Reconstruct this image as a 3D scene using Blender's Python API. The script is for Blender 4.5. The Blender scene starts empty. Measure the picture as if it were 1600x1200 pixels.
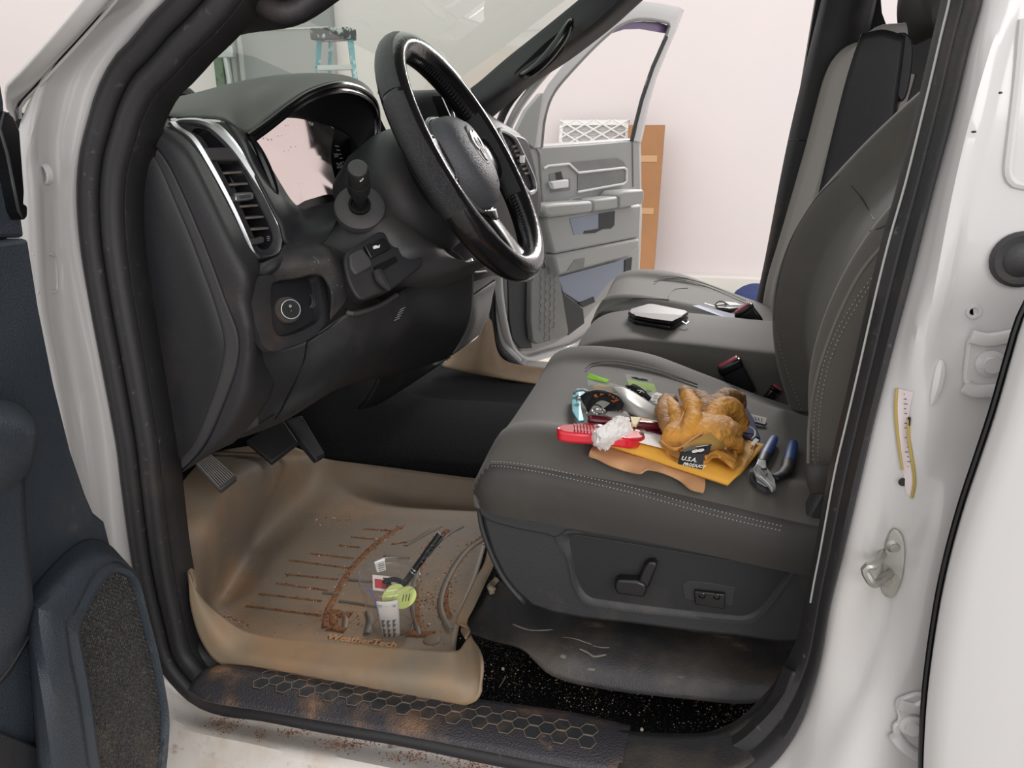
import bpy, bmesh, math, random
from mathutils import Vector, Matrix, Quaternion
from mathutils.bvhtree import BVHTree

# ---------------------------------------------------------------- camera
SC = bpy.context.scene
COL = SC.collection
FPX = 1150.0
CAM = Vector((0.0, -0.74, 0.70))
PITCH, YAW = math.radians(18), math.radians(13.5)
cam_data = bpy.data.cameras.new('camera')
cam_data.sensor_fit = 'HORIZONTAL'
cam_data.sensor_width = 36.0
cam_data.lens = 36.0 * FPX / 1600.0
cam_data.clip_start = 0.02
cam = bpy.data.objects.new('camera', cam_data)
COL.objects.link(cam)
cam.location = CAM
cam.rotation_euler = (math.pi / 2 - PITCH, 0, YAW)
SC.camera = cam

# ---------------------------------------------------------------- world, lights, exposure
W = bpy.data.worlds.new('daylight')
SC.world = W
W.use_nodes = True
bg = W.node_tree.nodes['Background']
bg.inputs[0].default_value = (1.0, 0.985, 0.975, 1)
bg.inputs[1].default_value = 1.2

def area_light(name, loc, aim, size, size_y, power, color=(1, 1, 1)):
    l = bpy.data.lights.new(name, 'AREA')
    l.shape = 'RECTANGLE'; l.size = size; l.size_y = size_y
    l.energy = power; l.color = color
    o = bpy.data.objects.new(name, l); COL.objects.link(o)
    o.location = loc
    o.rotation_euler = (Vector(aim) - Vector(loc)).to_track_quat('-Z', 'Y').to_euler()
    return o
area_light('garage_opening_daylight', (2.6, -4.6, 1.9), (-0.2, 0.4, 0.3), 3.6, 2.4, 110, (1.0, 0.99, 0.98))
area_light('passenger_side_fill_light', (0.5, 4.3, 2.3), (0.1, 1.1, 0.3), 1.3, 0.6, 150, (1.0, 0.96, 0.93))  # added fill shining in through the passenger opening, no real lamp behind it
SC.view_settings.view_transform = 'Standard'
SC.view_settings.look = 'None'
SC.view_settings.exposure = 0.13
SC.view_settings.gamma = 1.0
SC.view_settings.use_curve_mapping = False

# ---------------------------------------------------------------- placing helpers
_F = Vector((-math.sin(YAW) * math.cos(PITCH), math.cos(YAW) * math.cos(PITCH), -math.sin(PITCH)))
_R = Vector((math.cos(YAW), math.sin(YAW), 0))
_U = _R.cross(_F)

def ray(px, py):
    return _F + _R * ((px - 800) / FPX) - _U * ((py - 600) / FPX)

def Y(px, py, y):
    d = ray(px, py); return CAM + d * ((y - CAM.y) / d.y)

def Z(px, py, z):
    d = ray(px, py); return CAM + d * ((z - CAM.z) / d.z)

def XX(px, py, x):
    d = ray(px, py); return CAM + d * ((x - CAM.x) / d.x)

def PL(px, py, o, n):
    d = ray(px, py); return CAM + d * ((Vector(o) - CAM).dot(n) / d.dot(n))

def proj(v):
    q = Vector(v) - CAM; w = q.dot(_F)
    return 800 + FPX * q.dot(_R) / w, 600 - FPX * q.dot(_U) / w

def YY(lst):
    return [Y(*p) for p in lst]

def YL(lst, y):
    return [Y(p[0], p[1], y) for p in lst]

def ZL(lst, z):
    return [Z(p[0], p[1], z) for p in lst]

def spline(pts, n, closed=False):
    """n points evenly spread along a Catmull-Rom curve through pts"""
    pts = [Vector(p) for p in pts]
    m = len(pts)
    if m == 2 and not closed:
        return [pts[0].lerp(pts[1], i / (n - 1)) for i in range(n)]
    fine = []
    segs = m if closed else m - 1
    K = 10
    for i in range(segs):
        if closed:
            a, b, c, d = pts[(i - 1) % m], pts[i], pts[(i + 1) % m], pts[(i + 2) % m]
        else:
            b, c = pts[i], pts[i + 1]
            a = pts[i - 1] if i else b * 2 - c
            d = pts[i + 2] if i + 2 < m else c * 2 - b
        # centripetal-ish: clamp tangents so uneven spacing does not overshoot
        L = (c - b).length
        t1 = (c - a) * 0.5; t2 = (d - b) * 0.5
        if t1.length > L * 1.2: t1 = t1.normalized() * L * 1.2
        if t2.length > L * 1.2: t2 = t2.normalized() * L * 1.2
        for k in range(K):
            t = k / K; t2_, t3_ = t * t, t * t * t
            fine.append(b * (2 * t3_ - 3 * t2_ + 1) + t1 * (t3_ - 2 * t2_ + t) + c * (-2 * t3_ + 3 * t2_) + t2 * (t3_ - t2_))
    fine.append(pts[0].copy() if closed else pts[-1].copy())
    cum = [0.0]
    for i in range(1, len(fine)):
        cum.append(cum[-1] + (fine[i] - fine[i - 1]).length)
    T = cum[-1] or 1
    out = []; j = 0
    cnt = n if closed else n - 1
    for i in range(n):
        s = T * i / cnt
        while j < len(cum) - 2 and cum[j + 1] < s: j += 1
        seg = cum[j + 1] - cum[j] or 1e-9
        out.append(fine[j].lerp(fine[j + 1], min(1, max(0, (s - cum[j]) / seg))))
    return out

# ---------------------------------------------------------------- materials
def lin(c):
    if isinstance(c, str):
        c = tuple(int(c[i:i + 2], 16) / 255 for i in (0, 2, 4))
    return tuple((x / 12.92 if x <= 0.04045 else ((x + 0.055) / 1.055) ** 2.4) for x in c)

MATS = {}
def mat(name, col, rough=0.5, metal=0.0, spec=0.5, bump=None, dirt=None, speck=None, coat=0, ior=None, streak=None, coords='Object', sheen=0, alpha=1.0):
    m = bpy.data.materials.new(name); MATS[name] = m
    m.use_nodes = True
    nt = m.node_tree; N = nt.nodes; L = nt.links
    b = N['Principled BSDF']
    c = lin(col)
    b.inputs['Base Color'].default_value = (*c, 1)
    b.inputs['Roughness'].default_value = rough
    b.inputs['Metallic'].default_value = metal
    b.inputs['Specular IOR Level'].default_value = spec
    if coat:
        b.inputs['Coat Weight'].default_value = coat
        b.inputs['Coat Roughness'].default_value = 0.08
    if ior: b.inputs['IOR'].default_value = ior
    if sheen:
        b.inputs['Sheen Weight'].default_value = sheen
        b.inputs['Sheen Roughness'].default_value = 0.5
    if alpha < 1: b.inputs['Alpha'].default_value = alpha
    geo = N.new('ShaderNodeNewGeometry') if coords == 'World' else None
    tc = N.new('ShaderNodeTexCoord')
    co = geo.outputs['Position'] if geo else tc.outputs['Object']
    cur = None
    def mix(fac, colr):
        nonlocal cur
        mx = N.new('ShaderNodeMix'); mx.data_type = 'RGBA'
        L.new(fac, mx.inputs[0])
        if cur is None: mx.inputs[6].default_value = (*c, 1)
        else: L.new(cur, mx.inputs[6])
        mx.inputs[7].default_value = (*lin(colr), 1)
        cur = mx.outputs[2]
        L.new(cur, b.inputs['Base Color'])
    def ramp(src, lo, hi, top=1.0):
        r = N.new('ShaderNodeMapRange'); r.inputs[1].default_value = lo; r.inputs[2].default_value = hi
        r.inputs[4].default_value = top
        L.new(src, r.inputs[0]); return r.outputs[0]
    for d in (dirt or []):
        colr, scale, lo, hi, top = d[:5]
        n = N.new('ShaderNodeTexNoise'); n.inputs['Scale'].default_value = scale
        n.inputs['Detail'].default_value = d[5] if len(d) > 5 else 7; n.inputs['Roughness'].default_value = 0.62
        if len(d) > 6:
            mp = N.new('ShaderNodeMapping'); mp.inputs['Scale'].default_value = d[6]
            L.new(co, mp.inputs[0]); L.new(mp.outputs[0], n.inputs['Vector'])
        else: L.new(co, n.inputs['Vector'])
        mix(ramp(n.outputs[0], lo, hi, top), colr)
    if speck:
        colr, scale, thr = speck
        v = N.new('ShaderNodeTexVoronoi'); v.inputs['Scale'].default_value = scale
        L.new(co, v.inputs['Vector'])
        n = N.new('ShaderNodeTexNoise'); n.inputs['Scale'].default_value = scale * 0.035
        L.new(co, n.inputs['Vector'])
        mu = N.new('ShaderNodeMath'); mu.operation = 'MULTIPLY'; mu.inputs[1].default_value = thr * 2
        L.new(n.outputs[0], mu.inputs[0])
        lt = N.new('ShaderNodeMath'); lt.operation = 'LESS_THAN'
        L.new(v.outputs['Distance'], lt.inputs[0]); L.new(mu.outputs[0], lt.inputs[1])
        mix(lt.outputs[0], colr)
    if bump:
        kind, scale, strength, dist = bump
        if kind == 'noise':
            n = N.new('ShaderNodeTexNoise'); n.inputs['Scale'].default_value = scale; n.inputs['Detail'].default_value = 4
            L.new(co, n.inputs['Vector']); h = n.outputs[0]
        elif kind == 'grain':
            n = N.new('ShaderNodeTexVoronoi'); n.inputs['Scale'].default_value = scale
            L.new(co, n.inputs['Vector']); h = n.outputs['Distance']
        elif kind == 'crack':
            n = N.new('ShaderNodeTexVoronoi'); n.inputs['Scale'].default_value = scale; n.feature = 'DISTANCE_TO_EDGE'
            L.new(co, n.inputs['Vector']); h = n.outputs['Distance']
        bp = N.new('ShaderNodeBump'); bp.inputs['Strength'].default_value = strength; bp.inputs['Distance'].default_value = dist
        L.new(h, bp.inputs['Height']); L.new(bp.outputs[0], b.inputs['Normal'])
    return m

BR = '8a6c52'
mat('black_plastic', '2b2a2d', 0.55, spec=0.4, bump=('grain', 700, 0.25, 0.001), dirt=[(BR, 6, 0.56, 0.85, 0.35)])
mat('panel_plastic', '232326', 0.5, spec=0.35, bump=('grain', 800, 0.15, 0.001), dirt=[('6a5c50', 5, 0.55, 0.9, 0.3)])
mat('grey_plastic', '3b3a3b', 0.55, spec=0.4, bump=('grain', 800, 0.2, 0.001), dirt=[('6b6056', 7, 0.52, 0.85, 0.3)])
mat('dusty_plastic', '29282a', 0.6, spec=0.35, bump=('grain', 600, 0.4, 0.001), dirt=[('5e544a', 11, 0.5, 0.8, 0.5), ('b9ad9c', 120, 0.64, 0.72, 0.5)])
mat('dash_pad', '4b4b48', 0.62, spec=0.35, bump=('grain', 600, 0.3, 0.001), dirt=[('6b6558', 8, 0.5, 0.8, 0.3)])
mat('dark_void', '0b0b0d', 0.7, spec=0.2)
mat('rubber', '29282a', 0.5, spec=0.45, bump=('noise', 300, 0.2, 0.001), dirt=[('77716a', 90, 0.62, 0.75, 0.45), ('6a5a4b', 7, 0.55, 0.8, 0.35)])
mat('gloss_black', '0b0c0f', 0.22, spec=0.5)
mat('white_paint', 'bdbbbb', 0.22, spec=0.5, coat=0.5, dirt=[('b7a894', 4, 0.58, 0.9, 0.35)])
mat('sill_paint', 'cfc9c3', 0.3, spec=0.5, coat=0.3, coords='World', dirt=[('a98a66', 9, 0.5, 0.7, 0.5, 7, (1, 1, 1)), ('7d4d30', 13, 0.6, 0.66, 0.8, 9, (1, 2.2, 1)), ('8f8a84', 45, 0.6, 0.72, 0.4)])
mat('headliner', '8b8580', 0.9, spec=0.1)
mat('carpet', '101011', 0.95, spec=0.1, bump=('noise', 500, 0.8, 0.003), coords='World', speck=('b7aca0', 330, 0.16))
mat('clean_carpet', '1b1b1d', 0.95, spec=0.1, bump=('noise', 500, 0.8, 0.003), coords='World', speck=('8d857c', 260, 0.07))
mat('tan_trim', '8f7a66', 0.75, spec=0.2, bump=('grain', 500, 0.3, 0.001), dirt=[('5c4b40', 6, 0.5, 0.8, 0.5)])
mat('mat_rubber', '786d62', 0.55, spec=0.4, bump=('noise', 120, 0.25, 0.002), coords='World',
    dirt=[('86735e', 3.0, 0.38, 0.60, 0.75), ('9c7d60', 6.5, 0.52, 0.68, 0.75), ('93694b', 17, 0.60, 0.72, 0.55), ('635c55', 9, 0.60, 0.72, 0.5)])
mat('mat_lip', '857662', 0.6, spec=0.4, coords='World', dirt=[('99795a', 5, 0.42, 0.62, 0.8), ('736b60', 8, 0.5, 0.66, 0.6), ('8b5c3e', 22, 0.62, 0.74, 0.5)])
mat('mat_groove', '94694d', 0.9, spec=0.1, bump=('noise', 700, 0.9, 0.004), coords='World', dirt=[('5d3f30', 160, 0.5, 0.6, 0.8), ('c39a7c', 260, 0.58, 0.66, 0.7)])
mat('mat_rib', '6b655d', 0.6, spec=0.4, coords='World', dirt=[('8d6b4e', 18, 0.52, 0.66, 0.6)])
mat('crumb_a', 'a8765a', 0.8); mat('crumb_b', '6f4330', 0.8); mat('crumb_c', 'd8c6b4', 0.7)
mat('scuff_plate', '343236', 0.5, spec=0.5, bump=('grain', 420, 0.6, 0.0015), coords='World', dirt=[('8f6c50', 8, 0.5, 0.68, 0.6), ('a9825f', 16, 0.6, 0.75, 0.55)])
mat('hex_dark', '2b2d30', 0.5, dirt=[('6a5443', 30, 0.5, 0.7, 0.5)]); mat('hex_line', '6b5f53', 0.7, dirt=[('977a61', 30, 0.5, 0.7, 0.6)])
mat('riser_trim', '2f2e2f', 0.5, spec=0.45, bump=('grain', 420, 0.35, 0.0012), coords='World', dirt=[('6f6357', 6, 0.47, 0.72, 0.55), ('a8967f', 14, 0.62, 0.76, 0.5, 9, (1, 3, 4))])
mat('seat_fabric', '56534f', 0.75, spec=0.25, bump=('noise', 900, 0.25, 0.001), sheen=0.15, dirt=[('6d675f', 6, 0.48, 0.8, 0.45)])
mat('seat_side', '3b3937', 0.6, spec=0.35, bump=('noise', 60, 0.12, 0.004), dirt=[('5a544d', 6, 0.48, 0.8, 0.4)])
mat('seam_and_highlight', '6a6864', 0.7); mat('seat_front_lit', '9b9693', 0.8, bump=('noise', 900, 0.25, 0.001)); mat('scuff_dust', '746b61', 0.9); mat('knob_grey', '5a5450', 0.5, dirt=[('7d6c5c', 30, 0.5, 0.7, 0.5)]); mat('stitch', '9b9791', 0.8)
mat('seat_base', '2e2e31', 0.5, spec=0.45, bump=('grain', 520, 0.25, 0.001), dirt=[('6b5d50', 7, 0.58, 0.8, 0.4), ('9b8672', 14, 0.67, 0.76, 0.4)])
mat('switch_black', '161618', 0.32, spec=0.5)
mat('satin_silver', 'b9bcbf', 0.3, metal=0.85); mat('chrome', 'dddddd', 0.12, metal=1.0)
mat('steel', 'a9a7a2', 0.45, metal=0.7, dirt=[('5d5852', 20, 0.5, 0.7, 0.5)])
mat('vent_dark', '16151a', 0.6); mat('vent_slat', '5f5a55', 0.55, dirt=[('8b7d6d', 40, 0.45, 0.7, 0.5)])
mat('white_print', 'd6d4cf', 0.6); mat('dim_print', '8f8f8d', 0.6); mat('black_print', '232120', 0.7); mat('orange_print', 'b5643a', 0.6)
mat('leather_gloss', '121114', 0.2, spec=0.55, bump=('noise', 90, 0.25, 0.002))
mat('leather_perf', '232226', 0.42, spec=0.5, bump=('grain', 900, 0.7, 0.0015))
mat('airbag', '4a4b4f', 0.5, spec=0.45, bump=('grain', 500, 0.5, 0.001))
mat('door_blue', '2f363e', 0.5, spec=0.4, bump=('grain', 500, 0.35, 0.0012), dirt=[('555350', 5, 0.55, 0.8, 0.4), ('8d8070', 12, 0.66, 0.78, 0.4)])
mat('mesh_grille', '3a3837', 0.5, bump=('grain', 350, 1.0, 0.003), dirt=[('7c6a59', 6, 0.58, 0.8, 0.5)])
mat('door_grey', 'a2a3a2', 0.6, spec=0.35, dirt=[('aaa69f', 6, 0.45, 0.75, 0.4)])
mat('door_grey_dark', '7b7c7b', 0.6, dirt=[('8f8b85', 14, 0.45, 0.7, 0.5)]); mat('door_grey_blue', '8a91a2', 0.6); mat('door_dark', '2f3033', 0.6)
mat('wall_paint', 'e6dddd', 0.85, spec=0.2, bump=('noise', 30, 0.05, 0.004), dirt=[('e0d9dc', 0.7, 0.4, 0.7, 0.5)])
mat('wall_pale', 'dedbd2', 0.85, spec=0.2); mat('curb_white', 'e6e2dc', 0.8); mat('concrete', 'bab5ad', 0.8, dirt=[('a39d95', 3, 0.4, 0.7, 0.6)])
mat('door_panel_grey', '9c9c9e', 0.5); mat('door_line', 'c8c8c6', 0.5)
mat('cardboard', 'ad7f58', 0.85, dirt=[('9d7350', 4, 0.4, 0.7, 0.5)]); mat('tape', 'c79f76', 0.4)
mat('filter_frame', 'eceae8', 0.8); mat('filter_pleat', 'cfcdcd', 0.9)
mat('ladder_teal', '4f9aa6', 0.4, dirt=[('d8dede', 12, 0.5, 0.6, 0.8)]); mat('ladder_top', '3e4348', 0.6, dirt=[('c5c8c6', 14, 0.52, 0.58, 0.9)]); mat('alu', 'b7babb', 0.35, metal=0.6)
mat('post_green', '6b7a67', 0.7, dirt=[('3b4a40', 12, 0.5, 0.6, 0.7)])
mat('manila', 'd69f3d', 0.6, spec=0.3, bump=('noise', 40, 0.15, 0.002), dirt=[('c48a30', 8, 0.45, 0.75, 0.5)])
mat('kraft', 'b58a63', 0.8, dirt=[('9d7450', 10, 0.45, 0.75, 0.4)])
mat('glove_leather', 'c98f3f', 0.65, spec=0.35, bump=('noise', 130, 0.7, 0.004), dirt=[('b88450', 16, 0.47, 0.68, 0.8), ('94704f', 30, 0.55, 0.70, 0.7)])
mat('glove_finger', 'a5784a', 0.65, spec=0.35, bump=('noise', 140, 0.8, 0.004), dirt=[('75583f', 20, 0.42, 0.65, 0.8), ('b07a3c', 14, 0.55, 0.7, 0.7)])
mat('glove_trim', 'b67a35', 0.65); mat('glove_lining', '9d7c40', 0.95)
mat('red_plastic', 'c8152c', 0.3, spec=0.5, coat=0.3); mat('maroon', '5b1522', 0.25, spec=0.5, coat=0.3)
mat('paper_white', 'e4e0de', 0.8, bump=('noise', 60, 0.3, 0.003)); mat('paper_yellow', 'd8c9a0', 0.7)
mat('teal_metal', '63a8b5', 0.35, metal=0.2); mat('strap_black', '17161a', 0.6, bump=('grain', 900, 0.4, 0.001))
mat('lime_card', '8cc63a', 0.6); mat('pale_lime', 'bcd68a', 0.6); mat('card_grey', 'a9aaa6', 0.6); mat('barcode', 'b9a98f', 0.7)
mat('navy_cloth', '27335f', 0.85, bump=('noise', 400, 0.3, 0.001)); mat('plier_blue', '274b8c', 0.45); mat('plier_dark', '232429', 0.5)
mat('wallet', '121216', 0.35, bump=('noise', 120, 0.2, 0.001)); mat('wallet_top', '554b48', 0.62, bump=('noise', 60, 0.2, 0.001))
mat('buckle_red', 'a8485a', 0.4); mat('lilac_paper', 'b9bdd6', 0.6)
mat('tag_lime', 'c9d77f', 0.5); mat('blue_plastic', '3a49a8', 0.4); mat('red_card', 'b71c2e', 0.5); mat('pen_black', '17191b', 0.3, bump=('noise', 600, 0.6, 0.001), dirt=[('aab4b4', 260, 0.6, 0.66, 0.7)])
mat('sticker', 'cfc4c6', 0.4); mat('sticker_gold', 'a38f4e', 0.4)
mat('purple_tint', '6d5a80', 0.3)
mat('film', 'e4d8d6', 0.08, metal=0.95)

def glass(name, col, gloss=0.08, rough=0.02, white=0.0):
    """thin clear sheet: mostly see-through with a fresnel reflection"""
    m = bpy.data.materials.new(name); MATS[name] = m
    m.use_nodes = True; nt = m.node_tree; N = nt.nodes; L = nt.links
    N.remove(N['Principled BSDF'])
    out = N['Material Output']
    t = N.new('ShaderNodeBsdfTransparent'); t.inputs[0].default_value = (*lin(col), 1)
    g = N.new('ShaderNodeBsdfGlossy'); g.inputs['Roughness'].default_value = rough
    lw = N.new('ShaderNodeLayerWeight'); lw.inputs[0].default_value = 0.5
    pw = N.new('ShaderNodeMath'); pw.operation = 'POWER'; pw.inputs[1].default_value = 5.0
    L.new(lw.outputs['Facing'], pw.inputs[0])
    mu = N.new('ShaderNodeMath'); mu.operation = 'MULTIPLY_ADD'; mu.inputs[1].default_value = 0.8; mu.inputs[2].default_value = gloss + 0.03
    mu.use_clamp = True
    L.new(pw.outputs[0], mu.inputs[0])
    mx = N.new('ShaderNodeMixShader'); L.new(mu.outputs[0], mx.inputs[0])
    L.new(t.outputs[0], mx.inputs[1]); L.new(g.outputs[0], mx.inputs[2])
    last = mx.outputs[0]
    if white:
        df = N.new('ShaderNodeBsdfDiffuse'); df.inputs[0].default_value = (.75, .74, .72, 1)
        m2 = N.new('ShaderNodeMixShader'); m2.inputs[0].default_value = white
        L.new(last, m2.inputs[1]); L.new(df.outputs[0], m2.inputs[2]); last = m2.outputs[0]
    L.new(last, out.inputs[0])
    return m
glass('windshield_glass', 'e2ece4', 0.0)
glass('cup_plastic', 'f7f6f5', 0.04, 0.08, white=0.05)
glass('bag_plastic', 'd8d6d2', 0.04, 0.3, white=0.38)

# ---------------------------------------------------------------- mesh builder
class MB:
    def __init__(self, *mats):
        self.bm = bmesh.new(); self.mats = list(mats) or ['black_plastic']
    def _mi(self, m):
        if m is None: return 0
        if isinstance(m, int): return m
        if m not in self.mats: self.mats.append(m)
        return self.mats.index(m)
    def face(self, vs, m=None):
        try:
            f = self.bm.faces.new(vs); f.material_index = self._mi(m); f.smooth = True; return f
        except ValueError: return None
    def grid(self, rows, m=None, cu=False, cv=False):
        V = [[self.bm.verts.new(p) for p in r] for r in rows]
        nu, nv = len(V), len(V[0])
        for i in range(nu if cu else nu - 1):
            for j in range(nv if cv else nv - 1):
                self.face([V[i][j], V[(i + 1) % nu][j], V[(i + 1) % nu][(j + 1) % nv], V[i][(j + 1) % nv]], m)
        return V
    def loft(self, rows, nu, nv, m=None, cu=False, cv=False, cap=False):
        rs = [spline(r, nv, cv) for r in rows]
        cols = [spline([r[j] for r in rs], nu, cu) for j in range(nv)]
        g = [[cols[j][i] for j in range(nv)] for i in range(nu)]
        V = self.grid(g, m, cu, cv)
        if cap and cv:
            self.face(V[0], m); self.face(list(reversed(V[-1])), m)
        return self
    def prism(self, pts, d, m=None, ms=None):
        """polygon outline extruded along d (vector) both ends capped"""
        pts = [Vector(p) for p in pts]; d = Vector(d)
        a = [self.bm.verts.new(p) for p in pts]; b = [self.bm.verts.new(p + d) for p in pts]
        mi = self._mi(m); n = len(pts)
        fs = [self.bm.faces.new(a), self.bm.faces.new(list(reversed(b)))]
        for i in range(n):
            f = self.bm.faces.new([a[i], b[i], b[(i + 1) % n], a[(i + 1) % n]])
            f.material_index = self._mi(ms) if ms else mi
        for f in fs: f.material_index = mi
        return self
    def box(self, c, s, rot=None, m=None):
        c = Vector(c); R = rot or Matrix.Identity(3)
        vs = []
        for sx in (-.5, .5):
            for sy in (-.5, .5):
                for sz in (-.5, .5):
                    vs.append(self.bm.verts.new(c + R @ Vector((sx * s[0], sy * s[1], sz * s[2]))))
        for q in ((0, 1, 3, 2), (4, 6, 7, 5), (0, 4, 5, 1), (2, 3, 7, 6), (0, 2, 6, 4), (1, 5, 7, 3)):
            f = self.bm.faces.new([vs[i] for i in q]); f.material_index = self._mi(m)
        return self
    def tube(self, pts, r, m=None, n=8, closed=False, flat=None, up=None, cap=True):
        """round (or flat=(w,h) oval) bar along pts; r may be a list"""
        pts = [Vector(p) for p in pts]; k = len(pts)
        rr = r if isinstance(r, (list, tuple)) else [r] * k
        T = []
        for i in range(k):
            if closed: t = pts[(i + 1) % k] - pts[(i - 1) % k]
            else: t = pts[min(i + 1, k - 1)] - pts[max(i - 1, 0)]
            T.append(t.normalized() if t.length > 1e-9 else Vector((0, 0, 1)))
        u = Vector(up) if up else (Vector((0, 0, 1)) if abs(T[0].z) < 0.9 else Vector((1, 0, 0)))
        rows = []
        for i in range(k):
            a = u - T[i] * u.dot(T[i])
            if a.length < 1e-6: a = T[i].orthogonal()
            a.normalize(); b = T[i].cross(a)
            if not up: u = a
            w, h = flat if flat else (1, 1)
            rows.append([pts[i] + (b * math.cos(2 * math.pi * j / n) * w + a * math.sin(2 * math.pi * j / n) * h) * rr[i] for j in range(n)])
        V = self.grid(rows, m, closed, True)
        if cap and not closed:
            self.face(list(reversed(V[0])), m); self.face(V[-1], m)
        return self
    def lathe(self, prof, o, axis=(0, 0, 1), n=24, m=None, sx=1, ref=None):
        """prof: (radius, height) pairs along axis from o"""
        ax = Vector(axis).normalized(); a = Vector(ref) if ref else ax.orthogonal()
        a = (a - ax * a.dot(ax)).normalized(); b = ax.cross(a); o = Vector(o)
        rows = [[o + ax * h + (a * math.cos(2 * math.pi * j / n) * sx + b * math.sin(2 * math.pi * j / n)) * r for j in range(n)] for r, h in prof]
        V = self.grid(rows, m, False, True)
        if prof[0][0] > 1e-4: self.face(list(reversed(V[0])), m)
        if prof[-1][0] > 1e-4: self.face(V[-1], m)
        return self
    def ball(self, c, r, m=None, s=(1, 1, 1), n=10):
        c = Vector(c)
        rows = [[c + Vector((r * s[0] * math.sin(math.pi * i / n) * math.cos(2 * math.pi * j / (2 * n)), r * s[1] * math.sin(math.pi * i / n) * math.sin(2 * math.pi * j / (2 * n)), r * s[2] * math.cos(math.pi * i / n))) for j in range(2 * n)] for i in range(n + 1)]
        self.grid(rows, m, False, True); return self
    def build(self, name, parent=None, smooth=True, bevel=0, solid=0, sub=0, off=1, remesh=0, angle=40, seg=2, disp=None):
        bm = self.bm
        bmesh.ops.remove_doubles(bm, verts=bm.verts, dist=1e-6)
        bmesh.ops.recalc_face_normals(bm, faces=bm.faces)
        me = bpy.data.meshes.new(name)
        if bm.verts:
            lo = Vector([min(v.co[i] for v in bm.verts) for i in range(3)]); hi = Vector([max(v.co[i] for v in bm.verts) for i in range(3)])
            c = (lo + hi) / 2
        else: c = Vector()
        for v in bm.verts: v.co -= c
        for f in bm.faces: f.smooth = smooth
        bm.to_mesh(me); bm.free()
        for k in self.mats: me.materials.append(MATS[k])
        o = bpy.data.objects.new(name, me); COL.objects.link(o); o.location = c
        if smooth:
            try: me.set_sharp_from_angle(angle=math.radians(angle))
            except Exception: pass
        if remesh:
            r = o.modifiers.new('r', 'REMESH'); r.mode = 'VOXEL'; r.voxel_size = remesh; r.use_smooth_shade = True
            s = o.modifiers.new('s', 'SMOOTH'); s.factor = 0.6; s.iterations = 4
            for sc_, st_ in (disp or []):
                tx = bpy.data.textures.new('creases', 'CLOUDS'); tx.noise_scale = sc_; tx.noise_depth = 3
                dm = o.modifiers.new('d', 'DISPLACE'); dm.texture = tx; dm.strength = st_; dm.texture_coords = 'GLOBAL'; dm.mid_level = 0.5
        if solid:
            s = o.modifiers.new('t', 'SOLIDIFY'); s.thickness = solid; s.offset = off
        if bevel:
            b = o.modifiers.new('b', 'BEVEL'); b.width = bevel; b.segments = seg; b.limit_method = 'ANGLE'; b.angle_limit = math.radians(35)
        if sub:
            s = o.modifiers.new('u', 'SUBSURF'); s.levels = sub; s.render_levels = sub
        if parent: attach(o, parent)
        return o

def attach(o, parent):
    o.parent = parent
    M = Matrix.Identity(4); q = parent
    # objects here only carry translations: the parent's world place is the sum of its chain
    t = Vector()
    while q is not None:
        t += q.location
        if q.parent is not None: t += q.matrix_parent_inverse.translation
        q = q.parent
    o.matrix_parent_inverse = Matrix.Translation(-t)

def tag(o, label=None, cat=None, group=None, kind=None):
    if label: o['label'] = label
    if cat: o['category'] = cat
    if group: o['group'] = group
    if kind: o['kind'] = kind
    return o

def thing(name, loc, label, cat, group=None):
    e = bpy.data.objects.new(name, None); COL.objects.link(e); e.location = loc
    e.empty_display_size = 0.05
    return tag(e, label, cat, group)

def text_mesh(mb, s, o, ux, uy, size, m, depth=0.0006, bold=0.0, align='CENTER'):
    """flat lettering of height size, baseline direction ux, up direction uy, added to mb"""
    cu = bpy.data.curves.new('t', 'FONT'); cu.body = s; cu.size = size; cu.extrude = depth / 2; cu.align_x = align; cu.align_y = 'CENTER'
    cu.offset = bold; cu.resolution_u = 2
    ob = bpy.data.objects.new('t', cu); COL.objects.link(ob)
    dg = bpy.context.evaluated_depsgraph_get(); dg.update()
    me = bpy.data.meshes.new_from_object(ob.evaluated_get(dg))
    ux = Vector(ux).normalized(); uy = Vector(uy); uy = (uy - ux * uy.dot(ux)).normalized(); n = ux.cross(uy)
    vs = [mb.bm.verts.new(Vector(o) + ux * v.co.x + uy * v.co.y + n * v.co.z) for v in me.vertices]
    mi = mb._mi(m)
    for p in me.polygons:
        try:
            f = mb.bm.faces.new([vs[i] for i in p.vertices]); f.material_index = mi
        except ValueError: pass
    bpy.data.objects.remove(ob); bpy.data.curves.remove(cu); bpy.data.meshes.remove(me)

def bvh_of(*objs):
    dg = bpy.context.evaluated_depsgraph_get(); dg.update()
    out = []
    for o in objs:
        e = o.evaluated_get(dg); me = e.to_mesh()
        mw = o.matrix_world.copy()
        out.append(BVHTree.FromPolygons([mw @ v.co for v in me.vertices], [tuple(p.vertices) for p in me.polygons]))
        e.to_mesh_clear()
    return out

class Surf:
    """finds the point of a built surface seen at a place of the photograph, and its height under a point"""
    def __init__(self, *objs): self.t = bvh_of(*objs)
    def hit(self, px, py, h=0.0):
        best = None
        for t in self.t:
            loc, n, i, d = t.ray_cast(CAM, ray(px, py).normalized())
            if loc is not None and (best is None or d < best[1]): best = (loc, d)
        if best is None: return Z(px, py, 0.33 + h)
        p = best[0]
        # slide towards the viewer along the ray until it is h higher
        r = ray(px, py).normalized()
        return p + r * (h / r.z if abs(r.z) > 1e-3 else 0)
    def under(self, x, y):
        best = None
        for t in self.t:
            loc, n, i, d = t.ray_cast(Vector((x, y, 0.6)), Vector((0, 0, -1)))
            if loc is not None and (best is None or loc.z > best): best = loc.z
        return best if best is not None else 0.32
random.seed(4)
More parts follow.
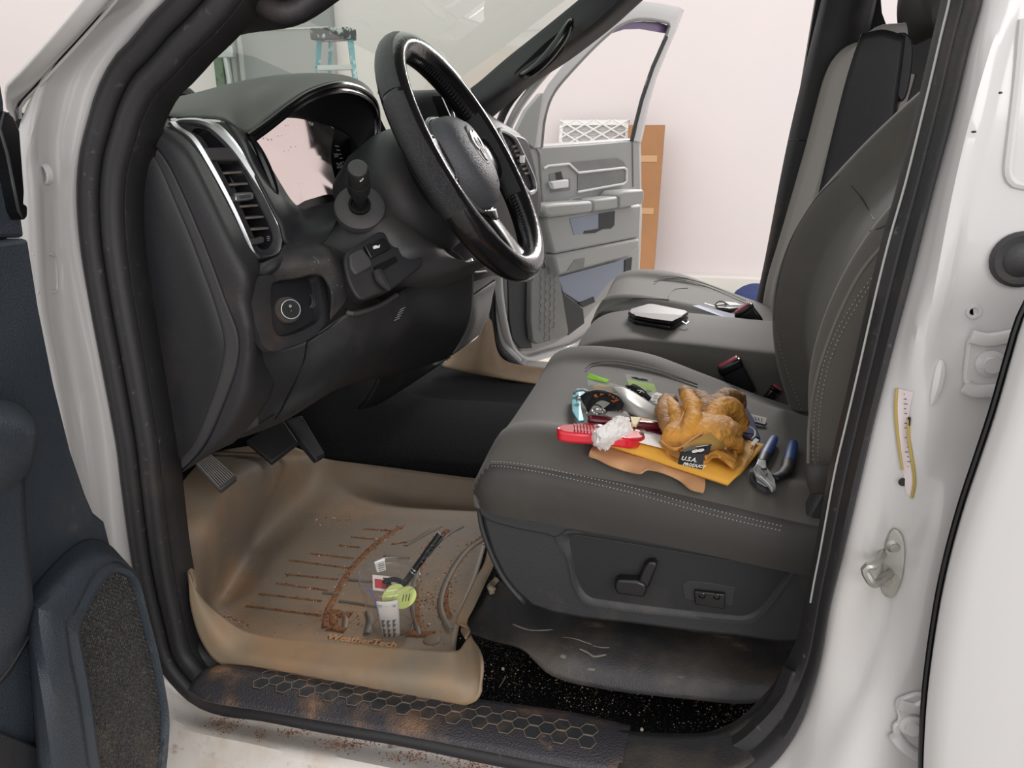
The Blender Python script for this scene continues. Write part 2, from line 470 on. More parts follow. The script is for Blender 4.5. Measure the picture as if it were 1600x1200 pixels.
# ================================================================ the garage
def struct(mb, name, **k):
    o = mb.build(name, smooth=False, **k); o['kind'] = 'structure'; return o
GZ = -0.72
mb = MB('wall_paint'); mb.box((-1.5, 6.06, 0.75), (16, 0.12, 3.1)); struct(mb, 'wall_back')
mb = MB('concrete'); mb.box((-1.5, 1.0, GZ - 0.06), (16, 12, 0.12)); struct(mb, 'floor')
mb = MB('curb_white'); mb.box((0.5, 5.93, (GZ - 0.39) / 2), (12, 0.14, -0.39 - GZ)); struct(mb, 'baseboard_back', bevel=0.01)
mb = MB('wall_pale'); mb.box((-8.4, 1.5, 0.75), (0.12, 9, 3.1)); struct(mb, 'wall_left')
# grey door in the far wall, seen through the windshield
d = thing('door_1', Y(450, 200, 5.97), None, None)
d['kind'] = 'structure'
a, b = Y(362, 70, 5.98), Y(524, 70, 5.98)
mb = MB('door_panel_grey'); mb.box(((a.x + b.x) / 2, 5.96, 0.75), (b.x - a.x, 0.08, 2.9)); mb.build('door_leaf', d, smooth=False)
mb = MB('door_line')
for px in (367, 379):
    q = Y(px, 90, 5.93); mb.box((q.x, 5.91, 0.75), (0.035, 0.03, 2.9))
for k in range(5): mb.box(((a.x + b.x) / 2 + 0.1, 5.915, -0.3 + k * 0.5), (b.x - a.x - 0.25, 0.012, 0.012))
mb.build('door_frame', d, smooth=False)
# upright post and pipe beside the door
q = Y(345, 100, 5.8)
t = thing('shelf_post', (q.x, 5.8, GZ), 'green and dark upright post with a silver pipe clamped to it, seen through the windshield', 'post')
mb = MB('post_green'); mb.box((q.x, 5.8, 0.6), (0.09, 0.08, 2.64)); mb.build('post', t, smooth=False)
q2 = Y(356, 100, 5.74)
mb = MB('alu'); mb.tube([(q2.x, 5.74, GZ), (q2.x, 5.74, 1.3), (q2.x - .02, 5.74, 1.55), (q2.x - .13, 5.74, 1.92)], 0.028); mb.build('pipe', t)
mb = MB('alu'); mb.box((q2.x, 5.74, 1.5), (0.16, 0.06, 0.1)); mb.build('clamp', t, bevel=0.01)
# ladder
yl = 5.2
def LP(px, py, y=yl): return Y(px, py, y)
t = thing('step_ladder', (LP(525, 100).x, yl, GZ), 'teal step ladder with a paint splattered dark top cap, seen through the windshield', 'ladder')
mb = MB('ladder_top'); c = LP(521, 54); mb.box(c, (0.33, 0.16, 0.085)); mb.build('top_cap', t, bevel=0.01, smooth=False)
for px0, px1 in ((499, 488), (547, 566)):
    a, b = LP(px0, 62), LP(px1, 210); b = a + (b - a) * ((a.z - GZ) / (a.z - b.z))
    mb = MB('ladder_teal'); mb.tube([a, b], 0.035, n=4, flat=(1, .7)); mb.build('side_rail', t, smooth=False)
for px0, px1 in ((508, 500), (541, 552)):
    a, b = LP(px0, 62), LP(px1, 210, yl + .25); b = a + (b - a) * ((a.z - GZ) / (a.z - b.z))
    mb = MB('ladder_teal'); mb.tube([a + Vector((0, .1, 0)), b + Vector((0, .2, 0))], 0.018, n=4); mb.build('rear_rail', t, smooth=False)
for k in range(6):
    z = LP(520, 106).z - k * 0.3
    w = 0.30 + 0.045 * k
    mb = MB('alu'); mb.box((c.x + .01, yl, z), (w, 0.09, 0.035)); mb.build('step', t, smooth=False)
# cardboard box leaning on the wall
a, b = Y(1003, 195, 5.6), Y(1032, 194, 5.6)
t = thing('cardboard_box', ((a.x + b.x) / 2, 5.7, GZ), 'tall narrow brown cardboard box standing against the pale wall behind the open passenger door', 'box')
w = 0.26
mb = MB('cardboard'); xc = b.x - w / 2
mb.prism([(b.x - w, 5.56, GZ), (b.x + .01, 5.56, GZ), (b.x + .03, 5.66, a.z), (b.x - w, 5.66, a.z)], (0, 0.14, 0)); mb.build('carton', t, smooth=False)
for py in (248, 330):
    z = Y(1020, py, 5.6).z
    mb = MB('tape'); f = (z - GZ) / (a.z - GZ)
    mb.box((xc - .01 * (1 - f), 5.558 + 0.1 * f, z), (w - .02, 0.004, 0.05), Matrix.Rotation(-0.06, 3, 'X')); mb.build('tape_strip', t, smooth=False)
# air filter on an added carton, unseen, put in only to hold it up
a, b = Y(875, 188, 5.86), Y(983, 189, 5.86)
fh = 0.40; zt = a.z; zb = zt - fh
t = thing('added_support_carton', ((a.x + b.x) / 2, 5.8, GZ), 'added plain carton, unseen behind the passenger door, supporting the white air filter', 'box')
mb = MB('cardboard'); mb.box(((a.x + b.x) / 2, 5.7, (zb + GZ) / 2), (0.7, 0.36, zb - GZ)); mb.build('carton', t, smooth=False, bevel=.004)
t = thing('air_filter', ((a.x + b.x) / 2, 5.8, zb), 'white pleated air filter with a diamond cardboard grid leaning on the pale wall', 'air filter')
fw = b.x - a.x; x0 = a.x
def FP(u, v, d=0.0): return Vector((x0 + fw * u, 5.78 + 0.1 * v - d, zb + fh * v))
mb = MB('filter_pleat')
rows = []
for i in range(41):
    v = i / 40; rows.append([FP(0.03, v, -0.012 if i % 2 else 0.0), FP(0.97, v, -0.012 if i % 2 else 0.0)])
mb.grid(rows); mb.build('pleats', t, smooth=False, solid=0.002)
mb = MB('filter_frame')
for (u0, v0, u1, v1) in ((0, 0, 1, .08), (0, .9, 1, 1), (0, 0, .045, 1), (.955, 0, 1, 1)):
    mb.prism([FP(u0, v0, .012), FP(u1, v0, .012), FP(u1, v1, .012), FP(u0, v1, .012)], (0, .03, 0))
for k in range(-5, 5):
    for s in (1, -1):
        uu = k * 0.26
        pts = []
        a0 = (uu, 0.0) if s > 0 else (uu + 1.25, 0.0)
        a1 = (uu + 1.25, 1.0) if s > 0 else (uu, 1.0)
        # clip to the frame
        def cl(p, q):
            P = []
            for (x, y), (X_, Y_) in ((p, q), (q, p)):
                if x < 0: f = (0 - x) / (X_ - x); x, y = 0, y + (Y_ - y) * f
                if x > 1: f = (x - 1) / (x - X_); x, y = 1, y + (Y_ - y) * f
                P.append((x, y))
            return P
        if max(a0[0], a1[0]) <= 0.02 or min(a0[0], a1[0]) >= 0.98: continue
        P, Q = cl(a0, a1)
        if abs(P[1] - Q[1]) < .05: continue
        mb.tube([FP(P[0], P[1], .012), FP(Q[0], Q[1], .012)], 0.008, n=4)
mb.build('grid', t, smooth=False)
# blue cloth on the floor behind the truck
q = Z(1178, 448, GZ)
q = Y(1180, 455, 4.6)
mb = MB('navy_cloth'); base = Z(1182, 480, GZ) 
c = Vector((base.x, min(base.y, 5.5), GZ))
c = Vector((Y(1181, 450, 5.3).x, 5.3, GZ))
mb.lathe([(0.17, 0.0), (0.2, .1), (.19, .22), (.15, .33), (.05, .38), (0, .38)], c, n=14, sx=1.2)
o = mb.build('duffel_bag', sub=1); tag(o, 'dark blue soft bag on the garage floor beyond the passenger seat', 'bag')
# ================================================================ truck body shell
truck = thing('truck_body', (0, 0.8, GZ), 'white painted truck cab body around the open front door, with black rubber seal', 'truck')
# outer edge of the black door seal, clockwise from the top of the A pillar
SEAL_L = [(271, 0), (250, 20), (217, 60), (187, 92), (162, 140), (147, 190), (135, 237), (130, 300), (135, 380), (150, 475), (170, 580), (190, 690), (197, 750), (215, 880), (235, 970), (250, 1025), (275, 1062), (310, 1094), (354, 1111), (416, 1119), (510, 1137), (635, 1158), (760, 1184), (860, 1203)]
SEAL_R = [(1145, 1218), (1200, 1195), (1232, 1160), (1255, 1117), (1267, 1080), (1282, 1025), (1295, 950), (1307, 900), (1326, 824), (1352, 711), (1367, 647), (1400, 520), (1425, 427), (1456, 300), (1486, 187), (1512, 75), (1533, 0)]
# keep going above and below the frame so the opening is a whole loop
top_l = [(560, -330), (450, -215), (360, -120), (310, -45)]
top_r = [(1548, -80), (1560, -180)]
loop_px = top_l + SEAL_L + [(1000, 1226)] + SEAL_R + top_r
loop = [Y(px, py, 0.0) for px, py in loop_px]
cen = Vector((-0.25, 0, 0.45))
def inward(p, d):
    v = cen - p; v.y = 0; return p + v.normalized() * d
def path_off(path, d, dy=0.0):
    out = []
    n = len(path)
    for i, p in enumerate(path):
        t = path[min(i + 1, n - 1)] - path[max(i - 1, 0)]; t.y = 0; t.normalize()
        nrm = Vector((t.z, 0, -t.x))
        if nrm.dot(cen - p) < 0: nrm = -nrm
        out.append(p + nrm * d + Vector((0, dy, 0)))
    return out
sl = spline(loop, 150)
# two rubber lobes of the seal, running right round the opening
mb = MB('rubber')
nl = max(i for i, p in enumerate(sl) if p.x < -0.02 and p.z < .2)
sl_full = sl; sl = sl[:nl]
mb.tube(path_off(sl, 0.011, -0.004), 0.0125, n=10, up=(0, 1, 0))
o1 = mb.build('door_seal', truck)
mb = MB('rubber')
mb.tube(path_off(sl, 0.034, 0.006), 0.0135, n=10, up=(0, 1, 0))
mb.build('door_seal', truck)
# dark trim flange inside the seal along the A pillar, front and B pillar
mb = MB('rubber')
inner = path_off(sl, 0.047, 0.012); inner2 = path_off(sl, 0.047, 0.05)
mb.grid([path_off(sl, 0.02, 0.006), inner, inner2]); mb.build('opening_flange', truck, solid=0.003)
# the seal up the B pillar: one broad band with a thin bright inner edge
RO = SEAL_R[::-1] + [(1145, 1218), (1060, 1230)]
RI = [(1485, 0), (1473, 50), (1458, 115), (1440, 190), (1415, 290), (1392, 370), (1372, 450), (1340, 590), (1326, 650), (1306, 735), (1292, 810), (1282, 865), (1274, 905), (1264, 960), (1254, 1010), (1238, 1050), (1212, 1095), (1180, 1130), (1150, 1155), (1120, 1168), (1040, 1190)]
RO = [(1560, -180)] + RO; RI = [(1520, -180)] + RI
ro_, ri_ = spline([Y(a, b, 0) for a, b in RO], 90), spline([Y(a, b, .012) for a, b in RI], 90)
mb = MB('rubber')
mb.grid([[p + Vector((0, .01, 0)) for p in ro_], [p + Vector((0, -.004, 0)) for p in ro_], [a.lerp(b, .12) + Vector((0, -.014, 0)) for a, b in zip(ro_, ri_)], [a.lerp(b, .26) + Vector((0, -.019, 0)) for a, b in zip(ro_, ri_)], [a.lerp(b, .42) + Vector((0, -.019, 0)) for a, b in zip(ro_, ri_)],
         [a.lerp(b, .55) + Vector((0, -.013, 0)) for a, b in zip(ro_, ri_)], [a.lerp(b, .62) + Vector((0, -.006, 0)) for a, b in zip(ro_, ri_)], [a.lerp(b, .72) + Vector((0, -.007, 0)) for a, b in zip(ro_, ri_)], [a.lerp(b, .96) + Vector((0, -.004, 0)) for a, b in zip(ro_, ri_)], [p + Vector((0, .03, 0)) for p in ri_]])
mb.build('pillar_seal', truck)
mb = MB('door_grey'); mb.tube([p + Vector((-.001, -.001, 0)) for p in ri_[:62]], .0011, n=6); mb.build('seal_edge', truck)
# white hinge pillar and A pillar, pixel + depth per station: from seal outwards
L = [
 [(560, -330, 0), (545, -330, -.012), (520, -330, -.018), (485, -330, -.045), (462, -330, -.055)],
 [(360, -120, 0), (345, -120, -.012), (320, -120, -.018), (285, -120, -.045), (262, -120, -.055)],
 [(271, 0, 0), (250, 0, -.012), (225, 0, -.018), (190, 0, -.045), (178, 0, -.055)],
 [(217, 60, 0), (196, 55, -.012), (172, 48, -.018), (145, 45, -.045), (133, 42, -.055)],
 [(162, 140, 0), (145, 130, -.012), (112, 118, -.018), (72, 130, -.050), (60, 132, -.055)],
 [(135, 237, 0), (118, 235, -.012), (85, 220, -.020), (50, 215, -.060), (28, 205, -.062)],
 [(130, 300, 0), (110, 305, -.012), (88, 300, -.020), (55, 300, -.062), (15, 300, -.070)],
 [(135, 380, 0), (112, 390, -.012), (90, 390, -.020), (60, 395, -.062), (10, 400, -.075)],
 [(150, 475, 0), (125, 480, -.012), (98, 485, -.020), (68, 490, -.062), (15, 490, -.078)],
 [(170, 580, 0), (148, 582, -.012), (115, 588, -.020), (88, 590, -.062), (30, 600, -.080)],
 [(190, 690, 0), (168, 692, -.012), (132, 700, -.022), (108, 705, -.062), (50, 710, -.080)],
 [(215, 880, 0), (188, 885, -.014), (158, 895, -.026), (135, 905, -.062), (80, 920, -.080)],
 [(235, 970, 0), (212, 980, -.014), (185, 990, -.028), (160, 1005, -.062), (105, 1020, -.080)],
 [(250, 1025, 0), (228, 1045, -.014), (205, 1062, -.030), (180, 1090, -.062), (130, 1130, -.080)],
]
mb = MB('white_paint')
mb.loft([YY(r) for r in L], 60, 24)
hp = mb.build('hinge_pillar', truck, solid=0.004); HP = Surf(hp)
def on_h(px, py, h=0):
    p = HP.t[0].ray_cast(CAM, ray(px, py).normalized())[0]
    return (p if p is not None else Y(px, py, -.062)) - ray(px, py).normalized() * h
# stamped dimples on the pillar
mb2 = MB('white_paint')
mb2a = MB('white_paint')
mb2a.lathe([(0.012, -0.004), (0.0115, 0.001), (.009, .002), (.007, -.001), (0, -.002)], on_h(67, 272, -.001), (-.25, -1, 0), n=20)
mb2.tube(spline([on_h(*p) for p in [(50, 397), (78, 397), (86, 404), (89, 450), (83, 456), (58, 456)]], 24), .002)
mb2a.build('stamped_dimple', truck); mb2.build('stamped_dimple', truck, bevel=.001)
# outer A pillar skin with the drip groove
mb = MB('white_paint')
mb.loft([YY([(462, -330, -.055), (458, -330, -.05), (452, -330, -.065), (415, -330, -.08)]), YY([(262, -120, -.055), (258, -120, -.05), (252, -120, -.065), (215, -120, -.08)]), YY([(178, 0, -.055), (175, 0, -.05), (170, 0, -.065), (131, 0, -.08)]),
         YY([(60, 132, -.055), (57, 132, -.05), (51, 131, -.065), (30, 117, -.085)]), YY([(30, 165, -.055), (27, 165, -.05), (22, 164, -.065), (12, 136, -.088)]), YY([(30, 185, -.055), (27, 187, -.05), (24, 188, -.062), (10, 170, -.075)])], 40, 20)
mb.build('outer_pillar', truck, solid=0.003)
mb = MB('dark_void'); mb.tube(spline(YY([(178, 0, -.052), (60, 131, -.052), (29, 166, -.052)]), 30), 0.0012); mb.build('drip_groove', truck)
# painted sill with two steps
S = [
 [(250, 1025, 0), (228, 1045, -.014), (205, 1062, -.030), (180, 1090, -.062), (150, 1135, -.085)],
 [(310, 1094, 0), (300, 1110, -.012), (270, 1125, -.040), (262, 1138, -.046), (215, 1230, -.085)],
 [(416, 1119, 0), (412, 1135, -.012), (400, 1160, -.045), (398, 1170, -.050), (385, 1290, -.10)],
 [(635, 1158, 0), (632, 1174, -.012), (625, 1202, -.045), (624, 1212, -.050), (610, 1350, -.10)],
 [(860, 1203, 0), (858, 1218, -.012), (850, 1250, -.045), (850, 1262, -.050), (840, 1400, -.10)],
 [(1000, 1226, 0), (1000, 1242, -.012), (1000, 1275, -.045), (1000, 1285, -.050), (1000, 1430, -.10)],
 [(1200, 1195, 0), (1213, 1215, -.012), (1240, 1250, -.045), (1245, 1260, -.050), (1290, 1430, -.10)],
]
mb = MB('sill_paint'); mb.loft([YY(r) for r in S], 70, 24); sill_o = mb.build('sill', truck, solid=0.004)
# B pillar: rounded inner flange, flat face, rib, outer shoulder behind the rear door edge
B = [
 [(1560, -180, 0), (1575, -180, -.012), (1602, -180, -.02), (1640, -180, -.018), (1720, -180, -.018), (1900, -180, -.02)],
 [(1533, 0, 0), (1546, 0, -.012), (1572, 0, -.02), (1605, 0, -.018), (1680, 0, -.018), (1900, 0, -.02)],
 [(1512, 75, 0), (1526, 76, -.012), (1548, 78, -.024), (1575, 85, -.018), (1650, 85, -.018), (1870, 90, -.02)],
 [(1486, 187, 0), (1502, 190, -.012), (1520, 195, -.026), (1548, 200, -.018), (1650, 200, -.018), (1830, 200, -.02)],
 [(1456, 300, 0), (1474, 305, -.012), (1492, 310, -.026), (1520, 318, -.016), (1620, 320, -.016), (1800, 320, -.02)],
 [(1425, 427, 0), (1446, 430, -.012), (1468, 436, -.026), (1495, 442, -.014), (1600, 445, -.016), (1780, 445, -.02)],
 [(1400, 520, 0), (1420, 524, -.010), (1440, 530, -.022), (1475, 540, -.012), (1570, 545, -.016), (1760, 545, -.02)],
 [(1367, 647, 0), (1390, 650, -.006), (1412, 655, -.010), (1438, 650, -.020), (1500, 655, -.016), (1740, 655, -.02)],
 [(1352, 711, 0), (1378, 714, -.006), (1405, 718, -.008), (1432, 715, -.018), (1490, 720, -.018), (1720, 720, -.02)],
 [(1326, 824, 0), (1355, 826, -.008), (1395, 830, -.006), (1430, 830, -.016), (1470, 830, -.030), (1690, 830, -.02)],
 [(1307, 900, 0), (1335, 903, -.010), (1385, 908, -.008), (1415, 912, -.022), (1452, 920, -.034), (1680, 920, -.02)],
 [(1295, 950, 0), (1320, 955, -.012), (1370, 965, -.012), (1405, 975, -.026), (1440, 985, -.036), (1670, 985, -.02)],
 [(1282, 1025, 0), (1302, 1030, -.014), (1345, 1045, -.02), (1380, 1055, -.034), (1420, 1065, -.038), (1650, 1065, -.02)],
 [(1255, 1117, 0), (1275, 1125, -.016), (1305, 1135, -.03), (1350, 1145, -.046), (1420, 1150, -.04), (1650, 1150, -.02)],
 [(1200, 1195, 0), (1225, 1215, -.016), (1262, 1235, -.04), (1310, 1250, -.055), (1420, 1250, -.04), (1650, 1250, -.02)],
 [(1100, 1290, 0), (1150, 1320, -.016), (1200, 1340, -.04), (1290, 1360, -.055), (1420, 1360, -.04), (1650, 1360, -.02)],
]
mb = MB('white_paint'); mb.loft([YY(r) for r in B], 90, 40)
bp = mb.build('centre_pillar', truck, solid=0.004)
BS = Surf(bp)
def on_b(px, py, h=0.0):
    for t in BS.t:
        loc, n, i, dd = t.ray_cast(CAM, ray(px, py).normalized())
        if loc is not None: return loc + Vector((0, -h, 0))
    return Y(px, py, -.02 - h)
# recess frame at upper right, upright stamped rib, small dimples
mb = MB('white_paint')
mb.tube(spline([on_b(*p) for p in ((1598, 30), (1590, 120), (1578, 225), (1574, 268), (1582, 285), (1600, 290), (1640, 294))], 30), 0.004)
mb.build('stamped_rib', truck); mb = MB('white_paint')
mb.tube(spline([on_b(*p) for p in ((1470, 562), (1463, 600), (1455, 632))], 8), [.002, .005, .006, .006, .006, .005, .004, .002])
mb.build('stamped_rib', truck); mb = MB('white_paint')
mb.lathe([(.0065, 0), (.006, .002), (.004, .002), (.003, 0), (0, 0)], on_b(1521, 487), (0, -1, 0), n=16)
mb.build('stamped_dimple', truck)
for px, py in ((1562, 145), (1522, 206)):
    mb = MB('black_print'); mb.ball(on_b(px, py), .0016, s=(1.4, .3, .6), n=5); mb.build('paint_chip', truck)
# black rubber plug
mb = MB('rubber'); c = on_b(1594, 405)
mb.lathe([(.024, 0), (.024, .003), (.021, .005), (.015, .004), (.013, .006), (.006, .0075), (0, .0075)], c, (0, -1, 0), n=28); mb.build('rubber_plug', truck)
# striker
sk = MB('steel')
pl = spline([on_b(*p, .001) for p in ((1395, 824), (1407, 832), (1412, 858), (1408, 900), (1398, 925), (1390, 932), (1378, 925), (1375, 905), (1380, 868), (1386, 838))], 36, True)
sk.prism(pl, (0, -.003, 0)); st = sk.build('striker', truck, bevel=.0006, smooth=False)
mb = MB('steel')
P = [on_b(1380, 863), on_b(1372, 862, .012), on_b(1355, 858, .032), on_b(1344, 856, .036), on_b(1340, 862, .036), on_b(1350, 880, .036), on_b(1360, 886, .03), on_b(1385, 889, .01), on_b(1396, 890)]
mb.tube(spline(P, 28), 0.0042); mb.build('striker_loop', st)
for p in ((1395, 850), (1383, 902)):
    mb = MB('steel'); mb.lathe([(.0075, 0), (.0075, .002), (.0045, .0045), (.0045, .006), (0, .006)], on_b(*p, .003), (0, -1, 0), n=12); mb.build('screw', st)
# certification sticker following the pillar
mb = MB('sticker')
top = [(1401, 606), (1399, 640), (1402, 680), (1408, 720), (1413, 755), (1416, 770)]
bot = [(1427, 612), (1421, 640), (1419, 680), (1424, 715), (1428, 750), (1424, 777)]
mb.loft([[on_b(*a, .0012), on_b((a[0] + b[0]) / 2, (a[1] + b[1]) / 2, .0012), on_b(*b, .0012)] for a, b in zip(top, bot)], 30, 8)
for edge, lo, hi in ((top, 0, 0.78), (bot, 0.25, 1)):
    e = spline([on_b(*p, .0018) for p in edge], 40)
    e = e[int(lo * 40):int(hi * 40)]
    mb.tube(e, 0.0016, 'sticker_gold', n=6, flat=(1, .4), up=(0, 1, 0))
for k in range(16):
    f = k / 16; px = 1406 + 6 * f + (k % 3); py = 615 + 120 * f
    mb.box(on_b(px + 6, py, .0022), (.0008 + .004 * ((k * 7) % 5) / 5, .0003, .0006), m='black_print')
mb.prism([on_b(*p, .002) for p in ((1418, 650), (1422, 651), (1421, 664), (1416, 663))], (0, -.0004, 0), 'black_print')
mb.lathe([(.0042, 0), (.0042, .0006), (0, .0006)], on_b(1410, 752, .0016), (0, -1, 0), n=20, m='black_print')
mb.build('certification_sticker', truck, smooth=False)
# hinge brackets of the rear door
def bracket(pts, bolt, r):
    m_ = MB('white_paint'); m_.prism(spline([on_b(*p, .001) for p in pts], 30, True), (0, -.006, 0)); b_ = m_.build('hinge_bracket', truck, bevel=.002)
    m_ = MB('white_paint'); c = on_b(*bolt, .007)
    m_.lathe([(r, 0), (r, .003), (r * .6, .004), (r * .6, .009), (0, .009)], c, (0, -1, 0), n=6 * 4); m_.build('bolt', b_)
    return b_
bracket([(1512, 524), (1530, 524), (1556, 526), (1585, 522), (1580, 600), (1548, 605), (1515, 605), (1503, 595), (1505, 560)], (1542, 564), .012)
bracket([(1400, 1088), (1445, 1082), (1445, 1176), (1420, 1165), (1400, 1150), (1392, 1130), (1402, 1120), (1398, 1100)], (1421, 1124), .012)
for pts in ([(1512, 523), (1540, 528), (1585, 520)], [(1503, 600), (1520, 607), (1550, 606)], [(1400, 1092), (1425, 1098), (1445, 1090)], [(1395, 1140), (1412, 1160), (1445, 1182)]):
    mb = MB('white_paint'); mb.tube(spline([on_b(*p, .008) for p in pts], 12), .004, flat=(1, 1.6)); mb.build('bracket_flange', truck)

# rear door edge
t = thing('rear_door', Y(1560, 1000, -.11), 'white rear truck door closed at the right, its front edge lined with a thin black rubber strip', 'truck door')
edge = [(1640, 420), (1600, 490), (1578, 560), (1555, 640), (1530, 715), (1508, 780), (1488, 850), (1474, 910), (1465, 960), (1456, 1020), (1449, 1080), (1445, 1140), (1443, 1210), (1443, 1400)]
es = spline([Y(px, py, -.075) for px, py in edge], 50)
far = [Vector((0.75, -.085, p.z)) for p in es]
mb = MB('white_paint')
crease = [p.lerp(f, .16) + Vector((0, -.010, 0)) for p, f in zip(es, far)]
c2 = [p.lerp(f, .24) + Vector((0, -.013, 0)) for p, f in zip(es, far)]
c3 = [p.lerp(f, .6) + Vector((0, -.020, 0)) for p, f in zip(es, far)]
mb.loft([[a, a.lerp(b, .5) + Vector((0, -.004, 0)), b, c, d, e] for a, b, c, d, e in zip(es, crease, c2, c3, far)], 50, 24)
mb.build('door_skin', t, solid=0.02)
mb = MB('gloss_black'); mb.tube([p + Vector((-.003, -.002, 0)) for p in es], 0.0028, n=8); mb.build('edge_seal', t)

# ---- A pillar trim (driver side)
mb = MB('black_plastic')
ap = [
 [(170, 420, .02), (185, 415, .03), (200, 410, .05)],
 [(160, 300, .015), (180, 295, .03), (202, 290, .055)],
 [(168, 215, .015), (186, 220, .035), (205, 205, .06)],
 [(182, 165, .015), (205, 178, .04), (226, 172, .075)],
 [(205, 118, .015), (232, 135, .05), (252, 143, .09)],
 [(238, 70, .015), (275, 92, .05), (312, 82, .10)],
 [(272, 30, .015), (330, 50, .05), (375, 55, .10)],
 [(300, -10, .015), (380, 20, .05), (450, 44, .11)],
 [(330, -50, .015), (420, -20, .05), (487, 30, .11)],
 [(360, -90, .015), (460, -50, .05), (535, -3, .12)],
 [(400, -160, .015), (500, -110, .05), (640, -80, .13)],
 [(570, -330, .015), (650, -260, .05), (800, -180, .14)],
]
mb.loft([YY(r) for r in ap], 50, 16); mb.build('pillar_trim', truck, solid=0.006)
mb = MB('black_plastic')
mb.tube(spline(YY([(385, -40, .05), (400, -5, .05), (418, 12, .045), (445, 20, .045), (465, 14, .05), (495, -10, .06), (530, -35, .07)]), 24), 0.011, n=10)
mb.build('grab_handle', truck)
# ---- lower kick panel between seal and mat
mb = MB('rubber')
kp = [
 [(185, 560, .02), (215, 560, .03), (245, 560, .05)],
 [(208, 690, .02), (235, 690, .03), (265, 700, .05)],
 [(225, 760, .02), (250, 760, .03), (274, 765, .05)],
 [(243, 880, .02), (265, 880, .03), (284, 880, .05)],
 [(260, 965, .015), (278, 960, .02), (296, 950, .035)],
 [(278, 1020, .012), (295, 1010, .015), (312, 1000, .03)],
 [(310, 1068, .010), (325, 1050, .012), (345, 1035, .025)],
]
mb.loft([YY(r) for r in kp], 40, 10); mb.build('kick_panel', truck, solid=0.006)
# dark vertical trim between seal and dash end
mb = MB('black_plastic')
mb.loft([YY([(178, 230, .02), (195, 230, .06), (215, 235, .10)]), YY([(170, 330, .02), (190, 330, .05), (215, 330, .10)]), YY([(178, 450, .02), (205, 450, .05), (230, 450, .10)]), YY([(200, 600, .02), (225, 600, .05), (255, 600, .10)]), YY([(215, 720, .02), (245, 730, .05), (275, 742, .10)])], 30, 10)
mb.build('cowl_trim', truck, solid=0.004)

# ---- scuff plate with the honeycomb grip
mb = MB('scuff_plate')
sp = [
 [(296, 1080, -.004), (330, 1045, .02)],
 [(330, 1098, -.006), (355, 1042, .03)],
 [(416, 1112, -.006), (440, 1050, .035)],
 [(635, 1150, -.006), (660, 1085, .035)],
 [(860, 1194, -.006), (880, 1115, .035)],
 [(970, 1212, -.006), (985, 1138, .035)],
]
rows = []
for r in sp:
    a = Z(r[0][0], r[0][1], 0.004); b = Z(r[1][0], r[1][1], 0.004)
    rows.append([a, a.lerp(b, .25) + Vector((0, 0, .006)), a.lerp(b, .6) + Vector((0, 0, .006)), b])
mb.loft(rows, 60, 10); sc = mb.build('scuff_plate', truck, solid=0.004)
hx = MB('hex_dark')
SCS = Surf(sc)
p0, p1 = Z(408, 1069, 0.013), Z(917, 1161, 0.013)
stepv = (p1 - p0) / 13.0
R_ = stepv.length * 0.31
side = Vector((-stepv.y, stepv.x, 0)).normalized() * stepv.length * 0.31
def hexpts(c, r): return [c + Vector((math.cos(a) * r, math.sin(a) * r, 0)) for a in [math.pi / 3 * k for k in range(6)]]
for row in range(3):
    for k in range(14):
        c = p0 + stepv * (k + (0.5 if row % 2 else 0) - (0.5 if row == 1 else 0) * 0) + side * (row * 1.0)
        if row % 2 and k == 13: continue
        if random.random() < 0.0: continue
        def dropz(P, h): return [Vector((q.x, q.y, max(SCS.under(q.x, q.y) if SCS.under(q.x, q.y) < .1 else .01, .004) + h)) for q in P]
        hx.prism(dropz(hexpts(c, R_), .0004), (0, 0, .0004))
        hx.tube(dropz(hexpts(c, R_ * 1.08), .0008), .0006, 'hex_line', n=4, closed=True)
hx.build('honeycomb_grip', sc, smooth=False)
# rear lower trim corner
mb = MB('riser_trim')
rows = [ZL([(968, 1215), (965, 1145)], .008), ZL([(1060, 1228), (1050, 1150)], .008), ZL([(1130, 1215), (1120, 1146)], .010),
        [Z(1180, 1190, .012), Z(1160, 1125, .016)], [Z(1215, 1150, .02), Z(1190, 1105, .03)], [Z(1232, 1100, .035), Z(1225, 1085, .045)]]
mb.loft(rows, 30, 8); mb.build('sill_end_trim', truck, solid=0.004)
mb = MB('rubber'); mb.loft([YY([(1118, 1190, .004), (1125, 1150, .03)]), YY([(1165, 1170, .004), (1160, 1125, .03)]), YY([(1212, 1120, .004), (1195, 1095, .03)]), YY([(1240, 1050, .006), (1222, 1040, .03)])], 30, 6)
mb.build('corner_seal', truck, solid=.006)

# ---- cab floor, tunnel, firewall
mb = MB('carpet'); mb.box((-0.1, 0.36, -0.085), (1.9, 0.66, 0.03)); mb.build('floor_carpet', truck, smooth=False)
mb = MB('clean_carpet')
tun = []
for x in (-1.06, -.9, -.7, -.5, -.3, -.1):
    zh = 0.10 if x < -.6 else (0.10 - (x + .6) * .12)
    k = max(0, (-.75 - x)) * 0.8
    tun.append([Vector((x, .672, -.09)), Vector((x, .678, -.03 + k * .1)), Vector((x, .70, .01 + k * .5)), Vector((x, .78, .04 + k * .8)), Vector((x, .92, .055 + k)), Vector((x, 1.06, .04 + k * .6)), Vector((x, 1.14, 0)), Vector((x, 1.3, -.02)), Vector((x, 1.56, -.02))])
mb.loft(tun, 24, 40); mb.build('floor_tunnel', truck, solid=.004, off=-1)
mb = MB('dark_void'); mb.box((-1.10, .8, .3), (.03, 1.6, .9)); mb.build('firewall', truck, smooth=False)
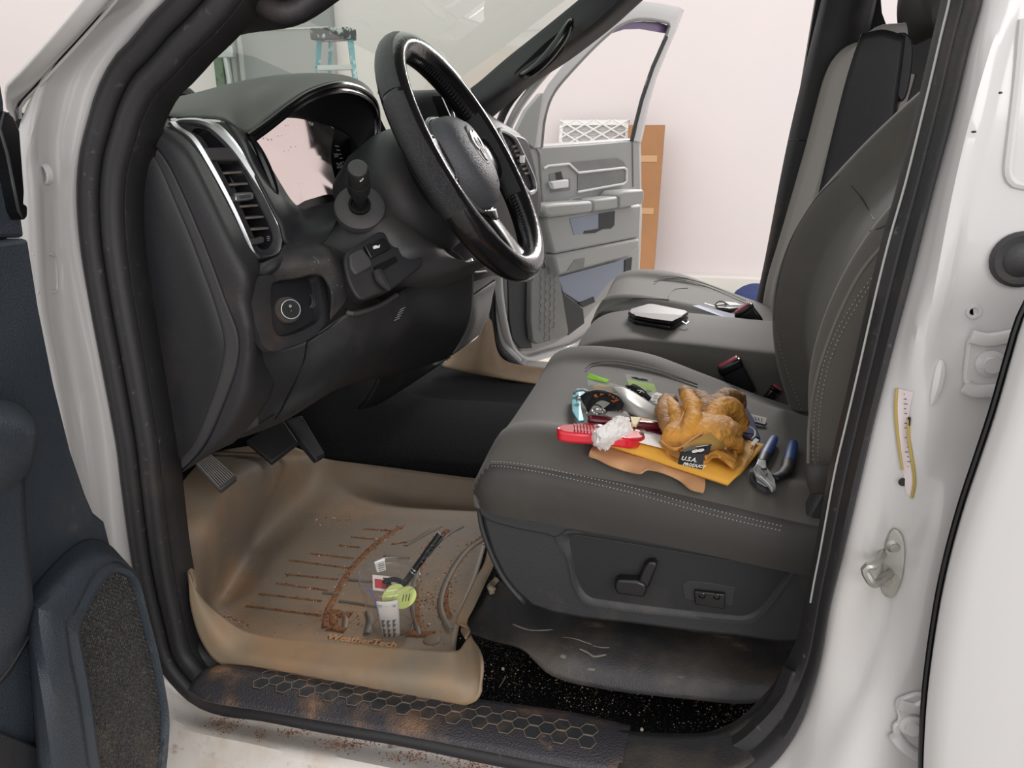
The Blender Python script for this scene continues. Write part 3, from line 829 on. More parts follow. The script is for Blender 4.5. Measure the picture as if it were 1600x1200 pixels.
mb = MB('clean_carpet'); mb.loft([[Vector((-.98, .06, -.09)), Vector((-.98, .7, -.09))], [Vector((-1.06, .06, .08)), Vector((-1.06, .7, .08))], [Vector((-1.07, .06, .3)), Vector((-1.07, .7, .3))]], 12, 4); mb.build('toe_board', truck, solid=.01)
# passenger sill and tan dusty kick trim
mb = MB('tan_trim')
mb.loft([YY([(690, 572, 1.42), (700, 560, 1.48), (712, 545, 1.52)]), YY([(722, 580, 1.42), (735, 560, 1.45), (745, 528, 1.50)]), YY([(745, 585, 1.42), (752, 560, 1.44), (757, 500, 1.50)]), YY([(765, 588, 1.42), (768, 565, 1.46), (768, 500, 1.52)]), YY([(790, 592, 1.42), (790, 575, 1.48), (785, 560, 1.53)]), YY([(860, 604, 1.42), (860, 590, 1.48), (855, 575, 1.53)]), YY([(960, 622, 1.42), (960, 606, 1.48), (950, 590, 1.53)])], 50, 12)
mb.build('passenger_kick_trim', truck, solid=.004)
mb = MB('white_paint'); mb.box((0.0, 1.60, -.05), (1.9, .10, .09)); mb.build('passenger_sill', truck, bevel=.012)
# passenger front jamb seen between dash end and open door
for nm, mt, pts, r in (('passenger_jamb', 'white_paint', [(868, 95, 1.56), (830, 140, 1.56), (806, 175, 1.56), (790, 215, 1.58), (782, 300, 1.58), (776, 450, 1.58), (784, 530, 1.58), (812, 566, 1.58)], .012),
                       ('passenger_seal', 'rubber', [(850, 100, 1.55), (812, 140, 1.55), (790, 170, 1.55), (778, 205, 1.55), (772, 300, 1.56), (768, 450, 1.56), (776, 535, 1.56), (806, 570, 1.56), (860, 590, 1.56)], .012)):
    mb = MB(mt); mb.tube(spline(YY(pts), 50), r, n=10); mb.build(nm, truck)
# passenger A pillar trim with grab handle
mb = MB('black_plastic')
PA = [
 [(735, 138, 1.42), (742, 165, 1.40), (762, 190, 1.44)],
 [(752, 125, 1.42), (772, 150, 1.39), (797, 160, 1.45)],
 [(790, 92, 1.42), (815, 118, 1.38), (838, 128, 1.45)],
 [(840, 52, 1.42), (868, 80, 1.38), (893, 92, 1.45)],
 [(900, 3, 1.42), (935, 30, 1.38), (958, 42, 1.45)],
 [(950, -40, 1.42), (985, -20, 1.38), (1012, -6, 1.45)],
 [(1010, -100, 1.42), (1050, -80, 1.38), (1090, -70, 1.45)],
]
mb.loft([YY(r) for r in PA], 40, 14); mb.build('passenger_pillar_trim', truck, solid=.01)
mb = MB('gloss_black')
mb.tube(spline(YY([(812, 118, 1.37), (830, 112, 1.33), (850, 95, 1.32), (872, 68, 1.32), (886, 45, 1.33), (894, 30, 1.37)]), 24), [.004 + .011 * math.sin(math.pi * i / 23) ** .5 for i in range(24)], n=10); mb.build('passenger_grab_handle', truck)
mb = MB('dark_void'); mb.prism(spline(YL([(803, 116), (826, 92), (858, 62), (893, 38), (892, 52), (878, 80), (858, 102), (836, 118), (818, 120)], 1.383), 30, True), (0, .012, 0)); mb.build('handle_recess', truck)
# passenger B pillar trim
mb = MB('black_plastic')
PB = [[(1287, -20, 1.50), (1300, -20, 1.46), (1345, -20, 1.46), (1372, -20, 1.5)],
      [(1283, 0, 1.50), (1296, 0, 1.46), (1340, 0, 1.46), (1370, 0, 1.5)],
      [(1232, 215, 1.50), (1247, 215, 1.46), (1275, 215, 1.46), (1320, 215, 1.5)],
      [(1196, 400, 1.50), (1208, 400, 1.46), (1240, 400, 1.46), (1280, 400, 1.5)],
      [(1180, 475, 1.50), (1192, 475, 1.46), (1225, 475, 1.46), (1270, 475, 1.5)],
      [(1160, 560, 1.50), (1175, 560, 1.46), (1205, 560, 1.46), (1250, 560, 1.5)]]
mb.loft([YY(r) for r in PB], 40, 14); mb.build('passenger_pillar_cover', truck, solid=.02)
mb = MB('gloss_black'); mb.tube(YY([(1233, 219, 1.49), (1248, 219, 1.456), (1262, 220, 1.456)]), .0012); mb.build('cover_seam', truck)
# rear trim, rear wall, roof lining
mb = MB('panel_plastic')
mb.prism([Vector((.28, 1.52, -.05)), Vector((1.2, 1.52, -.05)), Vector((1.2, 1.52, .95)), Y(1420, 55, 1.52), Y(1400, 45, 1.52), Y(1386, 42, 1.52), Y(1378, 20, 1.52), Y(1374, -30, 1.52), Vector((.42, 1.52, 1.2)), Vector((.28, 1.52, 1.2)), Vector((.23, 1.52, .3))], (0, .03, 0)); mb.build('rear_side_trim', truck, smooth=False)
mb = MB('panel_plastic'); mb.box((1.22, .78, .5), (.04, 1.5, 1.4)); mb.build('cab_rear_wall', truck, smooth=False)
mb = MB('headliner'); mb.box((.42, .80, 1.24), (1.6, 1.44, .03)); mb.build('roof_lining', truck, smooth=False)
mb = MB('white_paint'); mb.box((.42, .80, 1.275), (1.7, 1.56, .03)); mb.build('roof_panel', truck, bevel=.01)
# windshield, hood and cowl
w0, w1 = Vector((-1.12, 0, .555)), Vector((-.20, 0, 1.17))
mb = MB('windshield_glass'); mb.grid([[w0 + Vector((0, .06, 0)), w0 + Vector((0, 1.54, 0))], [w1 + Vector((0, .10, 0)), w1 + Vector((0, 1.50, 0))]]); mb.build('windshield', truck, smooth=False)
mb = MB('white_paint'); mb.loft([[Vector((-1.2, y, .58)), Vector((-1.6, y, .585)), Vector((-2.1, y, .55)), Vector((-2.3, y, .42))] for y in (-.02, .3, .8, 1.3, 1.62)], 16, 16); mb.build('hood', truck, solid=.01)
mb = MB('rubber'); mb.box((-1.16, .8, .60), (.14, 1.5, .05)); mb.build('cowl', truck, smooth=False)
t = thing('wiper_arm', Y(270, 155, .3), 'black wiper arm lying at the base of the windshield, left of the dashboard', 'wiper')
mb = MB('rubber'); mb.tube(spline(YY([(225, 145, .3), (250, 145, .42), (275, 148, .55), (300, 152, .65)]), 10), .007); mb.build('arm', t)
mb = MB('rubber'); mb.tube(YY([(228, 166, .3), (300, 158, .62)]), .006); mb.tube(YY([(270, 152, .5), (282, 146, .5), (296, 147, .5), (302, 153, .5)]), .010); mb.build('blade', t)
# ================================================================ driver door, swung open at the left
dn = Vector((.98, .20, 0)).normalized(); do = Vector((-.60, -.15, 0))
dd_ = thing('front_door', (-.7, -.13, 0), 'dark blue-grey inner side of the open driver door at the left edge, with a dusty speaker grille', 'truck door')
def DP(px, py, d=0): return PL(px, py, do + dn * d, dn)
def DL(l, d=0): return [DP(px, py, d) for px, py in l]
mb = MB('door_blue')
mb.prism(DL([(-400, 380), (0, 378), (45, 372), (62, 480), (86, 600), (112, 705), (136, 775), (147, 800), (164, 814), (176, 860), (192, 882), (214, 900), (240, 1000), (252, 1100), (256, 1160), (250, 1215), (244, 1290), (-400, 1500)]), -dn * .04)
mb.build('door_panel', dd_, bevel=.004, smooth=False)
mb = MB('white_paint')
mb.prism(DL([(-400, 384), (40, 380), (58, 480), (82, 600), (108, 705), (140, 800), (200, 900), (235, 1000), (252, 1100), (256, 1160), (248, 1300), (-400, 1500)], -.041), -dn * .05); mb.build('door_shell', dd_, smooth=False)
mb = MB('door_blue')
mb.prism(DL([(-400, -200), (-60, -30), (0, 112), (8, 160), (10, 200), (20, 240), (40, 372), (-400, 372)], -.01), -dn * .04); mb.build('window_frame', dd_, bevel=.004, smooth=False)
mb = MB('gloss_black')
mb.prism(DL([(0, 200), (8, 172), (22, 182), (32, 205), (36, 260), (39, 300), (38, 318), (44, 322), (44, 338), (38, 345), (30, 330), (22, 290), (12, 240)], .002), -dn * .02); mb.build('edge_seal', dd_, bevel=.002)
mb = MB('door_blue')
mb.loft([DL([(44, 935), (66, 905), (108, 862), (140, 846), (170, 856), (194, 884)], .0), DL([(62, 952), (84, 930), (124, 884), (152, 868), (182, 872), (204, 892)], .028), DL([(100, 970), (112, 960), (140, 905), (162, 884), (186, 880), (212, 900)], .035)], 12, 40)
mb.loft([DL([(44, 935), (48, 1000), (56, 1100), (66, 1300)], .0), DL([(62, 952), (64, 1010), (72, 1100), (84, 1300)], .028), DL([(100, 970), (108, 1030), (122, 1100), (150, 1300)], .035)], 12, 20)
mb.build('speaker_housing', dd_, solid=.003)
go = [(103, 982), (108, 962), (140, 908), (160, 884), (175, 879), (190, 881), (212, 900), (224, 945), (244, 1020), (256, 1080), (262, 1130), (258, 1200), (248, 1290), (158, 1290), (140, 1200), (124, 1090), (110, 1020)]
gi = [(126, 990), (130, 968), (150, 930), (172, 898), (182, 894), (192, 896), (210, 908), (222, 950), (240, 1020), (252, 1080), (258, 1130), (252, 1200), (240, 1290), (172, 1290), (158, 1200), (143, 1090), (131, 1020)]
O = spline(DL(go, .036), 100, True); I = align_ = None
def align0(A, B):
    k = min(range(len(B)), key=lambda i: (B[i] - A[0]).length); return B[k:] + B[:k]
I = align0(O, spline(DL(gi, .036), 100, True))
mb = MB('door_blue'); mb.grid([[p - dn * .03 for p in O], O, [a.lerp(b, .5) + dn * .004 for a, b in zip(O, I)], I, [p - dn * .006 for p in I]], cv=True); mb.build('speaker_bezel', dd_)
mb = MB('dark_void'); mb.prism([p - dn * .008 for p in I[::2]], -dn * .01); sp_ = mb.build('speaker_back', dd_, smooth=False)
# woven grille: two families of thin bars clipped to the outline
mb = MB('mesh_grille')
gu = Vector((-dn.y, dn.x, 0)); gv = Vector((0, 0, 1))
gc = DP(190, 1060, .031)
poly = [((p - gc).dot(gu), (p - gc).dot(gv)) for p in I]
def inside(x, y):
    c = False; n = len(poly)
    for i in range(n):
        x1, y1 = poly[i]; x2, y2 = poly[(i + 1) % n]
        if (y1 > y) != (y2 > y) and x < (x2 - x1) * (y - y1) / (y2 - y1) + x1: c = not c
    return c
xs_ = [p[0] for p in poly]; ys_ = [p[1] for p in poly]
pitch = .0038
for fam in (1, -1):
    c0 = min(min(x + fam * y for x in xs_) for y in ys_); c1 = max(max(x + fam * y for x in xs_) for y in ys_)
    k = c0
    while k < c1:
        run = []
        y = min(ys_)
        while y <= max(ys_) + .001:
            x = k - fam * y
            if inside(x, y): run.append((x, y))
            else:
                if len(run) > 1: a, b = run[0], run[-1]; mb.tube([gc + gu * a[0] + gv * a[1], gc + gu * b[0] + gv * b[1]], .0012, n=4, cap=False)
                run = []
            y += .0015
        k += pitch * 1.45
mb.build('speaker_grille', dd_, smooth=False)
# arm rest with its bottle pocket below
mb = MB('door_blue')
mb.loft([DL([(-120, 600), (-10, 628), (20, 634), (42, 648)], 0.0), DL([(-120, 610), (-10, 636), (26, 646), (48, 662)], .05), DL([(-120, 640), (-5, 664), (30, 668), (52, 676)], .07),
         DL([(-120, 680), (-5, 692), (30, 690), (52, 688)], .07), DL([(-120, 740), (-5, 742), (22, 730), (46, 712)], .055), DL([(-120, 790), (-5, 790), (20, 770), (40, 735)], .0)], 24, 20); mb.build('arm_rest', dd_, solid=.004)
mb = MB('grey_plastic'); mb.tube(spline(DL([(-120, 655), (-5, 676), (28, 676), (51, 680)], .072), 20), .0022, n=6); mb.build('arm_rest_seam', dd_)
mb = MB('door_blue'); mb.loft([DL([(-120, 770), (0, 760), (30, 745), (38, 740)], .03), DL([(-120, 860), (0, 860), (32, 850), (44, 850)], .035), DL([(-120, 1000), (0, 985), (30, 960), (52, 935)], .03), DL([(-120, 1100), (0, 1070), (35, 1020), (54, 985)], 0)], 20, 14); mb.build('door_pocket', dd_, solid=.004)
mb = MB('grey_plastic'); mb.tube(spline(DL([(54, 976), (30, 1020), (0, 1062), (-60, 1120)], .006), 14), .0014, n=6); mb.build('pocket_seam', dd_)
mb = MB('black_plastic'); mb.prism(DL([(-100, 1130), (0, 1140), (60, 1165), (78, 1190), (90, 1290), (-100, 1400)], .006), -dn * .01); mb.build('lower_trim', dd_, bevel=.003)

# ================================================================ passenger door, swung open on the far side
pn = Vector((.877, -.48, 0)).normalized(); po = Vector((-.55, 1.62, .3))
pd = thing('front_door', (-.55, 1.62, 0), 'open passenger door seen through the cab, grey inner panel with arm rest, silver handle and window frame', 'truck door')
def QP(px, py, d=0): return PL(px, py, po + pn * d, pn)
def QL(l, d=0): return [QP(px, py, d) for px, py in l]
mb = MB('white_paint'); mb.prism(QL([(832, 229), (1002, 216), (1004, 340), (1000, 432), (985, 460), (940, 505), (895, 547), (850, 560), (825, 569), (812, 566), (800, 556), (790, 530), (782, 490), (778, 440), (770, 300), (780, 210)], -.012), -pn * .10); mb.build('door_shell', pd, smooth=False, bevel=.006)
mb = MB('white_paint'); mb.tube(spline(QL([(779, 330), (779, 436), (784, 485), (792, 525), (803, 549), (822, 562), (850, 555), (897, 541), (930, 520)], .0), 50), .014, n=10); mb.build('shell_rim', pd)
mb = MB('door_grey'); mb.prism(QL([(830, 233), (838, 231), (920, 226), (999, 219), (1001, 300), (998, 420), (975, 440), (930, 480), (905, 510), (870, 535), (835, 548), (815, 549), (803, 540), (795, 515), (790, 440), (775, 300), (790, 240)], .0), -pn * .02); mb.build('door_panel', pd, smooth=False, bevel=.004)
mb = MB('door_dark'); mb.prism(QL([(794, 437), (824, 441), (827, 520), (832, 544), (813, 545), (801, 529), (796, 500)], .006), -pn * .01); mb.build('lower_recess', pd, bevel=.002)
mb = MB('door_grey_dark'); mb.prism(QL([(830, 442), (835, 428), (842, 420), (870, 416), (876, 440), (884, 490), (889, 520), (885, 526), (840, 538), (832, 532), (829, 500)], .025), -pn * .025); spk = mb.build('speaker_cover', pd, bevel=.005)
mb = MB('door_grey')
hc_ = QP(856, 463, .0265); hu = (QP(876, 460, .0265) - QP(836, 465, .0265)).normalized(); hr_ = .017
for i in range(-3, 4):
    for j in range(-6, 7):
        x = i * hr_ * 1.5; z = (j + (.5 if i % 2 else 0)) * hr_ * 1.732
        if (x / .05) ** 2 + (z / .15) ** 2 > 1: continue
        mb.tube([hc_ + hu * (x + hr_ * math.cos(a)) + Vector((0, 0, z + hr_ * math.sin(a))) for a in [math.pi / 3 * q for q in range(6)]], .0012, n=4, closed=True)
mb.build('hexagon_pattern', spk, smooth=False)
mb = MB('door_grey'); mb.tube(spline(QL([(838, 231), (843, 238), (847, 290), (852, 345), (862, 400), (872, 432), (884, 470), (890, 520)], .003), 30), .004, n=6); mb.tube(QL([(989, 222), (990, 292)], .003), .003, n=6); mb.build('panel_ridge', pd)
mb = MB('door_grey_dark'); mb.prism(QL([(890, 254), (965, 247), (974, 252), (979, 262), (904, 269)], .004), -pn * .005); mb.build('upper_insert', pd, smooth=False)
mb = MB('door_grey_dark', 'door_grey'); mb.prism(QL([(903, 271), (977, 264), (977, 286), (903, 299)], .003), -pn * .004); mb.build('trim_insert', pd, smooth=False)
mb = MB('filter_frame'); mb.tube(QL([(850, 263), (857, 259), (889, 256), (904, 270), (975, 262), (979, 265), (979, 283), (974, 287), (903, 300)], .006), .0045, n=6); mb.build('silver_trim', pd)
mb = MB('door_grey_dark'); mb.prism(QL([(858, 272), (877, 268), (880, 279), (891, 279), (891, 297), (860, 301)], .002), -pn * .004); rc = mb.build('handle_recess', pd, smooth=False)
mb = MB('door_dark'); mb.prism(QL([(868, 270), (877, 268), (880, 280), (869, 281)], .003), -pn * .004); mb.build('recess_shadow_gap', rc, smooth=False)
mb = MB('filter_frame'); mb.prism(QL([(862, 284), (889, 280), (889, 293), (866, 296)], .022), -pn * .02); mb.build('inner_handle', pd, bevel=.004)
mb = MB('door_grey')
mb.prism(QL([(851, 337), (1003, 319), (1000, 371), (866, 398)], .055), -pn * .055); mb.build('pocket_panel', pd, bevel=.01)
mb = MB('door_dark', 'door_grey_blue'); mb.prism(QL([(890, 342), (961, 329), (960, 352), (955, 357), (897, 367)], .057), -pn * .004, 'door_grey_blue')
mb.prism(QL([(936, 334), (961, 330), (960, 352), (955, 357), (936, 358)], .0585), -pn * .002, 'door_dark'); mb.prism(QL([(913, 361), (945, 356), (930, 364), (912, 365)], .0585), -pn * .002, 'door_dark'); mb.build('pocket_opening', pd, smooth=False)
mb = MB('door_grey')
mb.prism(QL([(849, 328), (853, 321), (870, 318), (926, 314), (926, 331), (862, 340), (852, 337)], .095), -pn * .09); mb.build('arm_rest', pd, bevel=.012)
mb = MB('door_grey'); mb.prism(QL([(928, 313), (966, 307), (967, 325), (928, 331)], .09), -pn * .085); mb.build('pull_cup', pd, bevel=.008)
mb = MB('door_grey'); mb.prism(QL([(968, 306), (975, 299), (1005, 296), (1007, 300), (1006, 318), (968, 326)], .095), -pn * .09); mb.build('arm_rest_end', pd, bevel=.010)
mb = MB('door_grey_dark'); mb.prism(QL([(892, 312), (900, 309), (912, 308), (906, 313)], .08), -pn * .01); mb.build('window_switch', pd, smooth=False)
mb = MB('door_grey'); mb.prism(QL([(866, 399), (1000, 372), (998, 388), (985, 399), (873, 431)], .06), -pn * .06); lb = mb.build('lower_bulge', pd, bevel=.010)
mb = MB('door_grey_dark'); mb.prism(QL([(886, 424), (898, 406), (914, 403), (912, 419)], .062), -pn * .004); mb.build('bulge_recess', lb, smooth=False)
mb = MB('door_grey_blue'); mb.prism(QL([(873, 433), (980, 404), (976, 424), (952, 440), (932, 466), (905, 472), (880, 456)], .012), -pn * .01); mb.build('lower_panel', pd, smooth=False)
mb = MB('door_dark'); mb.prism(QL([(977, 406), (988, 402), (986, 422), (976, 428)], .016), -pn * .008); mb.prism(QL([(878, 458), (911, 483), (913, 505), (888, 524)], .02), -pn * .012); mb.prism(QL([(905, 474), (928, 464), (930, 472), (912, 480)], .016), -pn * .008); mb.build('dark_gap', pd, smooth=False)
fo = [(1002, 222), (1006, 205), (1014, 165), (1026, 122), (1043, 80), (1058, 45), (1069, 16), (1062, 11), (1030, 5), (1002, 2), (985, 8), (962, 22), (938, 44), (912, 68), (880, 102), (856, 132), (842, 158), (834, 195), (831, 232)]
fi = [(988, 220), (992, 205), (1000, 165), (1012, 125), (1026, 90), (1038, 62), (1046, 40), (1040, 35), (1020, 31), (1000, 30), (984, 33), (965, 42), (945, 58), (922, 80), (892, 112), (870, 138), (858, 160), (850, 190), (846, 230)]
mb = MB('white_paint'); mb.grid([QL(fo, -.05), QL(fo, -.0), [QP(a[0] * .5 + b[0] * .5, a[1] * .5 + b[1] * .5, .006) for a, b in zip(fo, fi)], QL(fi, .0), QL(fi, -.05)]); mb.build('window_frame', pd)
mb = MB('door_grey_dark'); mb.tube(spline(QL(fi, -.002), 80), .006, n=6); mb.build('window_seal', pd)
mb = MB('door_dark'); mb.tube(QL([(987, 220), (991, 202), (1003, 155), (1020, 105), (1041, 58)], .0), .008, n=6); mb.build('glass_run', pd)
mb = MB('purple_tint'); mb.prism(QL([(950, 54), (966, 44), (985, 35), (1005, 33), (1030, 35), (1044, 40), (1040, 52), (1000, 45), (975, 46)], -.02), -pn * .004); mb.build('window_glass_edge', pd, smooth=False)
mb = MB('door_grey'); mb.prism(QL([(846, 146), (849, 145), (836, 232), (812, 216), (806, 210), (824, 172)], .01), -pn * .02); mb.build('mirror_corner_cover', pd, bevel=.003)
# ================================================================ dashboard
dash = thing('dashboard', Y(450, 600, .3), 'black truck dashboard with silver-ringed air vent, instrument hood and headlight switch', 'dashboard')
# end cap facing the door
cap = [(203, 213), (216, 211), (235, 221), (262, 253), (287, 304), (312, 362), (333, 415), (352, 468), (370, 515), (374, 545), (368, 580), (350, 630), (322, 690), (296, 722), (280, 735), (268, 738), (258, 690), (240, 610), (224, 520), (210, 420), (202, 310)]
mb = MB('grey_plastic'); mb.prism(spline(YL(cap, .05), 90, True), (0, .03, 0)); mb.build('side_panel', dash, bevel=.004)
inner_cap = [(206, 224), (216, 221), (228, 228), (250, 262), (272, 312), (296, 368), (317, 424), (335, 474), (348, 520), (350, 545), (344, 580), (328, 630), (304, 690), (284, 716), (270, 722), (262, 690), (246, 610), (230, 520), (216, 420), (207, 310)]
mb = MB('panel_plastic')
o_ = spline(YL(inner_cap, .0475), 90, True); c_ = sum(o_, Vector()) / len(o_)
i1 = [p.lerp(c_, .05) + Vector((0, -.003, 0)) for p in o_]; i2 = [p.lerp(c_, .3) + Vector((0, -.005, 0)) for p in o_]; i3 = [p.lerp(c_, .8) + Vector((0, -.006, 0)) for p in o_]
V = mb.grid([o_, i1, i2, i3], cv=True); mb.face(V[-1]); mb.build('side_panel_cover', dash)
# rounded shoulder between end cap and vent
sh = [
 [(198, 212, .07), (205, 197, .075), (222, 182, .085), (245, 180, .10), (262, 186, .115)],
 [(222, 213, .052), (235, 203, .055), (250, 197, .07), (262, 196, .09), (272, 199, .11)],
 [(240, 224, .050), (256, 217, .052), (270, 213, .062), (281, 213, .08), (290, 217, .105)],
 [(264, 254, .050), (280, 246, .050), (294, 242, .058), (304, 242, .078), (312, 246, .10)],
 [(289, 305, .050), (305, 296, .050), (318, 290, .056), (328, 289, .076), (337, 292, .098)],
 [(314, 363, .050), (330, 352, .050), (343, 344, .056), (354, 341, .076), (363, 342, .098)],
 [(335, 416, .050), (352, 404, .050), (366, 394, .056), (377, 388, .076), (386, 386, .098)],
 [(354, 468, .050), (372, 452, .050), (386, 438, .056), (395, 425, .076), (402, 412, .095)],
 [(372, 514, .050), (383, 500, .050), (390, 488, .060), (395, 478, .085), (400, 466, .125)],
 [(376, 545, .050), (388, 535, .050), (396, 526, .060), (403, 518, .085), (410, 508, .125)],
 [(370, 582, .050), (384, 574, .050), (395, 566, .060), (404, 560, .085), (414, 552, .12)],
 [(352, 632, .050), (372, 625, .050), (388, 618, .060), (405, 610, .085), (425, 600, .12)],
 [(324, 692, .050), (342, 684, .052), (358, 676, .062), (374, 668, .085), (392, 660, .12)],
 [(282, 737, .055), (305, 722, .060), (325, 708, .070), (345, 698, .09), (362, 690, .12)],
]
mb = MB('black_plastic'); mb.loft([YY(r) for r in sh], 90, 26); mb.build('shoulder_trim', dash, solid=.003)
# padded top
pad = [
 [(205, 176, .06), (224, 171, .075), (240, 176, .08), (262, 186, .115)],
 [(248, 158, .22), (262, 163, .18), (280, 172, .14), (300, 182, .125)],
 [(300, 146, .30), (315, 153, .24), (330, 168, .18), (352, 186, .16)],
 [(365, 129, .36), (370, 140, .32), (375, 168, .25), (384, 207, .205)],
 [(410, 120, .40), (412, 130, .36), (412, 150, .29), (414, 186, .24)],
 [(445, 116, .44), (446, 122, .40), (446, 137, .34), (448, 160, .28)],
 [(480, 114, .48), (480, 118, .44), (480, 127, .39), (482, 139, .33)],
 [(520, 115, .52), (520, 118, .49), (520, 122, .45), (522, 127, .39)],
 [(548, 120, .57), (549, 122, .54), (549, 125, .50), (550, 130, .46)],
 [(570, 131, .61), (571, 134, .59), (571, 137, .56), (571, 141, .52)],
 [(584, 148, .645), (585, 152, .63), (585, 156, .60), (585, 160, .57)],
 [(588, 180, .67), (588, 184, .65), (588, 188, .62), (587, 194, .58)],
]
mb = MB('dash_pad'); mb.loft([YY(r) for r in pad], 80, 24); mb.build('top_pad', dash, solid=.003)
# hood lip: double edge and dark underside reaching back to the lens
lip = spline(YY([(384, 209, .204), (414, 188, .239), (448, 162, .279), (482, 141, .329), (522, 129, .389), (550, 132, .459), (571, 143, .519), (585, 162, .569), (588, 195, .58), (586, 222, .575)]), 60)
mb = MB('gloss_black'); mb.tube([p + Vector((.004, 0, -.003)) for p in lip], .0045, n=8); mb.tube([p + Vector((.001, 0, -.012)) for p in lip], .005, n=8); mb.build('hood_lip', dash)
lens_edge = spline(YY([(398, 213, .25), (412, 194, .30), (432, 186, .36), (460, 184, .42), (490, 189, .48), (520, 199, .54), (548, 215, .58), (560, 240, .60), (572, 262, .60), (580, 275, .60)]), 60)
mb = MB('panel_plastic'); mb.loft([[a + Vector((0, 0, -.008)) for a in lip], [a.lerp(b, .5) + Vector((0, 0, .004)) for a, b in zip(lip, lens_edge)], lens_edge], 14, 60); mb.build('hood_underside', dash, solid=.002)
mb = MB('dark_void')
mb.loft([YY([(587, 170, .62), (600, 200, .62), (618, 228, .60)]), YY([(572, 210, .63), (585, 235, .63), (600, 255, .60)]), YY([(545, 215, .62), (560, 260, .62), (575, 290, .60)]), YY([(525, 225, .64), (535, 265, .62), (545, 300, .55)])], 20, 12); mb.build('hood_side_wall', dash, solid=.003)
# cluster: gauges behind a glossy lens
lensp = [(396, 213), (412, 196), (432, 187), (460, 184), (490, 188), (512, 194), (522, 201), (519, 222), (517, 245), (521, 270), (529, 302), (510, 304), (492, 309), (476, 314), (461, 321), (448, 305), (434, 280), (418, 252), (405, 230)]
ln = Vector((0.99, -0.055, 0.136)).normalized(); lo_ = Y(460, 250, .40)
mb = MB('film')
outl = [PL(px, py, lo_, ln) for px, py in lensp]
oc = sum(outl, Vector()) / len(outl)
ring = spline(outl, 70, True)
def bulge(p, k): return p - ln * .004 * (1 - k * k)
rows = [[bulge(p.lerp(oc, 1 - k), k) for p in ring] for k in (1, .85, .65, .45, .25, .08)]
V = mb.grid(rows, cv=True); mb.face(V[-1]); mb.build('instrument_lens', dash)
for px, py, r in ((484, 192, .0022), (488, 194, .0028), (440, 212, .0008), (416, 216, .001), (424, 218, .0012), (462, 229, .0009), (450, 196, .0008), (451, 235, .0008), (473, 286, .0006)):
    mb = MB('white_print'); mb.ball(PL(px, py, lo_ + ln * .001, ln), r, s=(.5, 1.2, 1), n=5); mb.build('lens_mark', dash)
gauge_n = ln
mb = MB('gloss_black')
gp = [PL(px, py, lo_ - ln * .012, ln) for px, py in ((385, 180), (460, 160), (540, 180), (585, 230), (590, 330), (520, 340), (440, 340), (385, 260))]
mb.prism(gp, -ln * .01); mb.build('gauge_face', dash)
gd = MB('dim_print')
ux = Vector((.42, .885, 0)).normalized(); uy = ln.cross(ux) 
if uy.z < 0: uy = -uy
for s, px, py, sz in (('120', 528, 259, .014), ('20', 525, 243, .010)):
    text_mesh(gd, s, PL(px, py, lo_ - ln * .0105, ln), ux, uy, sz, 'dim_print')
for k in range(9):
    p = PL(524 + k * 2.2, 228 + k * 6.5, lo_ - ln * .0105, ln); q = PL(529 + k * 2.0, 229 + k * 6.0, lo_ - ln * .0105, ln); gd.tube([p, q], .0007, n=4)
gd.build('gauge_numbers', dash, smooth=False)
# bezel strip between vent and lens, and the bowl below the lens
mb = MB('panel_plastic')
mb.loft([YY([(352, 186, .165), (375, 200, .195), (384, 208, .205), (398, 212, .25)]), YY([(372, 215, .165), (388, 226, .19), (398, 230, .21), (407, 232, .26)]), YY([(388, 250, .165), (403, 255, .19), (412, 256, .21), (420, 255, .27)]),
         YY([(408, 290, .165), (422, 290, .19), (430, 289, .21), (437, 284, .28)]), YY([(425, 325, .165), (440, 322, .19), (449, 318, .22), (455, 312, .30)]), YY([(438, 352, .165), (455, 346, .19), (467, 338, .23), (472, 326, .30)]),
         YY([(445, 378, .165), (470, 362, .20), (485, 345, .24), (490, 322, .31)]), YY([(460, 390, .18), (490, 372, .21), (505, 350, .25), (508, 318, .33)]), YY([(490, 392, .2), (512, 372, .23), (526, 345, .27), (530, 312, .36)])], 60, 20)
mb.build('cluster_surround', dash, solid=.003)
mb = MB('gloss_black'); mb.tube(spline(YY([(391, 213, .20), (403, 232, .20), (415, 258, .20), (427, 288, .20), (431, 302, .20), (428, 312, .20)]), 24), [.003 + .0035 * math.sin(math.pi * i / 23) for i in range(24)], n=8); mb.build('gloss_strip', dash)
# vent
VN = Vector((.93, -.28, .25)).normalized()
v0 = Y(355, 290, .125)
def VP(px, py, d=0): return PL(px, py, v0 + VN * d, VN)
ob = [(266, 190), (275, 186), (300, 184), (322, 187), (345, 196), (372, 226), (393, 262), (415, 300), (436, 345), (441, 365), (438, 392), (430, 401), (402, 404), (393, 396), (382, 370), (360, 322), (330, 266), (300, 218), (275, 200)]
ib = [(278, 192), (290, 190), (316, 194), (335, 205), (364, 234), (388, 268), (411, 305), (432, 348), (437, 366), (434, 389), (426, 397), (405, 400), (397, 392), (387, 367), (366, 320), (337, 263), (308, 215), (284, 199)]
O = spline([VP(*p, .004) for p in ob], 90, True); I = spline([VP(*p, .004) for p in ib], 90, True)
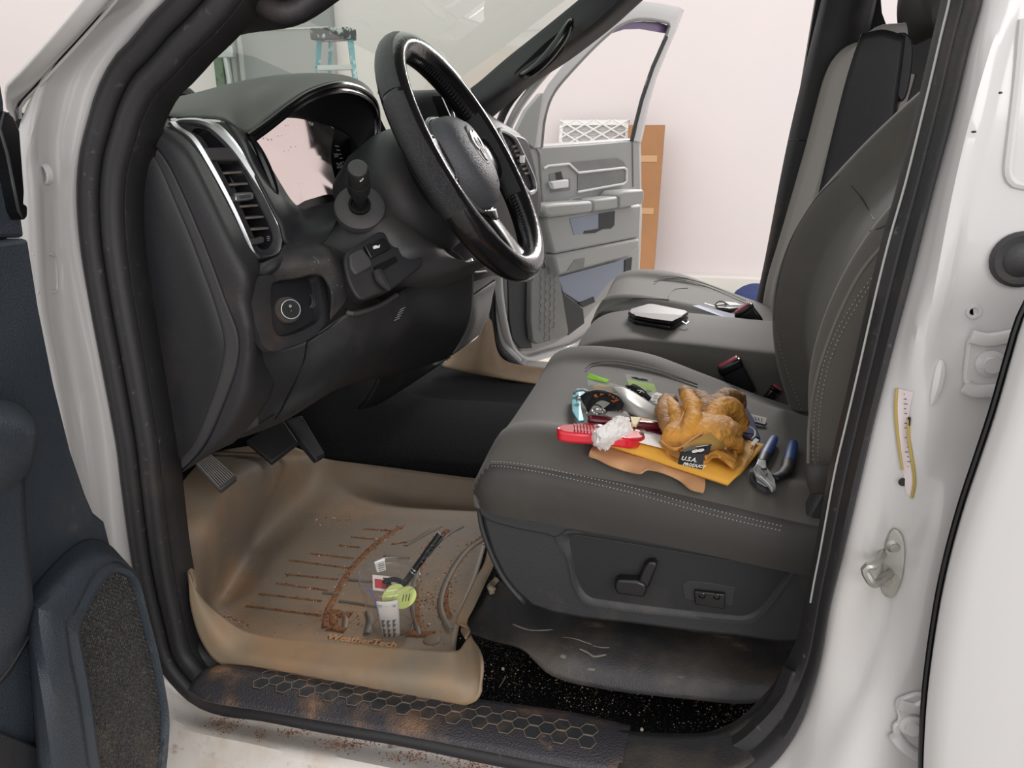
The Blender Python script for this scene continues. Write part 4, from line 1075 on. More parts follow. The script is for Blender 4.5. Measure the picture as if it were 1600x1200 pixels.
# align start index
def align(A, B):
    k = min(range(len(B)), key=lambda i: (B[i] - A[0]).length); return B[k:] + B[:k]
I = align(O, I)
mb = MB('satin_silver')
mid = [a.lerp(b, .5) + VN * .003 for a, b in zip(O, I)]
mb.grid([[p - VN * .006 for p in O], O, mid, I, [p - VN * .008 for p in I]], cv=True); vb = mb.build('vent_bezel', dash)
I2 = align(I, spline([VP(*p, -.004) for p in [(300, 206), (308, 200), (330, 206), (350, 224), (370, 252), (388, 284), (404, 318), (420, 352), (426, 372), (420, 387), (410, 390), (402, 384), (394, 364), (372, 318), (344, 262), (316, 216)]], 90, True))
I3 = [p.lerp(sum(I, Vector()) / 90, .16) - VN * .05 for p in I]
mb = MB('black_plastic', 'vent_dark'); mb.grid([[p - VN * .004 for p in I], [p.lerp(q, .6) - VN * .003 for p, q in zip(I, I2)], I2], cv=True)
V = mb.grid([I2, I3], 'vent_dark', cv=True); mb.face(V[-1], 'vent_dark'); mb.build('vent_housing', dash)
mb = MB('grey_plastic'); mb.prism([VP(*p, .002) for p in ((310, 231), (364, 229), (377, 246), (374, 251), (327, 250), (320, 243))], -VN * .02); mb.build('vent_bar', dash, bevel=.002)
for (x0, y0, x1, y1) in ((337, 270, 381, 267), (347, 288, 390, 285), (356, 303, 396, 300), (365, 322, 407, 319), (373, 340, 414, 337), (381, 358, 420, 355)):
    mb = MB('vent_slat'); a, b = VP(x0, y0, -.006), VP(x1, y1, -.006)
    bk = -VN * .016 + Vector((0, 0, .004))
    mb.prism([a, b, b + bk, a + bk], (0, 0, -.0028)); mb.build('vent_slat', dash, bevel=.0006, smooth=False)
mb = MB('vent_dark')
for x0, y0, x1, y1 in ((355, 262, 368, 292), (362, 292, 385, 356)): mb.tube([VP(x0, y0, -.03), VP(x1, y1, -.03)], .004, n=4)
mb.build('vent_vane', dash, smooth=False)
mb = MB('satin_silver'); mb.prism([VP(*p, .006) for p in ((368, 304), (395, 301), (397, 305), (396, 311), (370, 314), (368, 311))], -VN * .012); vk = mb.build('vent_tab', dash, bevel=.001)
mb = MB('grey_plastic'); mb.prism([VP(*p, .0075) for p in ((374, 306), (392, 304), (392, 308), (375, 310))], -VN * .003); mb.build('tab_insert', vk, smooth=False)
mb = MB('grey_plastic'); mb.prism([VP(*p, .003) for p in ((390, 374), (408, 369), (413, 371), (413, 378), (410, 380), (393, 383), (390, 380))], -VN * .012); mb.build('vent_wheel', dash, bevel=.0012)
mb = MB('dim_print')
for p, q in (((386, 378), (387, 383)), ((388, 377), (389, 382)), ((417, 370), (421, 369)), ((417, 373), (422, 372)), ((418, 376), (421, 375))): mb.tube([VP(*p, .0), VP(*q, .0)], .0005, n=4)
mb.build('vent_marks', dash, smooth=False)
# shelf bulge above the headlight switch, and switch surround
mb = MB('dusty_plastic')
mb.loft([YY([(405, 412, .10), (402, 425, .10), (392, 440, .10), (388, 460, .10)]), YY([(430, 402, .12), (428, 416, .11), (422, 428, .115), (425, 440, .12)]), YY([(446, 384, .17), (456, 398, .14), (458, 415, .13), (460, 434, .135)]),
         YY([(470, 378, .20), (488, 391, .165), (492, 408, .15), (490, 428, .15)]), YY([(500, 384, .22), (512, 392, .18), (517, 410, .165), (505, 434, .16)]), YY([(530, 396, .24), (530, 412, .20), (532, 440, .18), (516, 460, .165)]),
         YY([(550, 420, .26), (545, 440, .22), (538, 470, .19), (514, 500, .17)])], 60, 24)
mb.build('switch_shelf', dash, solid=.003)
SN = Vector((.93, -.2, .3)).normalized(); s0 = Y(450, 480, .125)
def SP(px, py, d=0): return PL(px, py, s0 + SN * d, SN)
so = [(390, 445), (396, 434), (425, 428), (470, 420), (492, 421), (504, 430), (511, 450), (515, 475), (512, 500), (500, 518), (478, 532), (440, 546), (424, 549), (412, 540), (402, 515), (394, 480)]
si = [(424, 446), (430, 440), (460, 432), (486, 428), (496, 433), (500, 450), (503, 475), (502, 492), (495, 504), (470, 518), (448, 525), (434, 524), (427, 512), (424, 490), (423, 465)]
O = spline([SP(*p, .004) for p in so], 80, True); I = align(O, spline([SP(*p, .003) for p in si], 80, True))
cc = sum(I, Vector()) / 80
mb = MB('black_plastic'); mb.grid([[p - SN * .01 for p in O], O, [a.lerp(b, .5) + SN * .002 for a, b in zip(O, I)], I, [p.lerp(cc, .03) - SN * .006 for p in I]], cv=True); mb.build('switch_surround', dash)
mb = MB('panel_plastic'); V = mb.grid([[p.lerp(cc, .02) - SN * .004 for p in I], [p.lerp(cc, .08) - SN * .012 for p in I]], cv=True); mb.face(V[-1]); mb.build('switch_recess', dash)
kn = MB('knob_grey'); kc = SP(446, 485, -.011)
kax = (SP(455, 483, .012) - kc).normalized()
kn.lathe([(.0180, 0), (.0175, .012), (.015, .016), (.0135, .020), (.0130, .024)], kc, kax, n=32); kk = kn.build('headlight_knob', dash)
mb = MB('satin_silver'); mb.tube([kc + kax * .0245 + (kax.orthogonal().normalized() * math.cos(a) + kax.cross(kax.orthogonal().normalized()) * math.sin(a)) * .0124 for a in [2 * math.pi * i / 40 for i in range(40)]], .0006, n=6, closed=True); mb.build('knob_ring', kk)
mb = MB('gloss_black'); mb.lathe([(.0122, .0243), (0, .0243)], kc, kax, n=32); mb.build('knob_face', kk)
mb = MB('white_print'); kf = kc + kax * .0248
ky = Vector((0, 0, 1)); kx = Vector((.25, .97, 0)).normalized()
text_mesh(mb, 'P', kf + ky * -.0035 + kx * .001, kx, ky, .005, 'white_print'); text_mesh(mb, 'D', kf + ky * .004, kx, ky, .005, 'white_print'); mb.tube([kf + ky * .0055 - kx * .003, kf + ky * .0055 - kx * .0018], .0002, n=4); mb.tube([kf + ky * .004 - kx * .003, kf + ky * .004 - kx * .0018], .0002, n=4)
mb.build('knob_icons', kk, smooth=False)
kx = Vector((0, 0, 1)).cross(SN).normalized(); ky = SN.cross(kx)
mb = MB('dim_print')
for s, px, py, z in (('O', 431, 459, .007), ('X', 438, 453, .007), ('D', 446, 453, .007), ('A', 452, 456, .0055), ('U', 456, 459, .0055), ('TO', 461, 463, .0055), ('o', 427, 490, .005), ('*', 481, 461, .005)):
    text_mesh(mb, s, SP(px, py, -.0110), kx, ky, z, 'dim_print')
mb.tube([SP(481, 469, -.0110), SP(482, 482, -.0110)], .0005, n=4)
mb.build('switch_markings', dash, smooth=False)
mb = MB('grey_plastic')
for k, px in enumerate((486, 489, 492)): mb.tube(spline([SP(px - 3, 458, -.011), SP(px + 1, 464, -.007), SP(px + 2, 470, -.006), SP(px + 1, 477, -.007), SP(px - 3, 482, -.011)], 12), .0012, n=6)
mb.build('dimmer_wheel', dash)
# column shroud
mb = MB('grey_plastic')
mb.loft([YY([(580, 262, .40), (584, 260, .40), (590, 256, .42), (640, 250, .54)]),
 YY([(546, 286, .38), (560, 274, .36), (588, 268, .38), (640, 268, .52)]),
 YY([(524, 314, .35), (542, 308, .32), (585, 298, .32), (650, 300, .50)]),
 YY([(512, 338, .33), (535, 336, .29), (602, 335, .29), (660, 335, .46)]),
 YY([(503, 355, .31), (530, 362, .27), (622, 362, .28), (680, 365, .42)]),
 YY([(484, 376, .29), (525, 392, .26), (645, 390, .28), (690, 385, .38)]),
 YY([(505, 388, .30), (540, 408, .28), (620, 420, .27), (705, 400, .37)]),
 YY([(535, 400, .32), (560, 430, .31), (640, 440, .31), (730, 410, .40)]),
 YY([(545, 430, .36), (580, 455, .35), (655, 452, .36), (755, 408, .43)]),
 YY([(560, 450, .40), (600, 470, .40), (670, 462, .42), (765, 412, .48)])], 60, 30)
mb.build('column_shroud', dash, solid=.004)
# stalk boss and turn signal stalk
sb0 = Y(562, 322, .27); sax = (Y(559, 262, .20) - sb0).normalized()
mb = MB('grey_plastic'); mb.lathe([(.038, -.010), (.036, -.002), (.030, .001), (.016, .001)], sb0, sax, n=30); mb.build('stalk_boss', dash)
mb = MB('dark_void'); mb.lathe([(.0155, 0), (.016, .006), (.0125, .007), (.011, .004)], sb0, sax, n=24); mb.build('stalk_collar', dash)
L_ = (Y(559, 262, .20) - sb0).length
mb = MB('panel_plastic', 'gloss_black', 'grey_plastic')
mb.lathe([(.0085, 0), (.009, L_ * .22), (.0135, L_ * .38), (.0145, L_ * .45)], sb0, sax, n=28, m=0)
mb.lathe([(.0155, L_ * .45), (.0160, L_ * .5), (.0160, L_ * .64), (.0155, L_ * .66)], sb0, sax, n=28, m=0)
mb.lathe([(.0150, L_ * .66), (.0148, L_ * .92), (.0135, L_ * .98), (.0125, L_)], sb0, sax, n=28, m=0)
stk = mb.build('signal_stalk', dash)
mb = MB('grey_plastic'); mb.lathe([(.0130, L_ * .995), (.0115, L_ * 1.01), (0, L_ * 1.01)], sb0, sax, n=28); mb.build('stalk_end', stk)
mb = MB('white_print')
for px, py in ((566, 293), (570, 292), (573, 289)):
    p = Y(px, py, .2); t0 = (p - sb0).dot(sax); ax_p = sb0 + sax * t0; q = ax_p + (Y(px, py, .19) - ax_p).normalized() * .0166
    mb.ball(q, .0011, n=5)
mb.build('stalk_marks', stk)
# pod with pedal switch and lever on the shroud
PN = Vector((.75, -.5, .42)).normalized(); p0_ = Y(585, 405, .235)
def PP(px, py, d=0): return PL(px, py, p0_ + PN * d, PN)
mb = MB('panel_plastic'); mb.prism(spline([PP(*p, .004) for p in ((538, 405), (545, 392), (575, 372), (592, 362), (602, 364), (614, 384), (640, 388), (662, 410), (640, 432), (612, 452), (590, 460), (566, 468), (552, 455), (542, 430))], 60, True), -PN * .03); mb.build('switch_pod', dash, bevel=.003)
mb = MB('grey_plastic'); mb.prism([PP(*p, .009) for p in ((546, 398), (566, 386), (580, 404), (584, 416), (556, 430), (548, 418))], -PN * .012); mb.build('pod_block', dash, bevel=.003)
mb = MB('switch_black'); mb.prism([PP(*p, .010) for p in ((570, 384), (600, 370), (612, 388), (580, 404))], -PN * .01); q = mb.build('pedal_button', dash, bevel=.0015)
mb = MB('white_print'); mb.prism([PP(*p, .0112) for p in ((583, 385), (587, 383), (591, 384), (594, 382), (593, 387), (588, 388), (584, 389))], -PN * .001); mb.build('button_icon', q, smooth=False)
mb = MB('dark_void'); mb.prism([PP(*p, .0065) for p in ((585, 416), (618, 400), (622, 408), (596, 424), (586, 424))], -PN * .003); mb.build('pod_slot', dash, smooth=False)
mb = MB('grey_plastic'); mb.loft([[PP(582, 424, .008), PP(588, 421, .016), PP(596, 419, .008)], [PP(586, 438, .010), PP(595, 434, .020), PP(604, 432, .010)], [PP(597, 450, .010), PP(603, 450, .018), PP(609, 444, .010)], [PP(606, 455, .006), PP(608, 455, .010), PP(611, 452, .006)]], 16, 10); mb.build('tilt_lever', dash, solid=.003)
# hub housing behind the wheel
WC = Vector((-.35, .42, .677)); WN = Vector((math.cos(math.radians(30)), 0, math.sin(math.radians(30)))); WA = Vector((-WN.z, 0, WN.x)); WB = Vector((0, 1, 0))
mb = MB('panel_plastic'); mb.lathe([(.088, -.20), (.104, -.16), (.108, -.11), (.104, -.085), (.085, -.066), (0, -.06)], WC, WN, n=40, ref=WB); mb.build('column_housing', dash)
# knee panel
kp = [
 [(404, 540, .09), (440, 545, .12), (480, 532, .145), (512, 510, .165), (545, 488, .19), (570, 482, .22), (605, 470, .27), (640, 448, .33), (690, 430, .42), (740, 415, .52)],
 [(398, 580, .09), (435, 582, .12), (470, 576, .145), (508, 560, .165), (545, 540, .19), (575, 530, .22), (612, 512, .27), (650, 490, .33), (695, 475, .44), (740, 455, .55)],
 [(370, 640, .09), (410, 632, .12), (445, 620, .145), (485, 602, .165), (525, 583, .19), (560, 568, .22), (600, 550, .27), (640, 530, .35), (690, 520, .46), (735, 500, .58)],
 [(335, 692, .09), (380, 680, .12), (415, 668, .145), (455, 650, .165), (495, 625, .19), (530, 603, .24), (570, 588, .32), (615, 575, .40), (665, 560, .52), (715, 540, .62)],
 [(325, 700, .12), (365, 686, .16), (400, 675, .20), (445, 655, .24), (490, 630, .28), (520, 612, .34), (560, 596, .42), (600, 590, .50), (655, 575, .60), (700, 560, .70)],
]
mb = MB('panel_plastic'); mb.loft([YY(r) for r in kp], 40, 70); kpo = mb.build('knee_panel', dash, solid=.003)
KS = Surf(kpo)
def onk(px, py, h=.001):
    p = KS.t[0].ray_cast(CAM, ray(px, py).normalized())[0]
    return (p if p else Y(px, py, .25)) - ray(px, py).normalized() * h
mb = MB('dark_void')
for pts in ([(480, 534), (476, 560), (460, 600), (440, 640), (430, 655)], [(412, 549), (398, 572), (378, 610), (352, 655)], [(480, 534), (512, 514), (540, 490)], [(428, 647), (402, 664), (345, 690)]):
    mb.tube([onk(*p, .0008) for p in pts], .0011, n=6)
mb.build('panel_seam', dash)
mb = MB('dim_print')
for k in range(5): mb.tube([onk(616 + k * 2.2, 501 - k * 4.2), onk(624 + k * 2.2, 497 - k * 4.2)], .0006, n=4)
mb.build('vent_slots', dash, smooth=False)
mb = MB('grey_plastic'); mb.tube(spline([onk(*p, .004) for p in ((540, 484), (545, 489), (556, 490), (580, 483), (600, 474), (620, 461))], 20), .0035, n=8); mb.build('panel_lip', dash)
mb = MB('grey_plastic')
mb.prism([onk(*p, .003) for p in ((360, 668), (402, 646), (404, 664), (365, 684))], Vector((-.004, .01, 0))); mb.build('diagnostic_port', dash, smooth=False)
# centre: dark stack, storage pocket and parts toward the passenger
mb = MB('panel_plastic')
st_ = [
 [(590, 146, .72), (600, 160, .66), (618, 215, .64), (640, 330, .62), (660, 430, .62)],
 [(640, 146, .80), (648, 155, .76), (655, 215, .74), (680, 330, .72), (700, 440, .70)],
 [(690, 146, .88), (698, 152, .84), (712, 215, .82), (730, 330, .80), (735, 440, .78)],
 [(735, 156, .98), (745, 172, .94), (765, 225, .92), (770, 330, .92), (765, 430, .90)],
 [(760, 180, 1.12), (772, 195, 1.08), (790, 240, 1.08), (800, 330, 1.06), (775, 430, 1.04)],
 [(785, 196, 1.34), (797, 207, 1.30), (815, 250, 1.30), (830, 320, 1.30), (790, 425, 1.26)],
 [(800, 205, 1.46), (812, 215, 1.44), (830, 260, 1.44), (841, 330, 1.44), (800, 420, 1.40)],
]
mb.loft([YY(r) for r in st_], 60, 40); mb.build('centre_stack', dash, solid=.006)
mb = MB('gloss_black'); mb.prism(YY([(684, 150, .79), (700, 150, .79), (735, 215, .79), (738, 260, .79), (700, 260, .79)]), (-.012, 0, 0)); scr = mb.build('display_screen', dash, smooth=False, bevel=.001)
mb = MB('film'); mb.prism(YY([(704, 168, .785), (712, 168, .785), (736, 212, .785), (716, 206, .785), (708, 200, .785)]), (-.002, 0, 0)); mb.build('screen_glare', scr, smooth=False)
mb = MB('satin_silver'); mb.tube(YY([(690, 150, .78), (714, 205, .78)]), .0015, n=6); mb.tube(YY([(706, 163, .78), (716, 206, .78)]), .0015, n=6); mb.build('screen_edge', dash)
# passenger end vent
EN = Vector((.93, -.25, .2)).normalized(); e0 = Y(810, 255, 1.12)
def EP(px, py, d=0): return PL(px, py, e0 + EN * d, EN)
mb = MB('grey_plastic'); mb.prism(spline([EP(*p, -.004) for p in ((778, 204), (795, 208), (815, 212), (826, 222), (838, 265), (843, 310), (840, 335), (826, 318), (800, 260), (782, 222))], 40, True), -EN * .05); mb.build('dash_end', dash, bevel=.006)
ro = [(780, 203), (795, 209), (806, 220), (832, 276), (836, 294), (832, 300), (824, 300), (812, 280), (794, 240), (782, 214)]
mb = MB('satin_silver'); mb.tube(spline([EP(*p, .006) for p in ro], 50, True), .006, n=8, closed=True); pv = mb.build('passenger_vent_ring', dash)
mb = MB('vent_dark'); mb.prism(spline([EP(*p, .002) for p in ro], 40, True), -EN * .01); mb.build('passenger_vent_core', dash, smooth=False)
mb = MB('vent_slat')
for k in range(7):
    f = k / 6; a = EP(800 + 19 * f, 230 + 42 * f, .004); b = EP(808 + 19 * f, 228 + 42 * f, .004); mb.tube([a, b], .004, n=4)
mb.build('passenger_vent_slats', dash, smooth=False)
mb = MB('filter_frame'); mb.box(EP(816, 249, .012), (.01, .02, .018)); mb.build('passenger_vent_tab', dash, bevel=.002)
# lower centre: key bowl, gray glove box, pocket
mb = MB('black_plastic')
mb.loft([YY([(640, 385, .42), (670, 400, .40), (700, 388, .42)]), YY([(660, 430, .44), (690, 425, .42), (720, 400, .45)]), YY([(690, 445, .50), (715, 436, .48), (740, 425, .52)]), YY([(700, 460, .62), (735, 440, .60), (762, 425, .62)])], 20, 16); mb.build('ignition_bowl', dash, solid=.004)
mb = MB('satin_silver'); mb.loft([YY([(703, 412, .46), (722, 425, .45), (742, 416, .47)]), YY([(702, 400, .48), (720, 410, .48), (738, 404, .49)])], 8, 8); mb.build('ignition_plate', dash, solid=.002)
mb = MB('door_grey_dark')
mb.loft([YY([(728, 470, .95), (742, 462, .98), (775, 440, 1.25)]), YY([(735, 490, .95), (745, 482, .98), (770, 462, 1.25)]), YY([(722, 520, .98), (740, 508, 1.0), (764, 490, 1.25)]), YY([(707, 555, 1.0), (728, 540, 1.05), (750, 522, 1.25)])], 20, 16)
mb.build('glove_box', dash, solid=.01)
mb = MB('door_grey'); mb.prism(YY([(734, 462, 1.0), (764, 441, 1.2), (766, 447, 1.2), (739, 468, 1.0)]), (-.01, .01, 0)); mb.build('glove_box_latch', dash, bevel=.002)
mb = MB('door_grey_dark'); mb.prism(YY([(724, 440, .98), (778, 405, 1.3), (780, 432, 1.3), (740, 458, 1.0), (728, 466, .98)]), (-.02, .02, 0)); mb.build('lower_dash_trim', dash, bevel=.002)
mb = MB('dark_void'); mb.prism(YY([(690, 482, .80), (727, 475, .86), (707, 556, .86), (676, 566, .80), (680, 520, .80)]), (-.01, .03, 0)); mb.build('storage_pocket', dash, bevel=.004)
mb = MB('panel_plastic')
mb.loft([YY([(600, 560, .52), (640, 520, .62), (690, 480, .76), (700, 472, .82)]), YY([(590, 600, .56), (620, 570, .64), (660, 545, .76), (680, 520, .84)]), YY([(575, 625, .60), (600, 618, .66), (650, 590, .76), (678, 568, .86)]), YY([(560, 640, .68), (590, 632, .72), (640, 602, .80), (705, 558, .98)])], 24, 20); mb.build('centre_lower_panel', dash, solid=.006)
# added dark blocks, stopping light from showing through gaps between the panels
mb = MB('dark_void'); mb.box((-.94, .74, .46), (.24, 1.24, .40)); mb.build('dash_gap_blocker', dash, smooth=False)
mb = MB('dark_void'); mb.box((-.70, .50, .47), (.26, .42, .22)); mb.build('dash_gap_blocker', dash, smooth=False)
# pedals
def pedal(name, label, outline, y, ribs, matn='grey_plastic', thick=.014, arm=None):
    t_ = thing(name, Y(outline[0][0], outline[0][1], y), label, 'pedal')
    P_ = [Y(*p) for p in outline]
    n_ = (P_[1] - P_[0]).cross(P_[2] - P_[0]).normalized()
    if n_.dot(CAM - P_[0]) < 0: n_ = -n_
    m_ = MB(matn); m_.prism(P_, -n_ * thick); m_.build('pedal_pad', t_, bevel=.003)
    m_ = MB('vent_slat' if matn != 'panel_plastic' else 'grey_plastic')
    a, b, c, d = P_[0], P_[1], P_[2], P_[3]
    for k in range(ribs):
        f = (k + .7) / (ribs + .4)
        m_.tube([a.lerp(d, f).lerp(b.lerp(c, f), .06) + n_ * .001, a.lerp(d, f).lerp(b.lerp(c, f), .94) + n_ * .001], .0011, n=4)
    m_.build('rubber_ribs', t_, smooth=False)
    m_ = MB('dark_void'); top = P_[0].lerp(P_[3], .5); m_.tube([top - n_ * thick, top - n_ * .05 + Vector((-.03, 0, .06)), top + Vector((-.10, .0, .16))], .008, n=8); m_.build('pedal_arm', t_)
pedal('parking_brake_pedal', 'ribbed parking brake pedal at the far left of the footwell, just below the dashboard corner', [(304, 722, .20), (344, 766, .18), (371, 745, .21), (329, 708, .23)], .3, 9, 'grey_plastic')
pedal('brake_pedal', 'wide dark brake pedal in the middle of the footwell, between the two ribbed pedals', [(384, 688, .44), (424, 722, .42), (466, 690, .48), (440, 652, .52)], .45, 0, 'panel_plastic')
pedal('accelerator_pedal', 'ribbed narrow accelerator pedal hanging beside the black carpeted tunnel', [(444, 656, .55), (496, 719, .53), (509, 712, .56), (472, 648, .58)], .55, 8, 'panel_plastic')

# ================================================================ steering wheel
sw = thing('steering_wheel', WC, 'black leather steering wheel with a stitched glossy rim cover and silver-trimmed spokes', 'steering wheel')
def WP(a, b, n=0): return WC + WA * a + WB * b + WN * n
def rimp(t, r=.190, n=0): return WP(math.cos(t) * r, math.sin(t) * r, n)
# cover: eight wraps of two leathers around the rim; angle 0 is the top, positive toward the passenger
def arc(t0, t1, r, rt, m, name, n=40):
    mb = MB(m); mb.tube([rimp(t0 + (t1 - t0) * i / n) for i in range(n + 1)], rt, n=18); return mb.build(name, sw)
mb = MB('leather_gloss'); mb.tube([rimp(2 * math.pi * i / 120) for i in range(120)], .0205, n=20, closed=True, flat=(1, 1.12), up=tuple(WN)); mb.build('rim', sw)
for t0, t1 in ((-1.05, -.22), (-2.35, -1.05 - .001), (1.1, 2.0)):
    if t0 == -2.35: t0, t1 = -1.95, -1.08
    arc(t0, t1, .19, .0218, 'leather_perf', 'grip_panel')
mb = MB('strap_black')
for k in range(150):
    t = 2 * math.pi * k / 150
    p = rimp(t, .190 - .0185, .008); q = rimp(t + .018, .190 - .0200, -.004)
    mb.tube([p, q], .0016, n=5)
mb.build('rim_stitching', sw)
# hub / airbag
def hubp(a, b, n): return WP(a, b, n)
hub = [(.075, 0), (.073, .035), (.062, .062), (.035, .078), (0, .080), (-.035, .070), (-.062, .050), (-.078, .025), (-.082, 0)]
hub = hub + [(a, -b) for a, b in reversed(hub[1:-1])]
ring = spline([hubp(a, b, 0) for a, b in hub], 60, True)
hc = hubp(0, 0, 0)
mb = MB('airbag')
prof = [(1.0, -.045), (1.02, -.02), (1.0, -.004), (.93, .010), (.75, .020), (.5, .025), (.2, .027)]
V = mb.grid([[hc + (p - hc) * k + WN * h for p in ring] for k, h in prof], cv=True); mb.face(V[-1]); mb.face(list(reversed(V[0]))); mb.build('airbag_cover', sw)
mb = MB('satin_silver')
mb.tube([hc + (p - hc) * 1.045 - WN * .012 for p in ring], .0028, n=8, closed=True)
mb.build('hub_trim', sw)
# spokes
mb = MB('gloss_black')
for sgn in (-1, 1):
    mb.loft([[WP(.040, sgn * .06, -.035), WP(.03, sgn * .06, -.012), WP(-.03, sgn * .06, -.012), WP(-.045, sgn * .06, -.035)],
             [WP(.040, sgn * .11, -.03), WP(.03, sgn * .11, -.008), WP(-.025, sgn * .11, -.008), WP(-.040, sgn * .11, -.03)],
             [WP(.045, sgn * .176, -.012), WP(.036, sgn * .178, .0), WP(-.02, sgn * .178, .0), WP(-.034, sgn * .176, -.012)]], 12, 12)
mb.loft([[WP(-.06, -.035, -.04), WP(-.06, -.028, -.018), WP(-.06, .028, -.018), WP(-.06, .035, -.04)],
         [WP(-.12, -.03, -.025), WP(-.12, -.022, -.008), WP(-.12, .022, -.008), WP(-.12, .03, -.025)],
         [WP(-.178, -.045, -.012), WP(-.178, -.035, .0), WP(-.178, .035, .0), WP(-.178, .045, -.012)]], 12, 12)
mb.build('spoke', sw, solid=.004)
for sgn in (-1, 1):
    mb = MB('satin_silver')
    c = [(.036, .088), (.040, .12), (.030, .150), (.005, .160), (-.018, .150), (-.026, .12), (-.022, .09)]
    mb.tube(spline([WP(a, sgn * b, -.003) for a, b in c], 40, True), .0020, n=8, closed=True); k = mb.build('spoke_trim', sw)
    mb = MB('switch_black'); mb.prism(spline([WP(a * .86 + .001, sgn * (b * .93 + .006), -.001) for a, b in c], 40, True), -WN * .006)
    mb.build('spoke_buttons', sw)
    mb = MB('white_print')
    for a, b in ((.024, .105), (.016, .125), (.006, .11), (-.006, .135), (-.012, .115)): mb.prism([WP(a - .003, sgn * b, .0), WP(a + .003, sgn * b, .0), WP(a + .002, sgn * (b + .006), .0), WP(a - .001, sgn * (b + .005), .0)], -WN * .0008)
    mb.build('button_icons', k, smooth=False)
mb = MB('chrome'); mb.loft([[WP(-.082, -.035, -.004), WP(-.086, 0, .002), WP(-.082, .035, -.004)], [WP(-.098, -.02, -.006), WP(-.102, 0, -.002), WP(-.098, .02, -.006)]], 6, 12); mb.build('lower_trim', sw, solid=.002)
# emblem: ram head as simple horn and muzzle shapes in an oval
em = MB('airbag'); em.prism([WP(.012 + .034 * math.cos(t), .026 * math.sin(t), .0245) for t in [2 * math.pi * i / 40 for i in range(40)]], WN * .0025)
eo = em.build('emblem_plate', sw, bevel=.001)
em = MB('chrome')
E_ = lambda a, b: WP(.012 + a * .030, b * .024, .0275)
for s in (-1, 1):
    em.prism([E_(*p) for p in ((.62, 0), (.80, s * .35), (.62, s * .75), (.25, s * .98), (-.15, s * .85), (-.35, s * .55), (-.25, s * .35), (-.08, s * .52), (.12, s * .66), (.35, s * .52), (.40, s * .28), (.15, s * .24), (-.45, s * .28), (-.85, s * .18), (-.95, 0), (-.60, 0), (-.45, s * .10), (.10, s * .10), (.35, 0))], WN * .0012)
em.build('emblem', eo, smooth=False)
mb = MB('black_print'); text_mesh(mb, 'AIRBAG', WP(-.048, .018, .0225), WB, WA - WN * .25, .0052, 'black_print'); mb.build('airbag_lettering', sw, smooth=False)
# ================================================================ seats
def cushion(y0, y1, dx, dz=0.0, name='seat_cushion', parent=None, xr=0.30):
    """cross sections from the near lower edge over the top to the far lower edge; x runs from the nose rearward"""
    w = y1 - y0
    xs = [-.262, -.250, -.235, -.20, -.14, -.05, .05, .14, .22, xr]
    bot = [.250, .235, .228, .225, .220, .215, .205, .195, .19, .19]
    seam = [.262, .278, .290, .295, .292, .285, .272, .256, .250, .25]
    crest = [.268, .300, .320, .331, .331, .320, .303, .285, .272, .262]
    mid = [.264, .292, .312, .321, .318, .308, .292, .274, .262, .252]
    farc = [.268, .300, .322, .336, .340, .329, .296, .266, .244, .228]
    rows = []
    for i, x in enumerate(xs):
        nose = (0.012, .004, 0, 0, 0, 0, 0, 0, 0, 0)[i]
        b, s, c, m, fc = bot[i] + dz, seam[i] + dz, crest[i] + dz, mid[i] + dz, farc[i] + dz
        far = .012 if i > 1 else 0
        rows.append([Vector((x + dx, y, z)) for y, z in (
            (y0 + .012 + nose, b), (y0 + .004 + nose, (b + s) / 2), (y0 + nose + .004, s - .006), (y0 + nose + .010, s + .004), (y0 + .045, s * .45 + c * .55), (y0 + .085, c * .98 + m * .02), (y0 + .135, m + (c - m) * .15),
            (y0 + w * .5, m), (y1 - .125, m + (fc - m) * .25), (y1 - .085, fc * .9 + m * .1), (y1 - .045, fc), (y1 - .012 - nose, (min(s, fc - .03) + fc) / 2), (y1 - nose, (s + b) / 2), (y1 - .012 - nose, b))])
    # rounded front drop
    fr = [Vector((p.x + .010 * (1 if 0 < k < 13 else 0), p.y, bot[0] - .02 + dz)) for k, p in enumerate(rows[0])]
    mb = MB('seat_fabric', 'seat_side'); mb.loft([fr] + rows, 60, 70)
    for f in mb.bm.faces:
        c = f.calc_center_median()
        if c.y < y0 + .016 or c.y > y1 - .014: f.material_index = 1
    return mb.build(name, parent)
ds = thing('front_seat', (0, .38, .08), 'driver seat in dark grey fabric with tan-dusty black base, tools and gloves on its cushion', 'truck seat')
dc = cushion(.105, .645, 0, 0, parent=ds)
SEATS = Surf(dc)
def ons(px, py, h=0.0): return SEATS.hit(px, py, h)
# seams and stitching
def seam(pxs, par, h=.0012, r=.0012, m='seam_and_highlight', nm='seam'):
    mb = MB(m); mb.tube(spline([ons(px, py, h) for px, py in pxs], 60), r, n=6); return mb.build(nm, par)
def stitches(pxs, par, surf, n=70, h=.0012):
    mb = MB('stitch'); pts = spline([surf(px, py, h) for px, py in pxs], n * 2)
    for i in range(0, n * 2 - 1, 2): mb.tube([pts[i], pts[i].lerp(pts[i + 1], .65)], .0006, n=4)
    return mb.build('stitching', par, smooth=False)
stitches([(768, 721), (790, 722), (840, 729), (900, 742), (980, 760), (1060, 782), (1140, 803), (1222, 822)], ds, ons, 80)
stitches([(768, 728), (790, 729), (840, 737), (900, 750), (980, 768), (1060, 790), (1140, 811), (1220, 829)], ds, ons, 80)
for off in (0, 5): seam([(915, 575 + off), (925, 567 + off), (950, 563 + off), (990, 568 + off), (1040, 581 + off), (1090, 600 + off)], ds, .0006, .0008)
